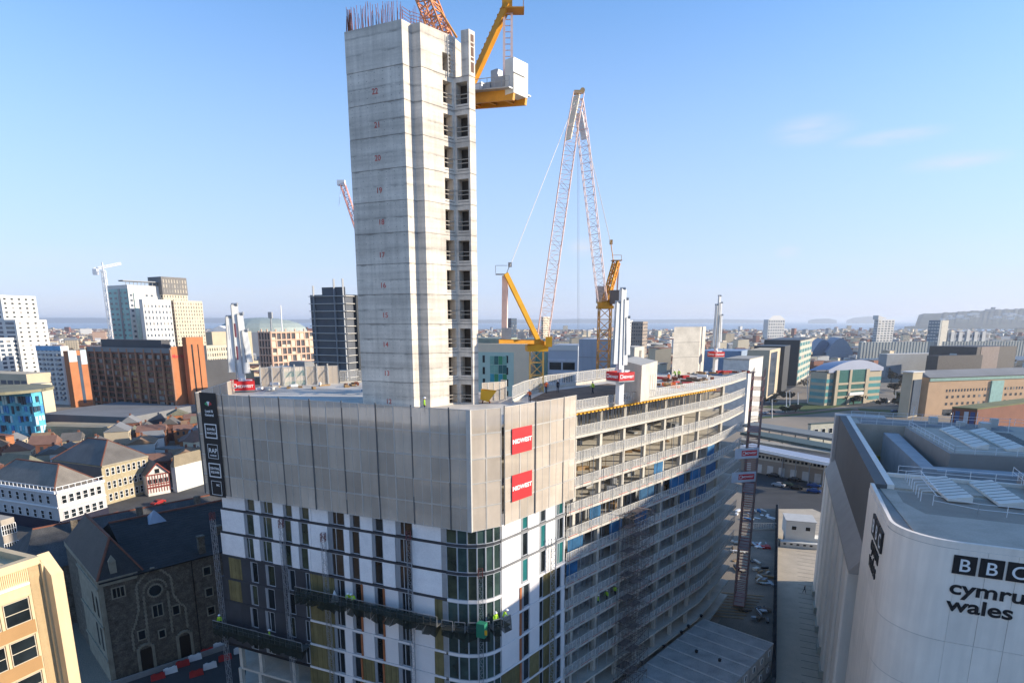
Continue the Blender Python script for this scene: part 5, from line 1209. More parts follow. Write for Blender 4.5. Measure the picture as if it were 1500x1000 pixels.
for i, (u, v) in enumerate(((1027, 903), (1008, 918), (998, 927), (972, 948), (940, 972), (915, 990), (1020, 955), (1054, 968))):
    p = atz(u, v, 5.75); m = MB(); m.box(p, (.3, .3, .35), .4); m.box(p + V((0, 0, .35)), (.4, .4, .06), .4); o = m.build('roof_vent', BLK); tag(o, 'small black vent cap on the cabin roofs', 'vent', 'vents on the cabin roofs')
# white cabin with ramp on the plaza
wc = thing('site_cabin', 'white portable cabin raised on a lower white unit on the sunlit plaza', 'cabin', atz(1170, 800, 0)); p = atz(1172, 795, 0)
f0 = Face(atz(1149, 797, 0).to_2d(), atz(1191, 801, 0).to_2d()); 
def cab_(f, x0, x1, z0, z1, depth, nm='wall', mm=None): m = MB(); f.box(m, x0, x1, z0, z1, -depth, 0); m.build(nm, mm or mat('cabin_white', (.66, .65, .60), .6, .06), wc)
cab_(f0, 0, f0.len*1.02, 2.2, 6.2, 6.0); cab_(f0, -.15, f0.len*1.05, 6.2, 6.4, 6.2, 'roof', STEELW)
cab_(f0, f0.len*.0, f0.len*1.25, 0, 2.2, 3.0, 'base_unit'); cab_(f0, -1.2, f0.len*1.2, 0, 1.3, -1.6, 'ramp_side')
for x in (.28, .76): window(f0, wc, f0.len*x, 4.0, 1.2, 1.1, .01, 1, 1, .07, WHT, PANE)
for i in range(5): m = MB(); f0.box(m, i*1.5 - .5, i*1.5 + .1, .6, 1.0, 1.6, 1.63); m.build('vent_opening', BLK, wc)
# hoarding between site and plaza
hd = thing('site_hoarding', 'dark solid hoarding fence running between the building site and the plaza', 'fence', (60, 120, 0))
f = Face(atz(1135, 1010, 0).to_2d(), atz(1139, 742, 0).to_2d()); n = int(f.len/2.4)
hm = MB(); hm.para((0, -.03, 0), (2.36, 0, 0), (0, .06, 0), (0, 0, 2.4)); hm.para((0, .03, .2), (.1, 0, 0), (0, .5, 0), (0, 0, 1.8)); hme = hm.mesh('panel', mat('hoarding_dark', (.07, .08, .09), .7, .15, .6))
for i in range(n): inst('panel', hme, hd, f.P(i*2.4, 0, 0), f.rz)
f2 = Face(atz(1092, 776, 0).to_2d(), atz(1136, 776, 0).to_2d()); fe = thing('mesh_fence', 'low wire fence closing the building site in front of dark rubbish', 'fence', (f2.o.x, f2.o.y, 0)); lean_guard(fe, f2.o.to_2d(), f2.P(f2.len, 0).to_2d(), .3, 2.5)
# clutter on the site ground
rs = random.Random(21)
sitebits = [(1075, 800, 'pale planks and boards laid along the foot of the open floors', [TIMBER, WHT, CONC2], 16, 5), (1098, 830, 'timber boards and a dark pipe lying on the site road', [TIMBER, CONC2, BLK], 12, 4), (1112, 900, 'dark heap of stacked material against the hoarding', [BLK, PLY, STEELG], 14, 2.5), (1118, 800, 'red and white crates stacked by the hoarding', [RED, WHT, STEELG], 10, 2), (1105, 755, 'blue and white rubbish scattered behind the wire fence', [WHT, BLUE, WHT, STEELG], 20, 5), (1120, 850, 'grey pallets stacked along the hoarding', [STEELG, TIMBER, CONC2], 10, 2)]
for u, v, lb, mm, n, sp in sitebits: junk(u, v, lb, mm, n, 1.2, sp, z=.02)
for i in range(9): 
    p = atz(1085 - i*4, 870 + i*4, .02); m = MB(); m.box(p, (9, .5, .08), R(-12)); o = m.build('site_plank', TIMBER); tag(o, 'long brown plank laid in rows on the site road', 'plank', 'planks on the site road')
# shrubs: dark green bushes at the foot of the open floors
def leaf_clump(name, label, p, rx, rz_, n, mm, cat='shrub', group=None, trunk=True, seed=0, ls=.35):
    r = random.Random(seed); root = thing(name, label, cat, p, group)
    if trunk:
        m = MB(); m.tube(p, p + V((0, 0, rz_*1.0)), rx*.09, rx*.04, 7)
        for k in range(5): a = r.random()*6.3; m.tube(p + V((0, 0, rz_*(.5 + .1*k))), p + V((math.cos(a)*rx*.6, math.sin(a)*rx*.6, rz_*(1.1 + .1*k))), rx*.035, rx*.015, 5)
        m.build('trunk', mat('bark', (.06, .045, .03), .9), root)
    m = MB(); cl = [(V((r.gauss(0, .45), r.gauss(0, .45), r.uniform(-.5, .8))), r.uniform(.3, .55)) for _ in range(9)]
    for i in range(n):
        c, cr = cl[i % 9]; d = V((r.gauss(0, 1), r.gauss(0, 1), r.gauss(0, 1))).normalized()*cr*r.uniform(.55, 1.05); q_ = c + d
        w = p + V((q_.x*rx, q_.y*rx, rz_*(1.15 if trunk else .55) + q_.z*rz_*.55)); t1 = V((r.gauss(0, 1), r.gauss(0, 1), r.gauss(0, .6))).normalized()*ls; t2 = V((r.gauss(0, 1), r.gauss(0, 1), r.gauss(0, .6))).normalized()*ls
        m.quad(w - t1, w + t2, w + t1, w - t2)
    m.build('crown', mm, root); return root
LEAF = mat('leaf_dark', (.045, .06, .022), .85, .4, .5, fine=.3); LEAFB = mat('winter_twigs', (.11, .085, .055), .9, .3, .4, fine=.25)
for i, (u, v) in enumerate(((985, 880), (1000, 868), (955, 930), (965, 905), (880, 985))): leaf_clump('shrub', 'dark green shrub growing at the foot of the open floors', atz(u, v, 0), 1.3, 2.4, 260, LEAF, group='shrubs beside the cabins', trunk=True, seed=i)
# ================================================================== the city: buildings placed from the picture
BLDS = []
class Bld:
    """box building: near vertical edge at picture column um (depth D), left face back to column ul, right face back to ur; base on the ground"""
    def __init__(s, name, label, cat, ul, um, ur, vt, D, wm_, az=-66, az2=None, roofm=None, group=None, zb=0, wr=None):
        N = aty(um, vt, D); s.h = N.z; s.N = N.to_2d()
        dL = V((math.sin(R(az)), math.cos(R(az)))); a2 = az + 90 if az2 is None else az2; dR = V((math.sin(R(a2)), math.cos(R(a2))))
        def ln(d, u):
            k = (u - CX)/F; return abs((k*(s.N.y*CP + (H - s.h)*SP) - s.N.x)/(d.x - k*d.y*CP))
        s.A = s.N + dL*ln(dL, ul); s.B = s.N + dR*ln(dR, ur); s.Cn = s.A + s.B - s.N
        s.root = thing(name, label, cat, (s.N.x, s.N.y, zb), group); cc0 = (s.A + s.B)/2; BLDS.append((cc0.x, cc0.y, max((s.A - s.B).length, (s.N - s.Cn).length)/2))
        s.L = Face(s.A, s.N); s.Rt = Face(s.N, s.B)
        MB().prism([s.A, s.N, s.B, s.Cn], zb, s.h).build('wall', wm_, s.root)
        if roofm:
            c = (s.A + s.B)/2; MB().prism([p + (p - c).normalized()*.25 for p in (s.A, s.N, s.B, s.Cn)], s.h, s.h + .5).build('roof', roofm, s.root)
    def wl(s, nx, ny, fx=.5, fz=.5, z0=2, z1=None, m=None, x0=0, x1=1, **k): return grid_windows(s.root, s.L, s.L.len*x0, s.L.len*x1, z0, z1 or s.h - 1, nx, ny, fx, fz, m or PANE, **k)
    def wr(s, nx, ny, fx=.5, fz=.5, z0=2, z1=None, m=None, x0=0, x1=1, **k): return grid_windows(s.root, s.Rt, s.Rt.len*x0, s.Rt.len*x1, z0, z1 or s.h - 1, nx, ny, fx, fz, m or PANE, **k)
    def lpart(s, nm, x0, x1, z0, z1, o, m): q = MB(); s.L.box(q, s.L.len*x0, s.L.len*x1, z0, z1, -.1, o); return q.build(nm, m, s.root)
    def rpart(s, nm, x0, x1, z0, z1, o, m): q = MB(); s.Rt.box(q, s.Rt.len*x0, s.Rt.len*x1, z0, z1, -.1, o); return q.build(nm, m, s.root)
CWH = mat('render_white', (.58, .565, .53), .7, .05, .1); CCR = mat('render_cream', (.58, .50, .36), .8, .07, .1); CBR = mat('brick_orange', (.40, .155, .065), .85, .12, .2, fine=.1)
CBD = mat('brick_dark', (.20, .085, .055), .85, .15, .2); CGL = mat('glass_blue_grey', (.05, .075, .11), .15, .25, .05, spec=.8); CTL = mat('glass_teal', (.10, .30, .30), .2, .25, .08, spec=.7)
CGR = mat('roof_grey', (.20, .20, .20), .85, .15, .05); CRD = mat('roof_dark_grey', (.075, .075, .08), .8, .2, .05); CGP = mat('panel_grey', (.30, .31, .32), .7, .08, .1); FARW = mat('window_far', (.06, .065, .07), .25, .75, .45, spec=.7)
CBE = mat('stone_beige', (.48, .40, .28), .85, .08, .1); CBL = mat('cladding_blue', (.12, .33, .55), .5, .2, .3); CPK = mat('frame_pinkish', (.55, .36, .26), .85, .1, .2); ROCKG = mat('roof_slate_grey', (.135, .122, .108), .7, .2, .2, fine=.2)
# --- far left white stepped tower
b = Bld('apartment_tower', 'white stepped apartment tower with rows of dark balconies beyond the turquoise building', 'tower', -60, 0, 52, 432, 430, CWH, az=-75); b.wr(5, 22, .35, .4, 4); b.wl(5, 22, .4, .5, 4)
b2 = Bld('apartment_tower', 'lower white apartment wing with grey window bays joined to the stepped tower', 'tower', -30, 22, 68, 468, 415, CWH, az=-75); b2.wr(4, 17, .3, .35, 4); b2.wl(3, 17, .7, .6, 4, m=CGL)
b3 = Bld('apartment_tower', 'white slab with long window strips in front of the stepped tower', 'tower', -20, -4, 26, 495, 405, CWH, az=-75); b3.wr(3, 14, .6, .6, 3, m=CGL)
# --- white and teal tower
b = Bld('office_tower', 'white tower with teal glass side and a steel roof canopy', 'tower', 157, 186, 246, 417, 500, CWH, az=-60); b.lpart('glass_side', .03, .97, 25, b.h - 3, .3, CTL); b.lpart('glass_slot', .52, .62, 25, b.h - 3, .5, CGL); b.wl(4, 14, .5, .4, 20, b.h - 4, CGL, out=.4); b.wr(8, 14, .45, .4, 20, b.h - 6, CGL, skip=lambda i, j: i in (1, 2, 5))
b.rpart('pale_fin', .12, .2, 10, b.h - 6, .8, mat('panel_mint', (.55, .66, .58), .6)); 
q = MB()
for i in range(12): q.bar(b.Rt.P(b.Rt.len*i/11, b.h, -2), b.Rt.P(b.Rt.len*i/11, b.h + 3, -1), .35)
q.bar(b.Rt.P(-3, b.h + 3.2, 0), b.Rt.P(b.Rt.len + 1, b.h + 3.2, 0), .7); q.bar(b.Rt.P(-3, b.h + 3, -6), b.Rt.P(b.Rt.len + 1, b.h + 3, -6), .7); q.para(b.Rt.P(-3, b.h + 3.3, -7), b.Rt.r*(b.Rt.len + 4), b.Rt.n*7, V((0, 0, .3))); q.build('roof_canopy', CGP, b.root)
b2 = Bld('office_tower', 'bright white lower block with grid windows in front of the teal tower', 'tower', 203, 208, 250, 438, 485, CWH, az=-60); b2.wr(8, 12, .4, .45, 14, b2.h - 3, CGL)
# --- cream tower with dark crown
b = Bld('apartment_tower', 'tall cream gridded tower with a dark grey crown', 'tower', 217, 236, 272, 406, 520, CCR, az=-60); b.wr(9, 26, .38, .6, 6, m=FARW); b.wl(4, 26, .4, .6, 6, m=FARW)
b.rpart('dark_crown', -.02, 1.02, b.h - 14, b.h + .6, .3, mat('crown_grey', (.17, .16, .15), .7)); b.lpart('dark_crown', -.02, 1.02, b.h - 14, b.h + .6, .3, mat('crown_grey', (.17, .16, .15), .7)); b.wr(9, 3, .35, .7, b.h - 13, b.h - 1, mat('crown_light', (.45, .40, .32)), out=.5)
b = Bld('apartment_tower', 'cream gridded slab stepping down beside the dark crowned tower', 'tower', 243, 254, 296, 440, 505, CCR, az=-60); b.wr(11, 22, .36, .6, 6, m=FARW); b.wl(3, 22, .4, .6, 6, m=CBD)
# --- white far crane
p = aty(152, 500, 560); wcr = thing('tower_crane', 'small white tower crane standing behind the teal tower', 'crane', (p.x, p.y, 0))
q = MB(); t = aty(151, 396, 560); lattice(q, (t.x, t.y, 0), t, 2.6, 24, .5); q.build('mast', WHT, wcr); q = MB(); a_, b_ = aty(138, 394, 560), aty(177, 386, 572); lattice(q, a_, b_, 1.8, 10, .5); q.box((a_.x + 1, a_.y, a_.z - 5), (4, 3, 5)); q.bar(t, t + V((0, 0, 7)), .8); q.build('jib', WHT, wcr)
# --- brown hotel slab with orange end
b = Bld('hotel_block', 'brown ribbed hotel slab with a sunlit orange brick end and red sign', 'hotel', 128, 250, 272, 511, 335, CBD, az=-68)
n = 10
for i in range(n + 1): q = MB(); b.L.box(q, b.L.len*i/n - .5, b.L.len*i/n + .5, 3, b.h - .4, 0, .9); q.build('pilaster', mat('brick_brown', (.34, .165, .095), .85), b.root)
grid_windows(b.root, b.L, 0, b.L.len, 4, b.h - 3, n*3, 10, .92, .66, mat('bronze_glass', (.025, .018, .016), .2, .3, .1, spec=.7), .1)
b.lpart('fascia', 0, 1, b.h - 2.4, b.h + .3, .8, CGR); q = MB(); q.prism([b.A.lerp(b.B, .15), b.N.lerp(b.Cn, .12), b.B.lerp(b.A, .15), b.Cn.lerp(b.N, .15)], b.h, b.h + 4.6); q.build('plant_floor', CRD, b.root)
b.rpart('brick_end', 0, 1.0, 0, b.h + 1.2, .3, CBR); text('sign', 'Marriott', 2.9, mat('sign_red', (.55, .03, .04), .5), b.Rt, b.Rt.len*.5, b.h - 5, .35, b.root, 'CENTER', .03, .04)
b2 = Bld('stair_tower', 'tall orange brick stair tower beside the brown hotel slab', 'tower', 266, 272, 297, 494, 338, CBR, az=-68); b2.rpart('window_strip', .25, .34, 3, b2.h - 4, .05, PANE); b2.rpart('window_strip', .62, .68, 3, b2.h - 4, .05, PANE)
# --- blue-white flats with red piers
b = Bld('apartment_block', 'white and blue flats with stacked balconies beside the brown hotel', 'building', 52, 88, 100, 507, 400, CWH, az=-72); b.wl(6, 11, .5, .5, 3, m=CGL); b.lpart('blue_strip', 0, 1, b.h - 3, b.h + .2, .2, CBL)
for i in range(3):
    for j in range(10): q = MB(); b.L.box(q, b.L.len*(.2 + .28*i), b.L.len*(.32 + .28*i), 3 + j*3.3, 4 + j*3.3, 0, 1.1); q.build('balcony', CGP, b.root)
b = Bld('apartment_block', 'orange red pier block with pale blue tops next to the flats', 'building', 92, 99, 128, 514, 388, CBR, az=-72); b.rpart('pale_top', 0, .4, b.h - 7, b.h + .2, .2, mat('panel_pale_blue', (.45, .55, .58), .6)); b.rpart('window_strip', .42, .58, 2, b.h - 3, .1, CGL); b.rpart('pale_top', .6, 1, b.h - 9, b.h + .2, .25, mat('panel_pale_blue', (.45, .55, .58), .6))
# --- turquoise building with round roof, beige neighbours
b = Bld('college_building', 'turquoise and blue clad building with vertical fins under a round roof', 'building', -60, 45, 60, 575, 262, mat('turquoise', (.10, .40, .52), .5, .3, .25), az=-80)
rs = random.Random(2); cols = [mat('fin_blue', (.06, .25, .55), .5), mat('fin_cyan', (.12, .50, .66), .5), mat('fin_pale', (.45, .66, .72), .5), mat('fin_dark', (.03, .05, .08), .4)]
for f in (b.L, b.Rt):
    n = int(f.len/1.4)
    for i in range(n):
        for j in range(5):
            if rs.random() < .8: q = MB(); f.box(q, f.len*i/n, f.len*(i + .75)/n, 1 + j*4.4 + rs.random()*2, 5 + j*4.4, 0, .35); q.build('cladding_fin', cols[rs.randrange(4)], b.root)
q = MB(); c = (b.A + b.B)/2; q.tube((c.x, c.y, b.h), (c.x, c.y, b.h + 1.2), b.L.len*.52, n=24); q.build('round_roof', mat('roof_olive', (.22, .20, .13), .9, .2, .1), b.root)
b = Bld('low_building', 'beige blank walled block behind the turquoise building', 'building', -40, 38, 74, 548, 330, CBE, az=-75); b.wl(8, 3, .8, .3, 3, m=CGL)
b = Bld('low_building', 'cream stepped block between turquoise building and white flats', 'building', 44, 60, 76, 562, 318, CCR, az=-72)
# --- multi-storey car park deck and station building in front of the hotel
b = Bld('car_park_deck', 'long low concrete car park deck in front of the brown hotel', 'car park', 58, 190, 300, 611, 292, CGR, az=-78); b.lpart('open_level', .02, .98, 2.5, 5.0, .1, CRD); b.rpart('open_level', .02, .98, 2.5, 5.0, .1, CRD)
b = Bld('station_shed', 'long tan shed with faint wall lettering before the car park deck', 'building', 44, 150, 178, 626, 262, mat('shed_tan', (.36, .29, .19), .85, .2, .1), az=-82)
b.lpart('wall_sign', .15, .85, b.h - 3.2, b.h - 1.2, .05, mat('sign_faded', (.30, .25, .18)))
# --- unfinished pinkish frame
b = Bld('unfinished_block', 'unfinished pinkish concrete frame block with open bays', 'building', 379, 396, 458, 487, 470, CRD, az=-62)
nx = 9; ny = 8
for f, nn in ((b.Rt, nx), (b.L, 4)):
    for i in range(nn + 1): q = MB(); f.box(q, f.len*i/nn - .5, f.len*i/nn + .5, 0, b.h + (2.5 if i % 2 else 1), 0, .8); q.build('column', CPK, b.root)
    for j in range(ny + 1): q = MB(); f.box(q, 0, f.len, b.h*j/ny - .5, b.h*j/ny + .5, .0, 1.0); q.build('beam', CPK, b.root)
q = MB(); rs = random.Random(8)
for i in range(nx):
    for j in range(ny):
        if rs.random() < .5: b.Rt.box(q, b.Rt.len*(i + .1)/nx, b.Rt.len*(i + .9)/nx, b.h*j/ny + .5, b.h*(j + rs.choice([.35, .9]))/ny + .1, 0, .3)
q.build('infill_panels', CCR, b.root, 'stuff')
# --- white low pavilion and cream arcade block
b = Bld('office_pavilion', 'white low pavilion with ribbon windows below the unfinished frame', 'building', 379, 412, 449, 540, 330, CWH, az=-64); b.rpart('glazing', .03, .97, b.h - 5, b.h - 2, .1, CTL); b.rpart('glazing', .03, .97, b.h - 10.5, b.h - 7.5, .1, CTL); b.lpart('grey_wall', 0, 1, 0, b.h - .6, .1, CGP)
b = Bld('plant_room', 'grey flat box of the pavilion under the dark tower', 'building', 424, 446, 460, 530, 345, CGR, az=-64)
b = Bld('office_block', 'cream block of small square windows behind the red boom skirt', 'building', 296, 302, 352, 506, 420, CCR, az=-60); b.wr(15, 9, .5, .55, 4, m=FARW)
b = Bld('civic_hall', 'pale hall with a white pitched roof behind the cream block', 'building', 300, 310, 368, 486, 640, CBE, az=-60)
q = MB(); c = b.Rt.P(b.Rt.len*.3, b.h, -8); q.add([c + V((-14, 0, 0)), c + V((14, 0, 0)), c + V((0, 0, 6))], [(0, 1, 2)]); q.add([c + V((-14, 0, 0)), c + V((0, 0, 6)), c + V((0, 30, 6)), c + V((-14, 30, 0))], [(0, 1, 2, 3)]); q.add([c + V((14, 0, 0)), c + V((14, 30, 0)), c + V((0, 30, 6)), c + V((0, 0, 6))], [(0, 1, 2, 3)]); q.build('pitched_roof', WHT, b.root)
b = Bld('office_block', 'dark mansard block between hotel and the boom', 'building', 296, 300, 345, 528, 385, CRD, az=-60)
# --- dome
p = aty(385, 480, 900); dm = thing('exhibition_dome', 'low grey green dome on the skyline beside the dark tower', 'dome', (p.x, p.y, 0)); q = MB(); n = 20; vs = []
for k in range(5):
    a = math.pi/2*k/5; vs += [(p.x + 62*math.cos(a)*math.cos(2*math.pi*i/n), p.y + 62*math.cos(a)*math.sin(2*math.pi*i/n), 40 + 20*math.sin(a)) for i in range(n)]
vs.append((p.x, p.y, 60)); q.add(vs, [(k*n + i, k*n + (i+1) % n, (k+1)*n + (i+1) % n, (k+1)*n + i) for k in range(4) for i in range(n)] + [(4*n + i, 4*n + (i+1) % n, 5*n) for i in range(n)]); q.build('dome_shell', mat('dome_grey', (.32, .36, .32), .6), dm); q = MB(); q.tube((p.x, p.y, 0), (p.x, p.y, 40), 62, n=20); q.build('drum', CGP, dm)
p = aty(396, 480, 600); ms = thing('telecom_mast', 'slim dark telecom mast above the pinkish frame', 'mast', (p.x, p.y, 0)); q = MB(); t = aty(396, 460, 600); q.tube((p.x, p.y, 0), t, .9, .7, 8); q.box((t.x, t.y, t.z - 4), (3.6, 3, 6)); q.build('mast', CGP, ms)
p = aty(412, 480, 700); ms = thing('chimney_pole', 'thin white pole rising behind the pinkish frame', 'pole', (p.x, p.y, 0)); q = MB(); t = aty(411, 447, 700); q.tube((p.x, p.y, 0), t, .9, .6, 8); q.tube((p.x, p.y, 0), (p.x, p.y, 6), 2, 2, 8); q.build('pole', WHT, ms)
# --- dark blue scaffolded tower
b = Bld('student_tower', 'dark blue grey tower wrapped in scaffold bands beside the core tower', 'tower', 454, 505, 545, 431, 205, mat('tower_dark_blue', (.085, .092, .105), .5, .15, .3), az=-66)
for i in range(24):
    z_ = b.h - .6 - i*2.45
    b.lpart('scaffold_band', -.02, 1.02, z_, z_ + .2, .6, STEELW); b.rpart('scaffold_band', -.02, 1.02, z_, z_ + .2, .6, STEELW)
for x in (.12, .72, .97): b.lpart('scaffold_pole', x, x + .012, 0, b.h + (5 if x > .5 else 3), .7, CGP)
b.lpart('raised_top', .35, 1.0, b.h, b.h + 2.4, -.4, mat('tower_dark_blue', (.055, .075, .105)))
for i in range(3):
    for j in range(5): q = MB(); b.L.box(q, b.L.len*(.18 + .2*i), b.L.len*(.27 + .2*i), 12 + j*3.4, 13.6 + j*3.4, 0, .12); q.build('window', mat('window_brown', (.16, .12, .11), .4), b.root)
b.rpart('hoist', .3, .5, 0, b.h, 1.0, mat('hoist_dark', (.03, .035, .04), .6)); b.rpart('grey_cladding', .52, 1.0, 0, b.h - 1, .3, mat('green_grey', (.28, .31, .29), .7))
# --- green panelled university block
b = Bld('university_building', 'pale building with a stone frame around coloured green glass panels', 'building', 640, 775, 806, 504, 215, mat('stone_pink_beige', (.80, .63, .44), .8, .06, .2), az=-72)
b.lpart('green_wall', .05, .84, 4, b.h - 3, .05, mat('panel_pale_green', (.48, .60, .50), .6, .06, .2)); rs = random.Random(6)
gp = [mat('glass_green_a', (.03, .14, .13), .2), mat('glass_green_b', (.05, .28, .12), .3), mat('glass_green_c', (.22, .42, .32), .4), mat('glass_cyan_d', (.05, .34, .40), .3)]
for i in range(4):
    for j in range(9): x = b.L.sx(718 + i*6.2, 40); x1 = b.L.sx(718 + i*6.2 + 5.7, 40); q = MB(); b.L.box(q, x, x1, 14 + j*3.2, 17 + j*3.2, .05, .12); q.build('colour_panel', gp[rs.randrange(4)], b.root)
for u_ in (707, 741):
    for j in range(7): x = b.L.sx(u_, 40); q = MB(); b.L.box(q, x, x + .9, 15 + j*4.2, 17.6 + j*4.2, .05, .1); q.build('window', PANE, b.root)
b2 = Bld('roof_plant', 'green grey rooftop plant room on the university block', 'building', 690, 735, 760, 496, 222, mat('plant_green', (.22, .25, .20), .7), az=-72)
b2 = Bld('university_wing', 'teal glazed stair wing next to the yellow crane mast', 'building', 770, 800, 805, 496, 222, CTL, az=-72)
# --- blue-grey block and white framed office
b = Bld('blank_block', 'large blank blue grey concrete block behind the deck rail', 'building', 848, 905, 913, 497, 125, mat('blue_grey_wall', (.40, .43, .48), .8, .06, .2, streak=.05), az=-70)
for z_ in (20, 30, 38, 44, 47.5): b.lpart('joint', 0, 1, z_, z_ + .08, .01, CONCD)
b = Bld('framed_office', 'blue grey office with wide dark window openings beside the blank block', 'building', 803, 847, 860, 507, 205, mat('office_blue_grey', (.38, .41, .46), .7, .05, .2), az=-75)
b.lpart('white_parapet', 0, 1, b.h - 1.4, b.h + .4, .2, CWH)
for j in range(7):
    z_ = b.h - 8 - j*4.2
    for x in (.05, .5): b.lpart('window', x, x + (.36 if j else .40), z_, z_ + 2.5, .04, PANE)
    b.lpart('white_band', 0, .92, z_ + 3.0, z_ + 3.6, .15, mat('band_blue_white', (.48, .50, .54), .7))
# --- far towers next to the core
for ul, um, ur, vt, D, m_, lb in ((744, 749, 757, 466, 900, CGL, 'slim dark glass tower far behind the yellow crane'), (793, 796, 806, 464, 1100, CCR, 'cream slab tower far behind the yellow crane jib'), (912, 917, 927, 469, 700, CWH, 'white tower block of the far pair behind the placing boom'), (925, 942, 949, 471, 650, mat('tower_brown', (.30, .24, .19), .8), 'brown grey tower block of the far pair behind the placing boom')):
    b = Bld('far_tower', lb, 'tower', ul, um, ur, vt, D, m_, az=-66); b.wl(5, 14, .55, .5, 3, m=FARW, out=.1); b.wr(4, 14, .5, .5, 3, m=FARW, out=.1)
# --- right-hand middle distance
b = Bld('office_block', 'long black office block with a pale end beyond the white houses', 'building', 1120, 1172, 1190, 498, 520, mat('black_cladding', (.045, .047, .05), .5, .1, .1), az=-70, az2=32); b.rpart('pale_end', .05, 1, 2, b.h - 1, .15, mat('end_green_cream', (.42, .40, .32), .7)); b.wr(5, 6, .8, .5, 3, m=CTL, out=.25)
b2 = Bld('office_wing', 'black low wing with steel corner beside the black office block', 'building', 1105, 1150, 1158, 507, 470, mat('black_cladding', (.045, .047, .05)), az=-70, az2=32)
b = Bld('brick_box', 'tan brick box building with glazed corner behind the white houses', 'building', 1095, 1128, 1146, 513, 430, CBE, az=-70, az2=32); b.rpart('glazed_corner', .1, .6, 1, b.h - 2, .1, CGL); b.lpart('window', .45, .55, b.h - 8, b.h - 5, .05, PANE)
b = Bld('blue_shed', 'long blue grey shed roof beside the tan brick box', 'building', 1025, 1085, 1100, 514, 500, mat('shed_blue', (.25, .32, .42), .6), az=-76, az2=32); 
b = Bld('flat_roof_hall', 'broad flat grey roofed hall just beyond the deck end', 'building', 1060, 1098, 1118, 527, 300, mat('hall_white', (.62, .60, .55), .7), az=-72, az2=34, roofm=mat('roof_beige_grey', (.36, .33, .28), .8))
# white houses with gables
for i in range(3):
    p = atz(1104 + i*13, 573 - i*1.5, 0); hs_ = thing('town_house', 'white gabled terrace house beside the main road', 'house', p, 'white gabled houses'); f = Face(p.to_2d(), (p + V((7.6, 3.2, 0))).to_2d()); hh = 11
    q = MB(); f.box(q, 0, f.len, 0, hh, -11, 0); q.build('wall', CWH, hs_)
    q = MB(); a, b_, c, d, e, g = f.P(0, hh, .2), f.P(f.len, hh, .2), f.P(f.len/2, hh + 3.4, .2), f.P(0, hh, -11.2), f.P(f.len, hh, -11.2), f.P(f.len/2, hh + 3.4, -11.2); q.add([a, b_, c, d, e, g], [(0, 1, 2), (0, 2, 5, 3), (1, 4, 5, 2), (3, 5, 4)]); q.build('roof', ROCKG, hs_)
    for z_ in (2, 6, 9): 
        for x in (.22, .6): window(f, hs_, f.len*(x + .09), z_ - .6, 1.3, 1.7, .02, 1, 1, .1, WHT, PANE)
# curved-roof office
b = Bld('curved_roof_office', 'office with a grey blue curved metal roof and green glass centre', 'building', 1188, 1212, 1292, 546, 395, CBE, az=-38, az2=66)
for j in range(4): b.rpart('glass_band', .0, 1.0, 1.8 + j*4.4, 4.3 + j*4.4, .08, CTL); b.lpart('glass_band', .05, .95, 1.8 + j*4.4, 4.3 + j*4.4, .08, CTL)
b.rpart('centre_bay', .12, .72, 0, b.h + 1.5, 1.5, mat('bay_green', (.06, .16, .14), .25)); b.rpart('bay_pier', .12, .17, 0, b.h + 1.5, 2.0, CBE); b.rpart('bay_pier', .66, .72, 0, b.h + 1.5, 2.0, CBE); b.rpart('bay_pier', .36, .40, 0, b.h + 1.5, 2.0, CBE); b.rpart('white_canopy', .38, .64, 6, 8, 2.4, WHT)
for j in range(3): b.rpart('bay_band', .18, .66, 4.6 + j*4.4, 6 + j*4.4, 1.8, CBE)
q = MB(); n = 12
fA, fB = b.Rt, None; back = (b.A - b.N); ex = V((fA.r.x, fA.r.y, 0))
vs = []
for i in range(n + 1):
    t = i/n; z_ = b.h + .3 + 7.5*math.sin(math.pi*(.08 + .84*t)); p0 = fA.P(fA.len*t, z_, 1.0); p1 = p0 + V((back.x, back.y, 0))*1.25; vs += [p0, p1 + V((0, 0, -1.5))]
q.add(vs, [(2*i, 2*i + 2, 2*i + 3, 2*i + 1) for i in range(n)]); q.add([fA.P(0, b.h, 1.0)] + [vs[2*i] for i in range(n + 1)] + [fA.P(fA.len, b.h, 1.0)], [tuple(range(n + 3))]); o = q.build('curved_roof', mat('metal_roof_blue', (.30, .33, .42), .45, .06, .1, metal=.2), b.root)
# brick office with ribbon of square windows
b = Bld('brick_office', 'buff brick office with rows of small square windows and a grey roof', 'building', 1338, 1362, 1560, 553, 350, mat('brick_buff', (.50, .33, .20), .85, .07, .2), az=-35, az2=74)
for j, (z_, nn, s_) in enumerate(((5.5, 22, .42), (9.6, 22, .42), (13.4, 40, .5))):
    grid_windows(b.root, b.Rt, b.Rt.len*.12, b.Rt.len*.97, z_, z_ + 2.6, nn, 1, s_, .6, FARW, .08, 'window_row')
b.rpart('green_eaves', 0, 1, b.h - 2.2, b.h - .4, .5, mat('eaves_green', (.22, .36, .30), .6)); b.rpart('ground_glazing', .12, 1, .3, 3.6, .05, FARW); b.rpart('green_bay', .44, .53, 2.5, b.h - 3, .8, mat('bay_green2', (.30, .48, .42), .4))
q = MB(); q.add([b.Rt.P(-1, b.h, 1), b.Rt.P(b.Rt.len, b.h, 1), b.Rt.P(b.Rt.len, b.h + 3.5, -9), b.Rt.P(-1 + 3, b.h + 3.5, -9), b.Rt.P(b.Rt.len, b.h, -19), b.Rt.P(-1, b.h, -19)], [(0, 1, 2, 3), (3, 2, 4, 5), (0, 3, 5)]); q.build('roof', CGR, b.root)
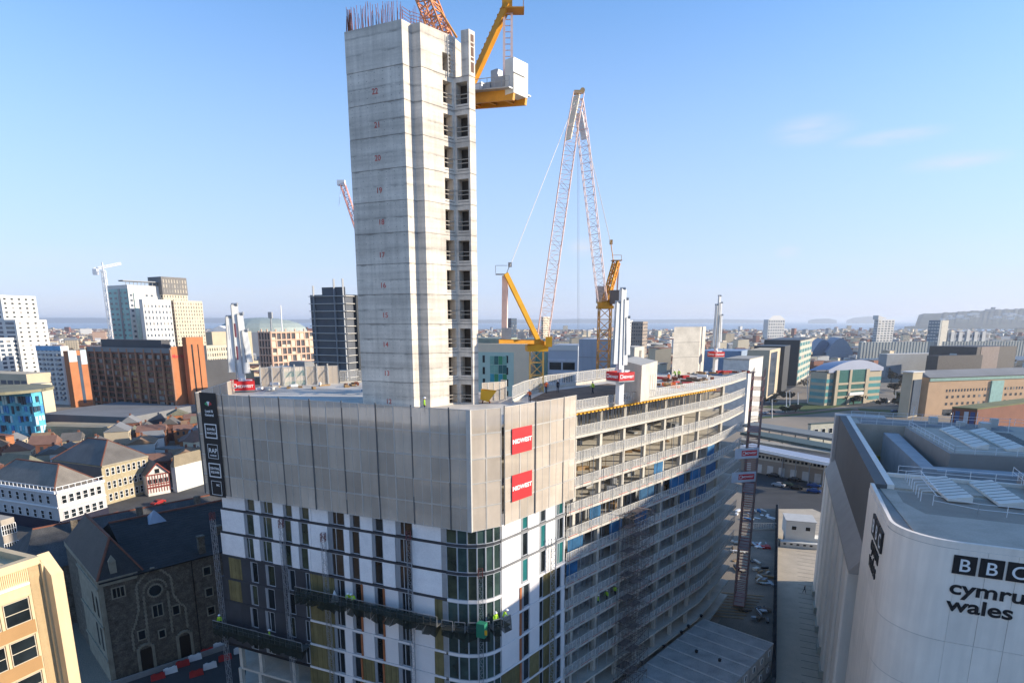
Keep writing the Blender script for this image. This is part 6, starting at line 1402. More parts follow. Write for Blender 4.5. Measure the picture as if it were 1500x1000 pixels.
b2 = Bld('stair_drum', 'brick stair block with a curved glass front at the end of the buff office', 'building', 1323, 1338, 1352, 546, 345, CBE, az=-35, az2=60); b2.rpart('glass_front', .1, .9, 1, b2.h - 4, .6, CGL); q = MB(); q.prism([p + (p - (b2.A + b2.B)/2).normalized()*1.2 for p in (b2.A, b2.N, b2.B, b2.Cn)], b2.h, b2.h + .6); q.build('roof_disc', CWH, b2.root)
# black lettered block and long shed
b = Bld('media_block', 'black box building with small white sign lights behind the buff office', 'building', 1362, 1432, 1490, 508, 560, mat('black_brown', (.075, .065, .06), .6), az=-52, az2=70); b.rpart('brown_panel', .1, .55, 2, b.h, .2, mat('panel_brown', (.25, .19, .16), .7)); b.lpart('light_row', .45, .6, b.h - 9, b.h - 6.5, .2, CWH); b.lpart('light_row', .7, .95, b.h - 9, b.h - 7.8, .2, CWH)
b = Bld('media_block', 'low black wing with red emblem beside the black box building', 'building', 1358, 1375, 1440, 521, 545, mat('black_brown', (.075, .065, .06)), az=-52, az2=74)
b = Bld('retail_shed', 'very long grey green shed with blue base and red doors', 'shed', 1258, 1262, 1520, 501, 760, mat('shed_grey_green', (.34, .36, .33), .7, .05, .05), az=-30, az2=78); b.rpart('blue_base', 0, 1, 0, 9, .3, mat('shed_base_blue', (.10, .19, .32), .6))
for x in (.12, .36, .48): b.rpart('red_door', x, x + .04, 0, 9.5, .5, RED)
q = MB()
for i in range(60): b.Rt.box(q, b.Rt.len*i/60, b.Rt.len*i/60 + .5, 9, b.h, 0, .4)
q.build('cladding_ribs', CGP, b.root, 'stuff')
b = Bld('retail_shed', 'pale shed with white parapet between the curved office and black wing', 'shed', 1288, 1300, 1440, 519, 600, CGP, az=-35, az2=76, roofm=CWH)
# blue arched hall roofs
for u0, u1, v, D, lb in ((1192, 1222, 499, 900, 'blue arched hall roof beside the long shed'), (1212, 1252, 497, 880, 'second blue arched hall roof against the long shed')):
    a, b_ = aty(u0, v, D), aty(u1, v, D); r_ = thing('arched_hall', lb, 'building', (a.x, a.y, 0)); q = MB(); vs = []
    for i in range(11): t = i/10; z_ = 10 + (a.z + 2 - 10)*math.sin(math.pi*t); vs += [(a.x + (b_.x - a.x)*t, D, z_), (a.x + (b_.x - a.x)*t + 20, D + 60, z_)]
    q.add(vs, [(2*i, 2*i+2, 2*i+3, 2*i+1) for i in range(10)]); q.add([(a.x, D, 0)] + vs[0::2] + [(b_.x, D, 0)], [tuple(range(13))]); q.build('arched_roof', mat('roof_blue', (.10, .17, .26), .5), r_)
# bay towers
b = Bld('bay_tower', 'white apartment tower with a swooping roof edge by the bay', 'tower', 1281, 1287, 1311, 468, 900, CWH, az=-35, az2=70); b.wr(5, 15, .6, .45, 4, m=CGL, out=.15); b.wl(3, 15, .5, .5, 4, m=CGL, out=.15); q = MB(); q.add([b.Rt.P(-2, b.h, 1), b.Rt.P(b.Rt.len*.5, b.h + 1.5, 1), b.Rt.P(-2, b.h + 6, 1), b.Rt.P(-2, b.h, -8), b.Rt.P(b.Rt.len*.5, b.h + 1.5, -8), b.Rt.P(-2, b.h + 6, -8)], [(0, 1, 2), (5, 4, 3), (0, 2, 5, 3), (2, 1, 4, 5)]); q.build('swoop_roof', CWH, b.root)
b = Bld('bay_tower', 'slate and white apartment tower next to the swooping tower', 'tower', 1361, 1378, 1390, 469, 780, mat('tower_slate', (.22, .25, .27), .6), az=-45, az2=60); b.rpart('pale_side', .2, 1, 0, b.h, .2, mat('tower_beige', (.45, .42, .36))); b.wl(4, 13, .7, .4, 4, m=CWH, out=.2)
b = Bld('bay_flats', 'row of grey and white flats stepping right from the slate tower', 'building', 1386, 1390, 1450, 487, 790, mat('flats_grey', (.36, .37, .38), .7), az=-40, az2=78); b.wr(12, 5, .55, .55, 2, m=CGL, out=.15)
for i in range(5): b.rpart('white_bay', .05 + .19*i, .13 + .19*i, 0, b.h + (3 if i == 2 else 1), .8, CWH)
b = Bld('hillside_hotel', 'white sail shaped block on the bay horizon', 'building', 1119, 1126, 1150, 468, 1900, CWH, az=-40, az2=70); b.wr(7, 6, .5, .5, 4, m=CGL, out=.3); q = MB(); q.add([b.Rt.P(0, b.h, 0), b.Rt.P(b.Rt.len, b.h, 0), b.Rt.P(b.Rt.len*.75, b.h + 13, -4), b.Rt.P(b.Rt.len*.3, b.h + 12, -4)], [(0, 1, 2, 3)]); q.build('sail_top', CWH, b.root)

# ================================================================== railway station in front
st = thing('railway_station', 'long pale station building with white doors along the car park', 'station', atz(1110, 693, 0)); SF_ = Face(atz(1085, 688, 0).to_2d(), atz(1222, 712, 0).to_2d())
q = MB(); SF_.box(q, 0, SF_.len, 0, 5.2, -7, 0); q.build('wall', mat('station_stone', (.27, .23, .19), .9, .12, .3), st); q = MB(); SF_.box(q, 0, SF_.len, 5.2, 7.6, -7, .3); q.build('upper_band', mat('station_cream', (.45, .42, .36), .8), st)
q = MB(); SF_.box(q, -.5, SF_.len + .5, 7.6, 7.9, -12, .8); q.build('roof', CRD, st)
nd = 8
for i in range(nd):
    q = MB(); x = SF_.len*(i + .4)/nd; SF_.box(q, x, x + 2.1, .2, 3.4, 0, .06); q.build('door', mat('door_grey_white', (.50, .48, .45), .7), st)
    for k in range(3): window(SF_, st, SF_.len*(i + .35)/nd + k*1.3, 5.9, .85, .9, .31, 1, 1, .06, BLK, PANE)
for k, (va, vb, hh, lb, m_) in enumerate(((659, 684, 9.5, 'blue grey platform canopy with a white edge at the station', mat('canopy_blue', (.33, .37, .45), .5, .06, .2)), (640, 662, 9.0, 'dark green platform canopy behind the blue one', mat('canopy_green', (.07, .10, .09), .6, .1, .2)), (628, 646, 9.5, 'far grey green platform canopy of the station', mat('canopy_grey', (.19, .20, .19), .7, .1, .2)))):
    f = Face(atz(1085, va - 7, hh).to_2d(), atz(1245, vb, hh).to_2d()); c_ = thing('platform_canopy', lb, 'canopy', f.P(0, 0)); q = MB(); f.box(q, 0, f.len, hh - .5, hh, -7 - 2*k, 0); q.build('roof', m_, c_)
    q = MB(); f.box(q, 0, f.len, hh - 1.0, hh + .1, 0, .3); q.build('edge_fascia', WHT if k == 0 else m_, c_)
    for i in range(9): q = MB(); q.tube(f.P(f.len*i/8, 0, -3.5), f.P(f.len*i/8, hh - .5, -3.5), .2, n=8); q.build('post', CGP, c_)
f = Face(atz(1080, 672, 0).to_2d(), atz(1240, 700, 0).to_2d()); pw = thing('platform_building', 'cream platform building with arched windows under the blue canopy', 'building', f.P(0, 0)); q = MB(); f.box(q, 0, f.len, 0, 8.2, -4, 0); q.build('wall', mat('platform_cream', (.36, .32, .25), .8, .1, .3), pw)
for i in range(14): window(f, pw, f.len*(i + .5)/14, 4.6, 1.7, 2.3, .02, 2, 1, .1, WHT, PANE)
b = Bld('station_entrance', 'small cream art deco entrance with square windows and green roof', 'building', 1184, 1188, 1226, 622, 262, mat('entrance_cream', (.52, .50, .40), .8), az=-30, az2=72, roofm=mat('canopy_green', (.07, .10, .09)))
for i in range(3): window(b.Rt, b.root, b.Rt.len*(.22 + .28*i), b.h - 4.4, 2.2, 2.4, .02, 1, 1, .15, WHT, PANE)
q = MB(); q.bar(atz(1215, 668, 7), atz(1220, 640, 7) + V((0, 0, 3)), .3); a = aty(1221, 664, 250)
gt = thing('signal_gantry', 'white steel signal gantry at the end of the blue canopy', 'gantry', (a.x, a.y, 0)); q = MB(); lattice(q, aty(1203, 668, 240), aty(1222, 655, 240), .8, 6, .22); q.tube((aty(1222, 668, 240).x, 240, 0), aty(1222, 640, 240), .3, n=8); q.build('gantry_frame', WHT, gt)
# low grass-roofed building with posters on the right
b = Bld('grass_roof_building', 'low brick building with a mossy flat roof and wall posters', 'building', 1395, 1432, 1560, 600, 225, CBD, az=-50, az2=62, roofm=mat('moss_roof', (.17, .17, .08), .95, .2, .1)); 
for x, m_ in ((.15, mat('poster_blue', (.05, .10, .22), .6)), (.5, mat('poster_white', (.45, .5, .55), .6)), (.75, mat('poster_navy', (.06, .08, .2), .6))): b.lpart('poster', x, x + .18, 2, b.h - 1, .1, m_)

# ================================================================== parked cars
def car_meshes(body):
    prof = [(-2.1, .35), (-2.15, .75), (-1.75, .92), (-1.15, .98), (-.55, 1.42), (.75, 1.45), (1.45, 1.02), (2.05, .9), (2.15, .5), (2.05, .3)]
    m = MB(); vs = []
    for y, k in ((-.86, 1), (.86, 1)): vs += [(x, y*(.82 if z > 1.2 else 1), z) for x, z in prof]
    n = len(prof); m.add(vs, [tuple(range(n))[::-1], tuple(range(n, 2*n))] + [(i, (i+1) % n, n + (i+1) % n, n + i) for i in range(n)])
    g = MB()
    for s in (-1, 1): g.quad((-1.0, .83*s, 1.0), (1.3, .83*s, 1.02), (.72, .735*s, 1.38), (-.52, .735*s, 1.36))
    g.quad((-1.16, -.72, 1.02), (-1.16, .72, 1.02), (-.60, .64, 1.42), (-.60, -.64, 1.42)); g.quad((1.47, -.72, 1.05), (.80, -.64, 1.44), (.80, .64, 1.44), (1.47, .72, 1.05))
    w = MB(); w.tube((0, -.1, 0), (0, .1, 0), .33, n=14)
    return m.mesh('body', body), g.mesh('glass', PANE), w.mesh('wheel', BLK)
CARS = {}
def car(p, rz, colr, label, group=None):
    if colr not in CARS: CARS[colr] = car_meshes(mat('car_' + colr, {'black': (.012, .013, .015), 'blue': (.02, .07, .22), 'white': (.7, .7, .7), 'silver': (.35, .36, .38), 'red': (.3, .02, .02), 'green': (.02, .05, .04)}[colr], .25, .05, 1, spec=.6))
    b_, g_, w_ = CARS[colr]; root = thing('parked_car', label, 'car', p, group); root.rotation_euler.z = rz
    for nm, me, l in (('body', b_, (0, 0, 0)), ('glass', g_, (0, 0, .012)), *[('wheel', w_, (x, y, .33)) for x in (-1.35, 1.35) for y in (-.8, .8)]):
        o = bpy.data.objects.new(nm, me); col.objects.link(o); o.parent = root; o.location = l
for u, v, c_, lb in ((1112, 691, 'black', 'black car parked hard against the station wall by the scaffold'), (1132, 698, 'black', 'long black car parked in the station row beside the first white door'), (1151, 711, 'green', 'dark green car parked behind the black one in the car park'), (1163, 704, 'black', 'black car with bright windscreen before the station doors'), (1166, 716, 'black', 'black car parked outermost, facing the ramp'), (1192, 713, 'blue', 'blue car parked near the stone office corner'), (1192, 721, 'blue', 'blue car with white roof glare by the stone office'), (1140, 712, 'silver', 'dark silver car tucked among the station cars')):
    car(atz(u, v, .03), R(-38 + (u % 5)*3), c_, lb)
rs = random.Random(9)
for i, (u, v) in enumerate(((1236, 585), (1243, 585), (1252, 586), (1275, 588), (1150, 598), (1166, 597), (1300, 590), (1105, 604), (1112, 602), (1122, 606), (1130, 604), (1310, 603), (1330, 606), (1260, 583), (1392, 608), (1405, 606), (1470, 628), (1462, 625))):
    car(atz(u, v, .03), R(rs.uniform(-20, 20) + 15), ['white', 'silver', 'black', 'blue'][i % 4], ['white', 'silver', 'black', 'blue'][i % 4] + ' car far off on the roads before the curved roof office', ['white', 'silver', 'black', 'blue'][i % 4] + ' cars on the far roads')
for i, (u, v) in enumerate(((105, 611), (112, 612), (70, 622), (85, 624), (92, 625), (100, 626), (110, 627), (118, 626))):
    car(atz(u, v - 6, 2.6) if False else atz(u, v, .03), R(20 + i*7), ['white', 'silver', 'white', 'black'][i % 4], ['white', 'silver', 'white', 'black'][i % 4] + ' car parked near the car park deck beside the hotel', ['white', 'silver', 'white', 'black'][i % 4] + ' cars near the car park deck')
for i, (u, v) in enumerate(((262, 716), (276, 712), (160, 762), (172, 757), (290, 707), (60, 790), (40, 795), (232, 738))):
    c_ = ['silver', 'black', 'white', 'red'][i % 4]; car(atz(u, v, .03), R(65 + (i % 3)*8), c_, c_ + ' car parked in the street between warehouse, pub and chapel', c_ + ' cars in the old street')
# lamp columns
for i, (u, vb, vt) in enumerate(((1183, 590, 543), (1131, 612, 585), (1152, 604, 574), (1169, 600, 575), (1157, 600, 572), (1208, 589, 560), (1268, 588, 563), (1312, 592, 574))):
    p = atz(u, vb, 0); t = aty(u, vt, p.y); o_ = thing('lamp_column', 'tall thin grey lamp column among the roads beyond the station', 'lamp', p, 'lamp columns by the far roads'); q = MB(); q.tube(p, t, .28, .16, 8); q.build('column', WHT, o_); q = MB(); q.bar(t, t + V((2, 0, .2)), .2); q.box(t + V((2, 0, .05)), (1, .4, .25)); q.build('lantern', CGP, o_)

# ================================================================== the old streets on the left
def sashes(f, root, n, zs, w, h, x0=.06, x1=.94, mm=WHT, pm=None):
    for z_ in zs:
        for i in range(n): window(f, root, f.len*(x0 + (x1 - x0)*(i + .5)/n), z_, w, h, .02, 1, 2, .1, mm, pm or PANE)
# white corner hotel
h1 = Bld('corner_hotel', 'white stucco corner hotel with sash windows, roof rail and dark blue shopfront', 'hotel', -30, 82, 152, 722, 152, mat('stucco_white', (.47, .445, .43), .7, .06, .2), az=-70, az2=20)
zt = h1.h
sashes(h1.L, h1.root, 9, (zt - 3.3, zt - 7.6), 1.35, 2.3); sashes(h1.Rt, h1.root, 6, (zt - 3.3, zt - 7.6), 1.35, 2.3)
for f in (h1.L, h1.Rt):
    q = MB(); f.box(q, 0, f.len, zt - 4.2, zt - 3.9, 0, .25); q.build('string_course', WHT, h1.root); q = MB(); f.box(q, 0, f.len, zt - .2, zt + .5, 0, .45); q.build('cornice', WHT, h1.root)
    q = MB(); f.box(q, 0, f.len, 0, 3.0, 0, .4); q.build('shopfront', mat('shop_navy', (.012, .012, .03), .5), h1.root)
    n = int(f.len/1.6); q = MB()
    for i in range(n): f.box(q, f.len*i/n, f.len*i/n + .12, zt + .5, zt + 1.5, .2, .3)
    f.box(q, 0, f.len, zt + 1.45, zt + 1.6, .2, .32); q.build('roof_rail', WHT, h1.root)
def hip(root, A, N, B, Cn, z, rise, mm, ridge=True, ov=.3):
    c = (A + B)/2; P4 = [p + (p - c).normalized()*ov for p in (A, N, B, Cn)]; e1 = (N - A).length; e2 = (B - N).length
    if e1 >= e2: m1 = (A + Cn)/2; m2 = (N + B)/2; d = (m2 - m1).normalized(); r1, r2 = m1 + d*min(e2*.5, e1*.3), m2 - d*min(e2*.5, e1*.3); fs = [(0, 1, 5, 4), (1, 2, 5), (2, 3, 4, 5), (3, 0, 4)]
    else: m1 = (A + N)/2; m2 = (B + Cn)/2; d = (m2 - m1).normalized(); r1, r2 = m1 + d*min(e1*.5, e2*.3), m2 - d*min(e1*.5, e2*.3); fs = [(0, 1, 4), (1, 2, 5, 4), (2, 3, 5), (3, 0, 4, 5)]
    m = MB(); m.add([(p.x, p.y, z) for p in P4] + [(r1.x, r1.y, z + rise), (r2.x, r2.y, z + rise)], fs); o = m.build('roof', mm, root)
    if ridge:
        m = MB(); V3 = m2 = None; m = MB(); pts = [V((p.x, p.y, z)) for p in P4]; a3, b3 = V((r1.x, r1.y, z + rise)), V((r2.x, r2.y, z + rise)); m.bar(a3, b3, .35)
        for p in pts: m.bar(p, min((a3, b3), key=lambda t: (t - p).length), .28)
        m.build('ridge_tiles', RIDGE, o)
hip(h1.root, h1.A.lerp(h1.Cn, .06), h1.N.lerp(h1.Cn, .06), h1.B.lerp(h1.A, .06), h1.Cn, zt + .5, 5.2, mat('roof_brown_grey', (.20, .175, .145), .85, .2, .3, fine=.2))
# stone warehouse
h2 = Bld('stone_warehouse', 'golden stone warehouse with slate hipped roof and tall sash windows', 'building', 76, 148, 216, 683, 176, mat('golden_stone', (.36, .30, .19), .9, .2, .8, fine=.15), az=-68, az2=20)
zt = h2.h; sashes(h2.Rt, h2.root, 8, (zt - 3.3, zt - 7.4, zt - 11.2), 1.1, 2.3, .05, .95)
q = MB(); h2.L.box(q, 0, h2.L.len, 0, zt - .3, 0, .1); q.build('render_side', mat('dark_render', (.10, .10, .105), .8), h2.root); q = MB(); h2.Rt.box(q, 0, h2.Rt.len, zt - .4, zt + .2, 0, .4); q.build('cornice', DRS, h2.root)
hip(h2.root, h2.A, h2.N, h2.B, h2.Cn, zt + .2, 6.0, ROCKG)
for x in (.35, .5): q = MB(); q.box(h2.L.P(h2.L.len*x, zt - 6, .6), (1.2, .5, 1.2), h2.L.rz); q.build('air_unit', WHT, h2.root)
# timbered pub
fpb = Face(atz(218, 727, 0).to_2d(), atz(250, 721, 0).to_2d()); pub = thing('timbered_pub', 'narrow red and white timber framed pub with a pointed gable', 'pub', fpb.P(0, 0))
hp_ = aty(217, 696, fpb.o.y).z; q = MB(); fpb.box(q, 0, fpb.len, 0, hp_, -12, 0); q.build('wall', mat('pub_white', (.60, .55, .50), .8), pub)
gz = aty(233, 680, fpb.o.y).z; q = MB(); q.add([fpb.P(0, hp_, .02), fpb.P(fpb.len, hp_, .02), fpb.P(fpb.len/2, gz, .02), fpb.P(0, hp_, -12), fpb.P(fpb.len, hp_, -12), fpb.P(fpb.len/2, gz, -12)], [(0, 1, 2), (3, 5, 4)]); q.build('gable', mat('pub_white', (.60, .55, .50)), pub)
q = MB(); q.add([fpb.P(-.4, hp_ - .3, .5), fpb.P(fpb.len/2, gz + .15, .5), fpb.P(fpb.len/2, gz + .15, -12), fpb.P(-.4, hp_ - .3, -12), fpb.P(fpb.len + .4, hp_ - .3, .5), fpb.P(fpb.len + .4, hp_ - .3, -12)], [(0, 1, 2, 3), (1, 4, 5, 2)]); q.build('roof', ROCKG, pub)
TIMR = mat('timber_red', (.20, .045, .035), .7, .1, 1); q = MB()
for i in range(9): fpb.box(q, fpb.len*i/8 - .1, fpb.len*i/8 + .1, 1, hp_, 0, .12)
q.build('timber_studs', TIMR, pub, 'stuff')
for z_ in (hp_ - .2, hp_ - 3.4, hp_ - 4.2, 2.6): q = MB(); fpb.box(q, 0, fpb.len, z_ - .18, z_ + .18, .0, .2); q.build('timber_beam', TIMR, pub)
q = MB(); q.bar(fpb.P(-.3, hp_ - .2, .5), fpb.P(fpb.len/2, gz, .5), .35); q.bar(fpb.P(fpb.len + .3, hp_ - .2, .5), fpb.P(fpb.len/2, gz, .5), .35); q.build('bargeboard', TIMR, pub)
window(fpb, pub, fpb.len/2, hp_ + .2, 1.3, 1.4, .05, 1, 1, .1, BLK, PANE)
for i in range(4): window(fpb, pub, fpb.len*(i + .5)/4, hp_ - 3.0, 1.0, 1.4, .05, 1, 1, .08, BLK, PANE)
# white gabled neighbours
h3 = Bld('gabled_house', 'pale house with tan slate roof next to the timbered pub', 'house', 250, 256, 300, 684, 190, mat('house_pale', (.55, .55, .52), .8), az=-68, az2=20); hip(h3.root, h3.A, h3.N, h3.B, h3.Cn, h3.h, 3.6, mat('roof_tan', (.23, .19, .13), .85, .15, .3, fine=.2), False)
h4 = Bld('white_warehouse', 'long white walled warehouse gable behind the pub', 'building', 228, 268, 284, 660, 225, CWH, az=-78, az2=20, roofm=ROCKG)
h5 = Bld('white_warehouse', 'bright white end wall with dark roof behind the stone warehouse', 'building', 195, 218, 240, 645, 240, CWH, az=-70, az2=20, roofm=CRD)
h6 = Bld('gabled_house', 'cream house with small windows behind the black banner', 'house', 268, 284, 312, 648, 232, CCR, az=-70, az2=20); sashes(h6.Rt, h6.root, 4, (h6.h - 3,), 1, 1.5); hip(h6.root, h6.A, h6.N, h6.B, h6.Cn, h6.h, 4, mat('roof_red_brown', (.20, .11, .08), .85), False)
h7 = Bld('slate_block', 'low block with green slate roof and white rail beside the warehouse', 'building', -20, 40, 78, 690, 200, CBD, az=-72, az2=20); hip(h7.root, h7.A, h7.N, h7.B, h7.Cn, h7.h, 4.5, mat('roof_olive_slate', (.17, .16, .11), .85, .2, .3, fine=.2), False)
h8 = Bld('brick_terrace', 'orange brick terrace at the edge behind the slate roofed block', 'house', -20, 8, 20, 640, 235, CBR, az=-70, az2=20, roofm=CBD)
h9 = Bld('victorian_block', 'pale Victorian block with paired windows at the edge beside the white hotel', 'building', -40, 0, 20, 762, 120, mat('victorian_stone', (.38, .33, .27), .9, .15, .5), az=-70, az2=20); sashes(h9.Rt, h9.root, 5, (h9.h - 3.4, h9.h - 7.4), 1.0, 2.2)
rs = random.Random(33)
old = []; tries = 0; pc_ = fpb.P(fpb.len/2, 0, -4); BLDS.append((pc_.x, pc_.y, 11)); pc_ = fpb.P(fpb.len/2, 0, 12); BLDS.append((pc_.x, pc_.y, 9))
RB_ = [ROCKG, mat('roof_red_brown', (.20, .11, .08)), CGR, mat('roof_brown_tile', (.24, .15, .09), .9, .2, .3, fine=.2), mat('roof_olive_slate', (.17, .16, .11))]
RN = ['slate', 'red brown', 'grey', 'brown tiled', 'mossy slate']
while len(old) < 70 and tries < 3000:                                     # small back houses and yards between the old streets and the railway
    tries += 1
    u, v = rs.uniform(-25, 300), rs.uniform(628, 728); p = atz(u, v, 0).to_2d(); w, d, h = rs.uniform(7, 13), rs.uniform(6, 10), rs.uniform(4.5, 8.5); rr_ = max(w, d)*.55
    if p.x > -52 or any((p.x - a)**2 + (p.y - b)**2 < (c*.92 + rr_)**2 for a, b, c in BLDS) or any((p.x - a)**2 + (p.y - b)**2 < (c + rr_)**2 for a, b, c in old): continue
    if (p - V((-56, 98))).length < 30: continue
    old.append((p.x, p.y, rr_)); a = R(24 + rs.choice([0, 90]) + rs.uniform(-6, 6)); k = rs.randrange(5); wk = rs.randrange(4)
    o = thing('back_house', 'small %s house with a %s roof among the yards behind the old warehouses' % (['orange brick', 'dark brick', 'beige', 'white'][wk], RN[k]), 'house', (p.x, p.y, 0), 'back houses behind the warehouses')
    m = MB(); m.box((p.x, p.y, 0), (w, d, h), a); m.build('wall', [CBR, CBD, CBE, CWH][wk], o); ca, sa = math.cos(a), math.sin(a); P_ = lambda x, y, z: V((p.x + ca*x - sa*y, p.y + sa*x + ca*y, z)); r_ = rs.uniform(1.8, 3.2)
    m = MB(); m.add([P_(-w/2 - .3, -d/2 - .3, h), P_(w/2 + .3, -d/2 - .3, h), P_(w/2 + .3, d/2 + .3, h), P_(-w/2 - .3, d/2 + .3, h), P_(-w/2, 0, h + r_), P_(w/2, 0, h + r_)], [(0, 1, 5, 4), (2, 3, 4, 5), (1, 2, 5), (3, 0, 4)]); rf = m.build('roof', RB_[k], o)
    m = MB(); c = P_(w*.32, .4, h + r_*.5); m.box(c, (.9, .7, 2.2), a); m.build('chimney', CBD, rf)
    fx_ = Face(P_(w/2, -d/2, 0).to_2d(), P_(w/2, d/2, 0).to_2d()); grid_windows(o, fx_, .5, fx_.len - .5, .8, h, 2, 2, .4, .5, FARW, .06)
    fx_ = Face(P_(-w/2, -d/2, 0).to_2d(), P_(w/2, -d/2, 0).to_2d()); grid_windows(o, fx_, .5, fx_.len - .5, .8, h, 3, 2, .4, .5, FARW, .06)
# ================================================================== the wide city behind
rs = random.Random(77)
occupied = []
pal = [CWH, CCR, CBE, CBR, CGP, CBD, mat('render_grey', (.42, .40, .37), .8), mat('brick_pale', (.42, .28, .20), .85)]
roofs = [CGR, CRD, mat('roof_pale', (.45, .44, .42), .8), mat('roof_slate_far', (.13, .13, .14), .8), mat('roof_terracotta_far', (.26, .13, .08), .85)]
KN = ['white', 'cream', 'beige', 'orange brick', 'grey', 'dark brick', 'stone grey', 'pale brick']
def free(u, v):
    p = atz(u, v, 0)
    return p
cnt = 0; kinds = {}
tries = 0
while cnt < 285 and tries < 4000:
    tries += 1
    v = 473.5 + 62*(rs.random()**2.1); u = rs.uniform(-40, 1540)
    if 500 < u < 700: continue
    if u < 300 and v > 520: continue
    if 700 < u < 1060 and v > 512: continue
    if u > 1085 and v > 512: continue
    p = atz(u, v, 0)
    if p.y < 330 or p.y > 3600: continue
    if any((p.x - a)**2 + (p.y - b)**2 < (c + p.y*.012)**2 for a, b, c in occupied): continue
    big = rs.random() < .25; w = rs.uniform(10, 22)*(1.8 if big else 1); d = rs.uniform(9, 18)*(1.4 if big else 1); h = rs.uniform(6, 13) + (rs.uniform(6, 18) if rs.random() < .12 else 0)
    occupied.append((p.x, p.y, max(w, d)*.75)); k = rs.randrange(8); a = R(24 + rs.uniform(-25, 25))
    o = thing('city_building', '%s %s building in the low city spread beyond the building site' % (KN[k], 'long' if big else 'small'), 'building', p, '%s %s city buildings' % (KN[k], 'long' if big else 'small'))
    m = MB(); m.box(p, (w, d, h), a); m.build('wall', pal[k], o)
    ca, sa = math.cos(a), math.sin(a); P_ = lambda x, y, z: p + V((ca*x - sa*y, sa*x + ca*y, z))
    m = MB()
    if not big or rs.random() < .4:
        r_ = rs.uniform(2, 4); m.add([P_(-w/2 - .3, -d/2 - .3, h), P_(w/2 + .3, -d/2 - .3, h), P_(w/2 + .3, d/2 + .3, h), P_(-w/2 - .3, d/2 + .3, h), P_(-w/2, 0, h + r_), P_(w/2, 0, h + r_)], [(0, 1, 5, 4), (2, 3, 4, 5), (1, 2, 5), (3, 0, 4)])
    else: m.box(P_(0, 0, h), (w + .6, d + .6, .8), a); m.box(P_(w*.2, 0, h + .8), (w*.2, d*.3, 2), a)
    m.build('roof', roofs[rs.randrange(5)], o)
    if p.y < 1500:
        fx_ = Face(P_(-w/2, -d/2, 0).to_2d(), P_(w/2, -d/2, 0).to_2d()); grid_windows(o, fx_, .5, fx_.len - .5, 1, h, max(2, int(w/3.5)), max(1, int(h/3.3)), .42, .5, FARW, .08)
        fx_ = Face(P_(w/2, -d/2, 0).to_2d(), P_(w/2, d/2, 0).to_2d()); grid_windows(o, fx_, .5, fx_.len - .5, 1, h, max(2, int(d/3.5)), max(1, int(h/3.3)), .42, .5, FARW, .08)
    cnt += 1
# the far mass of roofs and walls, beyond counting
q = MB()
mi = 0
for i in range(5200):
    y = 420 + 3300*rs.random()**1.25; x = rs.uniform(-1.05, 1.05)*y
    u_ = CX + F*x/(y*CP + H*SP)
    if y < 700 and (u_ < 310 or u_ > 1080): continue
    if any(abs(p_[0] - x) < p_[2] + 14 and abs(p_[1] - y) < p_[2] + 14 for p_ in occupied): continue
    w, d, h = rs.uniform(8, 26), rs.uniform(8, 16), rs.uniform(4.5, 9.5) + (rs.random() < .03)*rs.uniform(8, 22); q.box((x, y, 0), (w, d, h), R(24) + rs.uniform(-.6, .6), rs.randrange(4))
    q.box((x, y, h), (w*.98, d*.98, .5), R(24), 4 + rs.randrange(3))
o = q.build('far_houses', [CWH, CCR, CBE, CBD, CGR, roofs[3], roofs[4]]); o['kind'] = 'stuff'; o['label'] = 'far spread of low roofs and walls reaching to the bay'; o['category'] = 'houses'
# tree belts in the far city
q = MB()
for i in range(900):
    y = 380 + 3000*rs.random()**1.4; x = rs.uniform(-1.0, 1.0)*y; u_ = CX + F*x/(y*CP + H*SP)
    if y < 650 and (u_ < 310 or 560 < u_ < 1080): continue
    for k in range(3):
        cx_, cy_, r_ = x + rs.uniform(-12, 12), y + rs.uniform(-8, 8), rs.uniform(2.5, 5.5)
        for t in range(14):
            dv = V((rs.gauss(0, 1), rs.gauss(0, 1), abs(rs.gauss(0, 1)))).normalized()*r_*rs.uniform(.6, 1.05); c = V((cx_, cy_, 2.5)) + dv; a1 = V((rs.gauss(0, 1), rs.gauss(0, 1), rs.gauss(0, 1))).normalized()*1.7; a2 = V((rs.gauss(0, 1), rs.gauss(0, 1), rs.gauss(0, 1))).normalized()*1.7
            q.quad(c - a1, c + a2, c + a1, c - a2)
o = q.build('far_trees', [LEAFB]); o['kind'] = 'stuff'; o['label'] = 'bare brown tree belts between the far roofs'; o['category'] = 'trees'
# nearer individual bushes by the roads
for i, (u, v, r_) in enumerate(((1225, 588, 5), (1238, 590, 6), (1165, 603, 4), (1150, 604, 3), (1250, 592, 5), (1318, 588, 5), (1310, 575, 6), (1422, 596, 6), (1472, 590, 5), (1447, 592, 5))):
    leaf_clump('bush', 'brown green winter bush beside the far roads', atz(u, v, 0), r_, r_*.7, 420, LEAF if i % 2 else LEAFB, 'bush', 'bushes by the far roads', True, i + 40, .8)
for i, (u, v) in enumerate(((1160, 545), (1156, 552), (1165, 540), (1146, 560), (1305, 560), (1300, 552), (1318, 565), (1485, 580))):
    leaf_clump('bare_tree', 'bare brown winter tree lining the roads by the offices', atz(u, v, 0), 4.5, 6, 460, LEAFB, 'tree', 'bare trees by the offices', True, i + 80, .6)
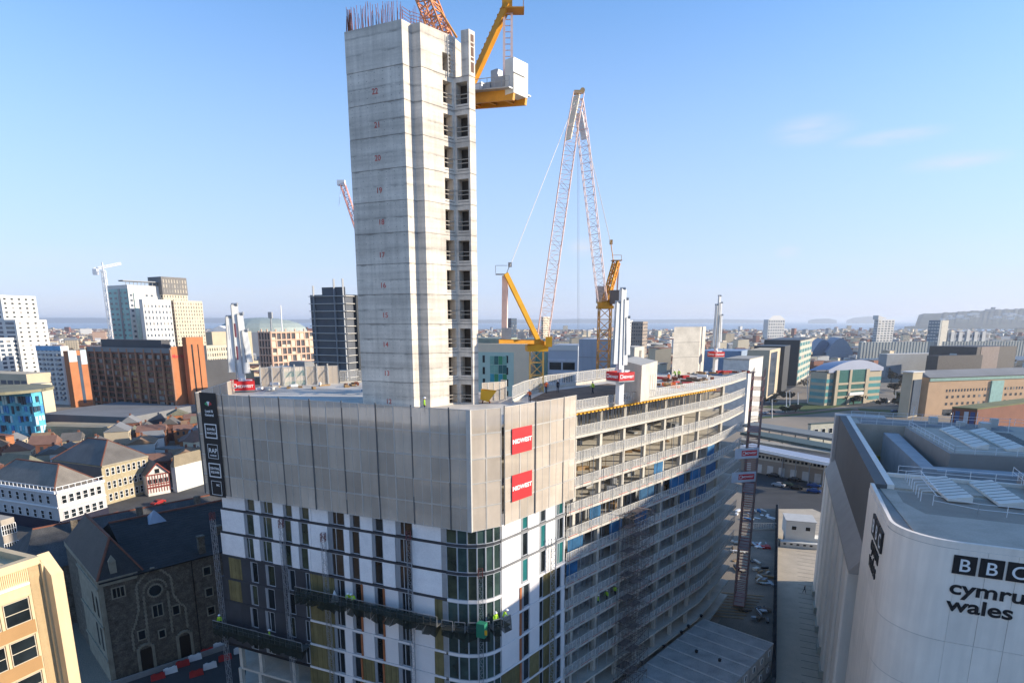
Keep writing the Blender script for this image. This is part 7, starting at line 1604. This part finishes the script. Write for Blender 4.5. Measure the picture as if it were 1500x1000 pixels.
# headland, islands and far coast
def ridge(name, pts, y, depth, mm, label=None):
    q = MB(); vs = []; n = len(pts)
    for u, v in pts: p = aty(u, v, y); k1, k2 = (y + depth*.35)/y, (y + depth)/y; zz = H + (p.z - H)*k1; vs += [(p.x, y, -2), (p.x*k1, y*k1, max(zz, -1)), (p.x*k2, y*k2, max(zz*.9, -1))]
    q.add(vs, [(3*i, 3*i + 3, 3*i + 4, 3*i + 1) for i in range(n - 1)] + [(3*i + 1, 3*i + 4, 3*i + 5, 3*i + 2) for i in range(n - 1)]); return struct(name, q, mm)
rs = random.Random(5)
HILL = mat('headland', (.06, .065, .05), .95, .5, .006, fine=.2)
pts = [(1341, 475), (1346, 461), (1354, 459)] + [(1360 + i*4, 459 - i*.22 + rs.uniform(-.7, .7)) for i in range(50)]
ridge('headland', pts, 4600, 1500, HILL)
ridge('headland_foreshore', [(1325, 478), (1345, 477), (1400, 478.2), (1560, 479)], 4300, 300, HILL)
ridge('island', [(1184, 469), (1195, 467), (1215, 466.4), (1226, 469)], 15000, 500, HILL); ridge('island', [(1240, 469), (1250, 465.5), (1272, 463.5), (1281, 464), (1284, 469)], 15000, 500, HILL)
ridge('far_coast', [(-900, 468.2)] + [(-850 + i*90, 468.3 - 1.5*rs.random() - (1.6 if 3 < i < 14 else 0)) for i in range(22)] + [(1150, 469)], 17000, 1500, HILL)
q = MB(); p = aty(1455, 452.5, 5000)
for i in range(26):
    u = rs.uniform(1365, 1500); pp = aty(u, 459 + rs.uniform(0, 9), 4650); q.box((pp.x, 4560 + rs.random()*80, pp.z - 6), (rs.uniform(18, 50), 20, rs.uniform(8, 16)))
o = q.build('headland_houses', CWH); o['kind'] = 'stuff'
tw = aty(1455, 450, 5100); q = MB(); q.box((tw.x, 5100, 60), (24, 20, tw.z - 60)); q.box((tw.x - 35, 5100, 60), (50, 20, tw.z - 75)); ct = q.build('headland_church', mat('church_grey', (.25, .24, .23), .9)); tag(ct, 'church tower crowning the distant headland', 'church')
sheet_('bay_water', [aty(1338, 480, 1).to_2d()*0 + V((1900, 2900)), V((5200, 2900)), V((5200, 3550)), V((2300, 3550))], .6, mat('bay_water_m', (.42, .44, .46), .3, .1, .002))
# ================================================================== air
q = MB(); q.box((0, 9500, -3), (46000, 26000, 150)); hz = q.build('haze', [mat('haze_surface', (1, 1, 1))]); hz['kind'] = 'stuff'
hm = bpy.data.materials.new('haze_air'); hm.use_nodes = True; t = hm.node_tree; t.nodes.clear(); o_ = t.nodes.new('ShaderNodeOutputMaterial'); pv = t.nodes.new('ShaderNodeVolumePrincipled'); pv.inputs['Color'].default_value = (.80, .88, 1, 1); pv.inputs['Density'].default_value = .000075; pv.inputs['Anisotropy'].default_value = .2; t.links.new(pv.outputs[0], o_.inputs['Volume'])
hz.data.materials.clear(); hz.data.materials.append(hm)
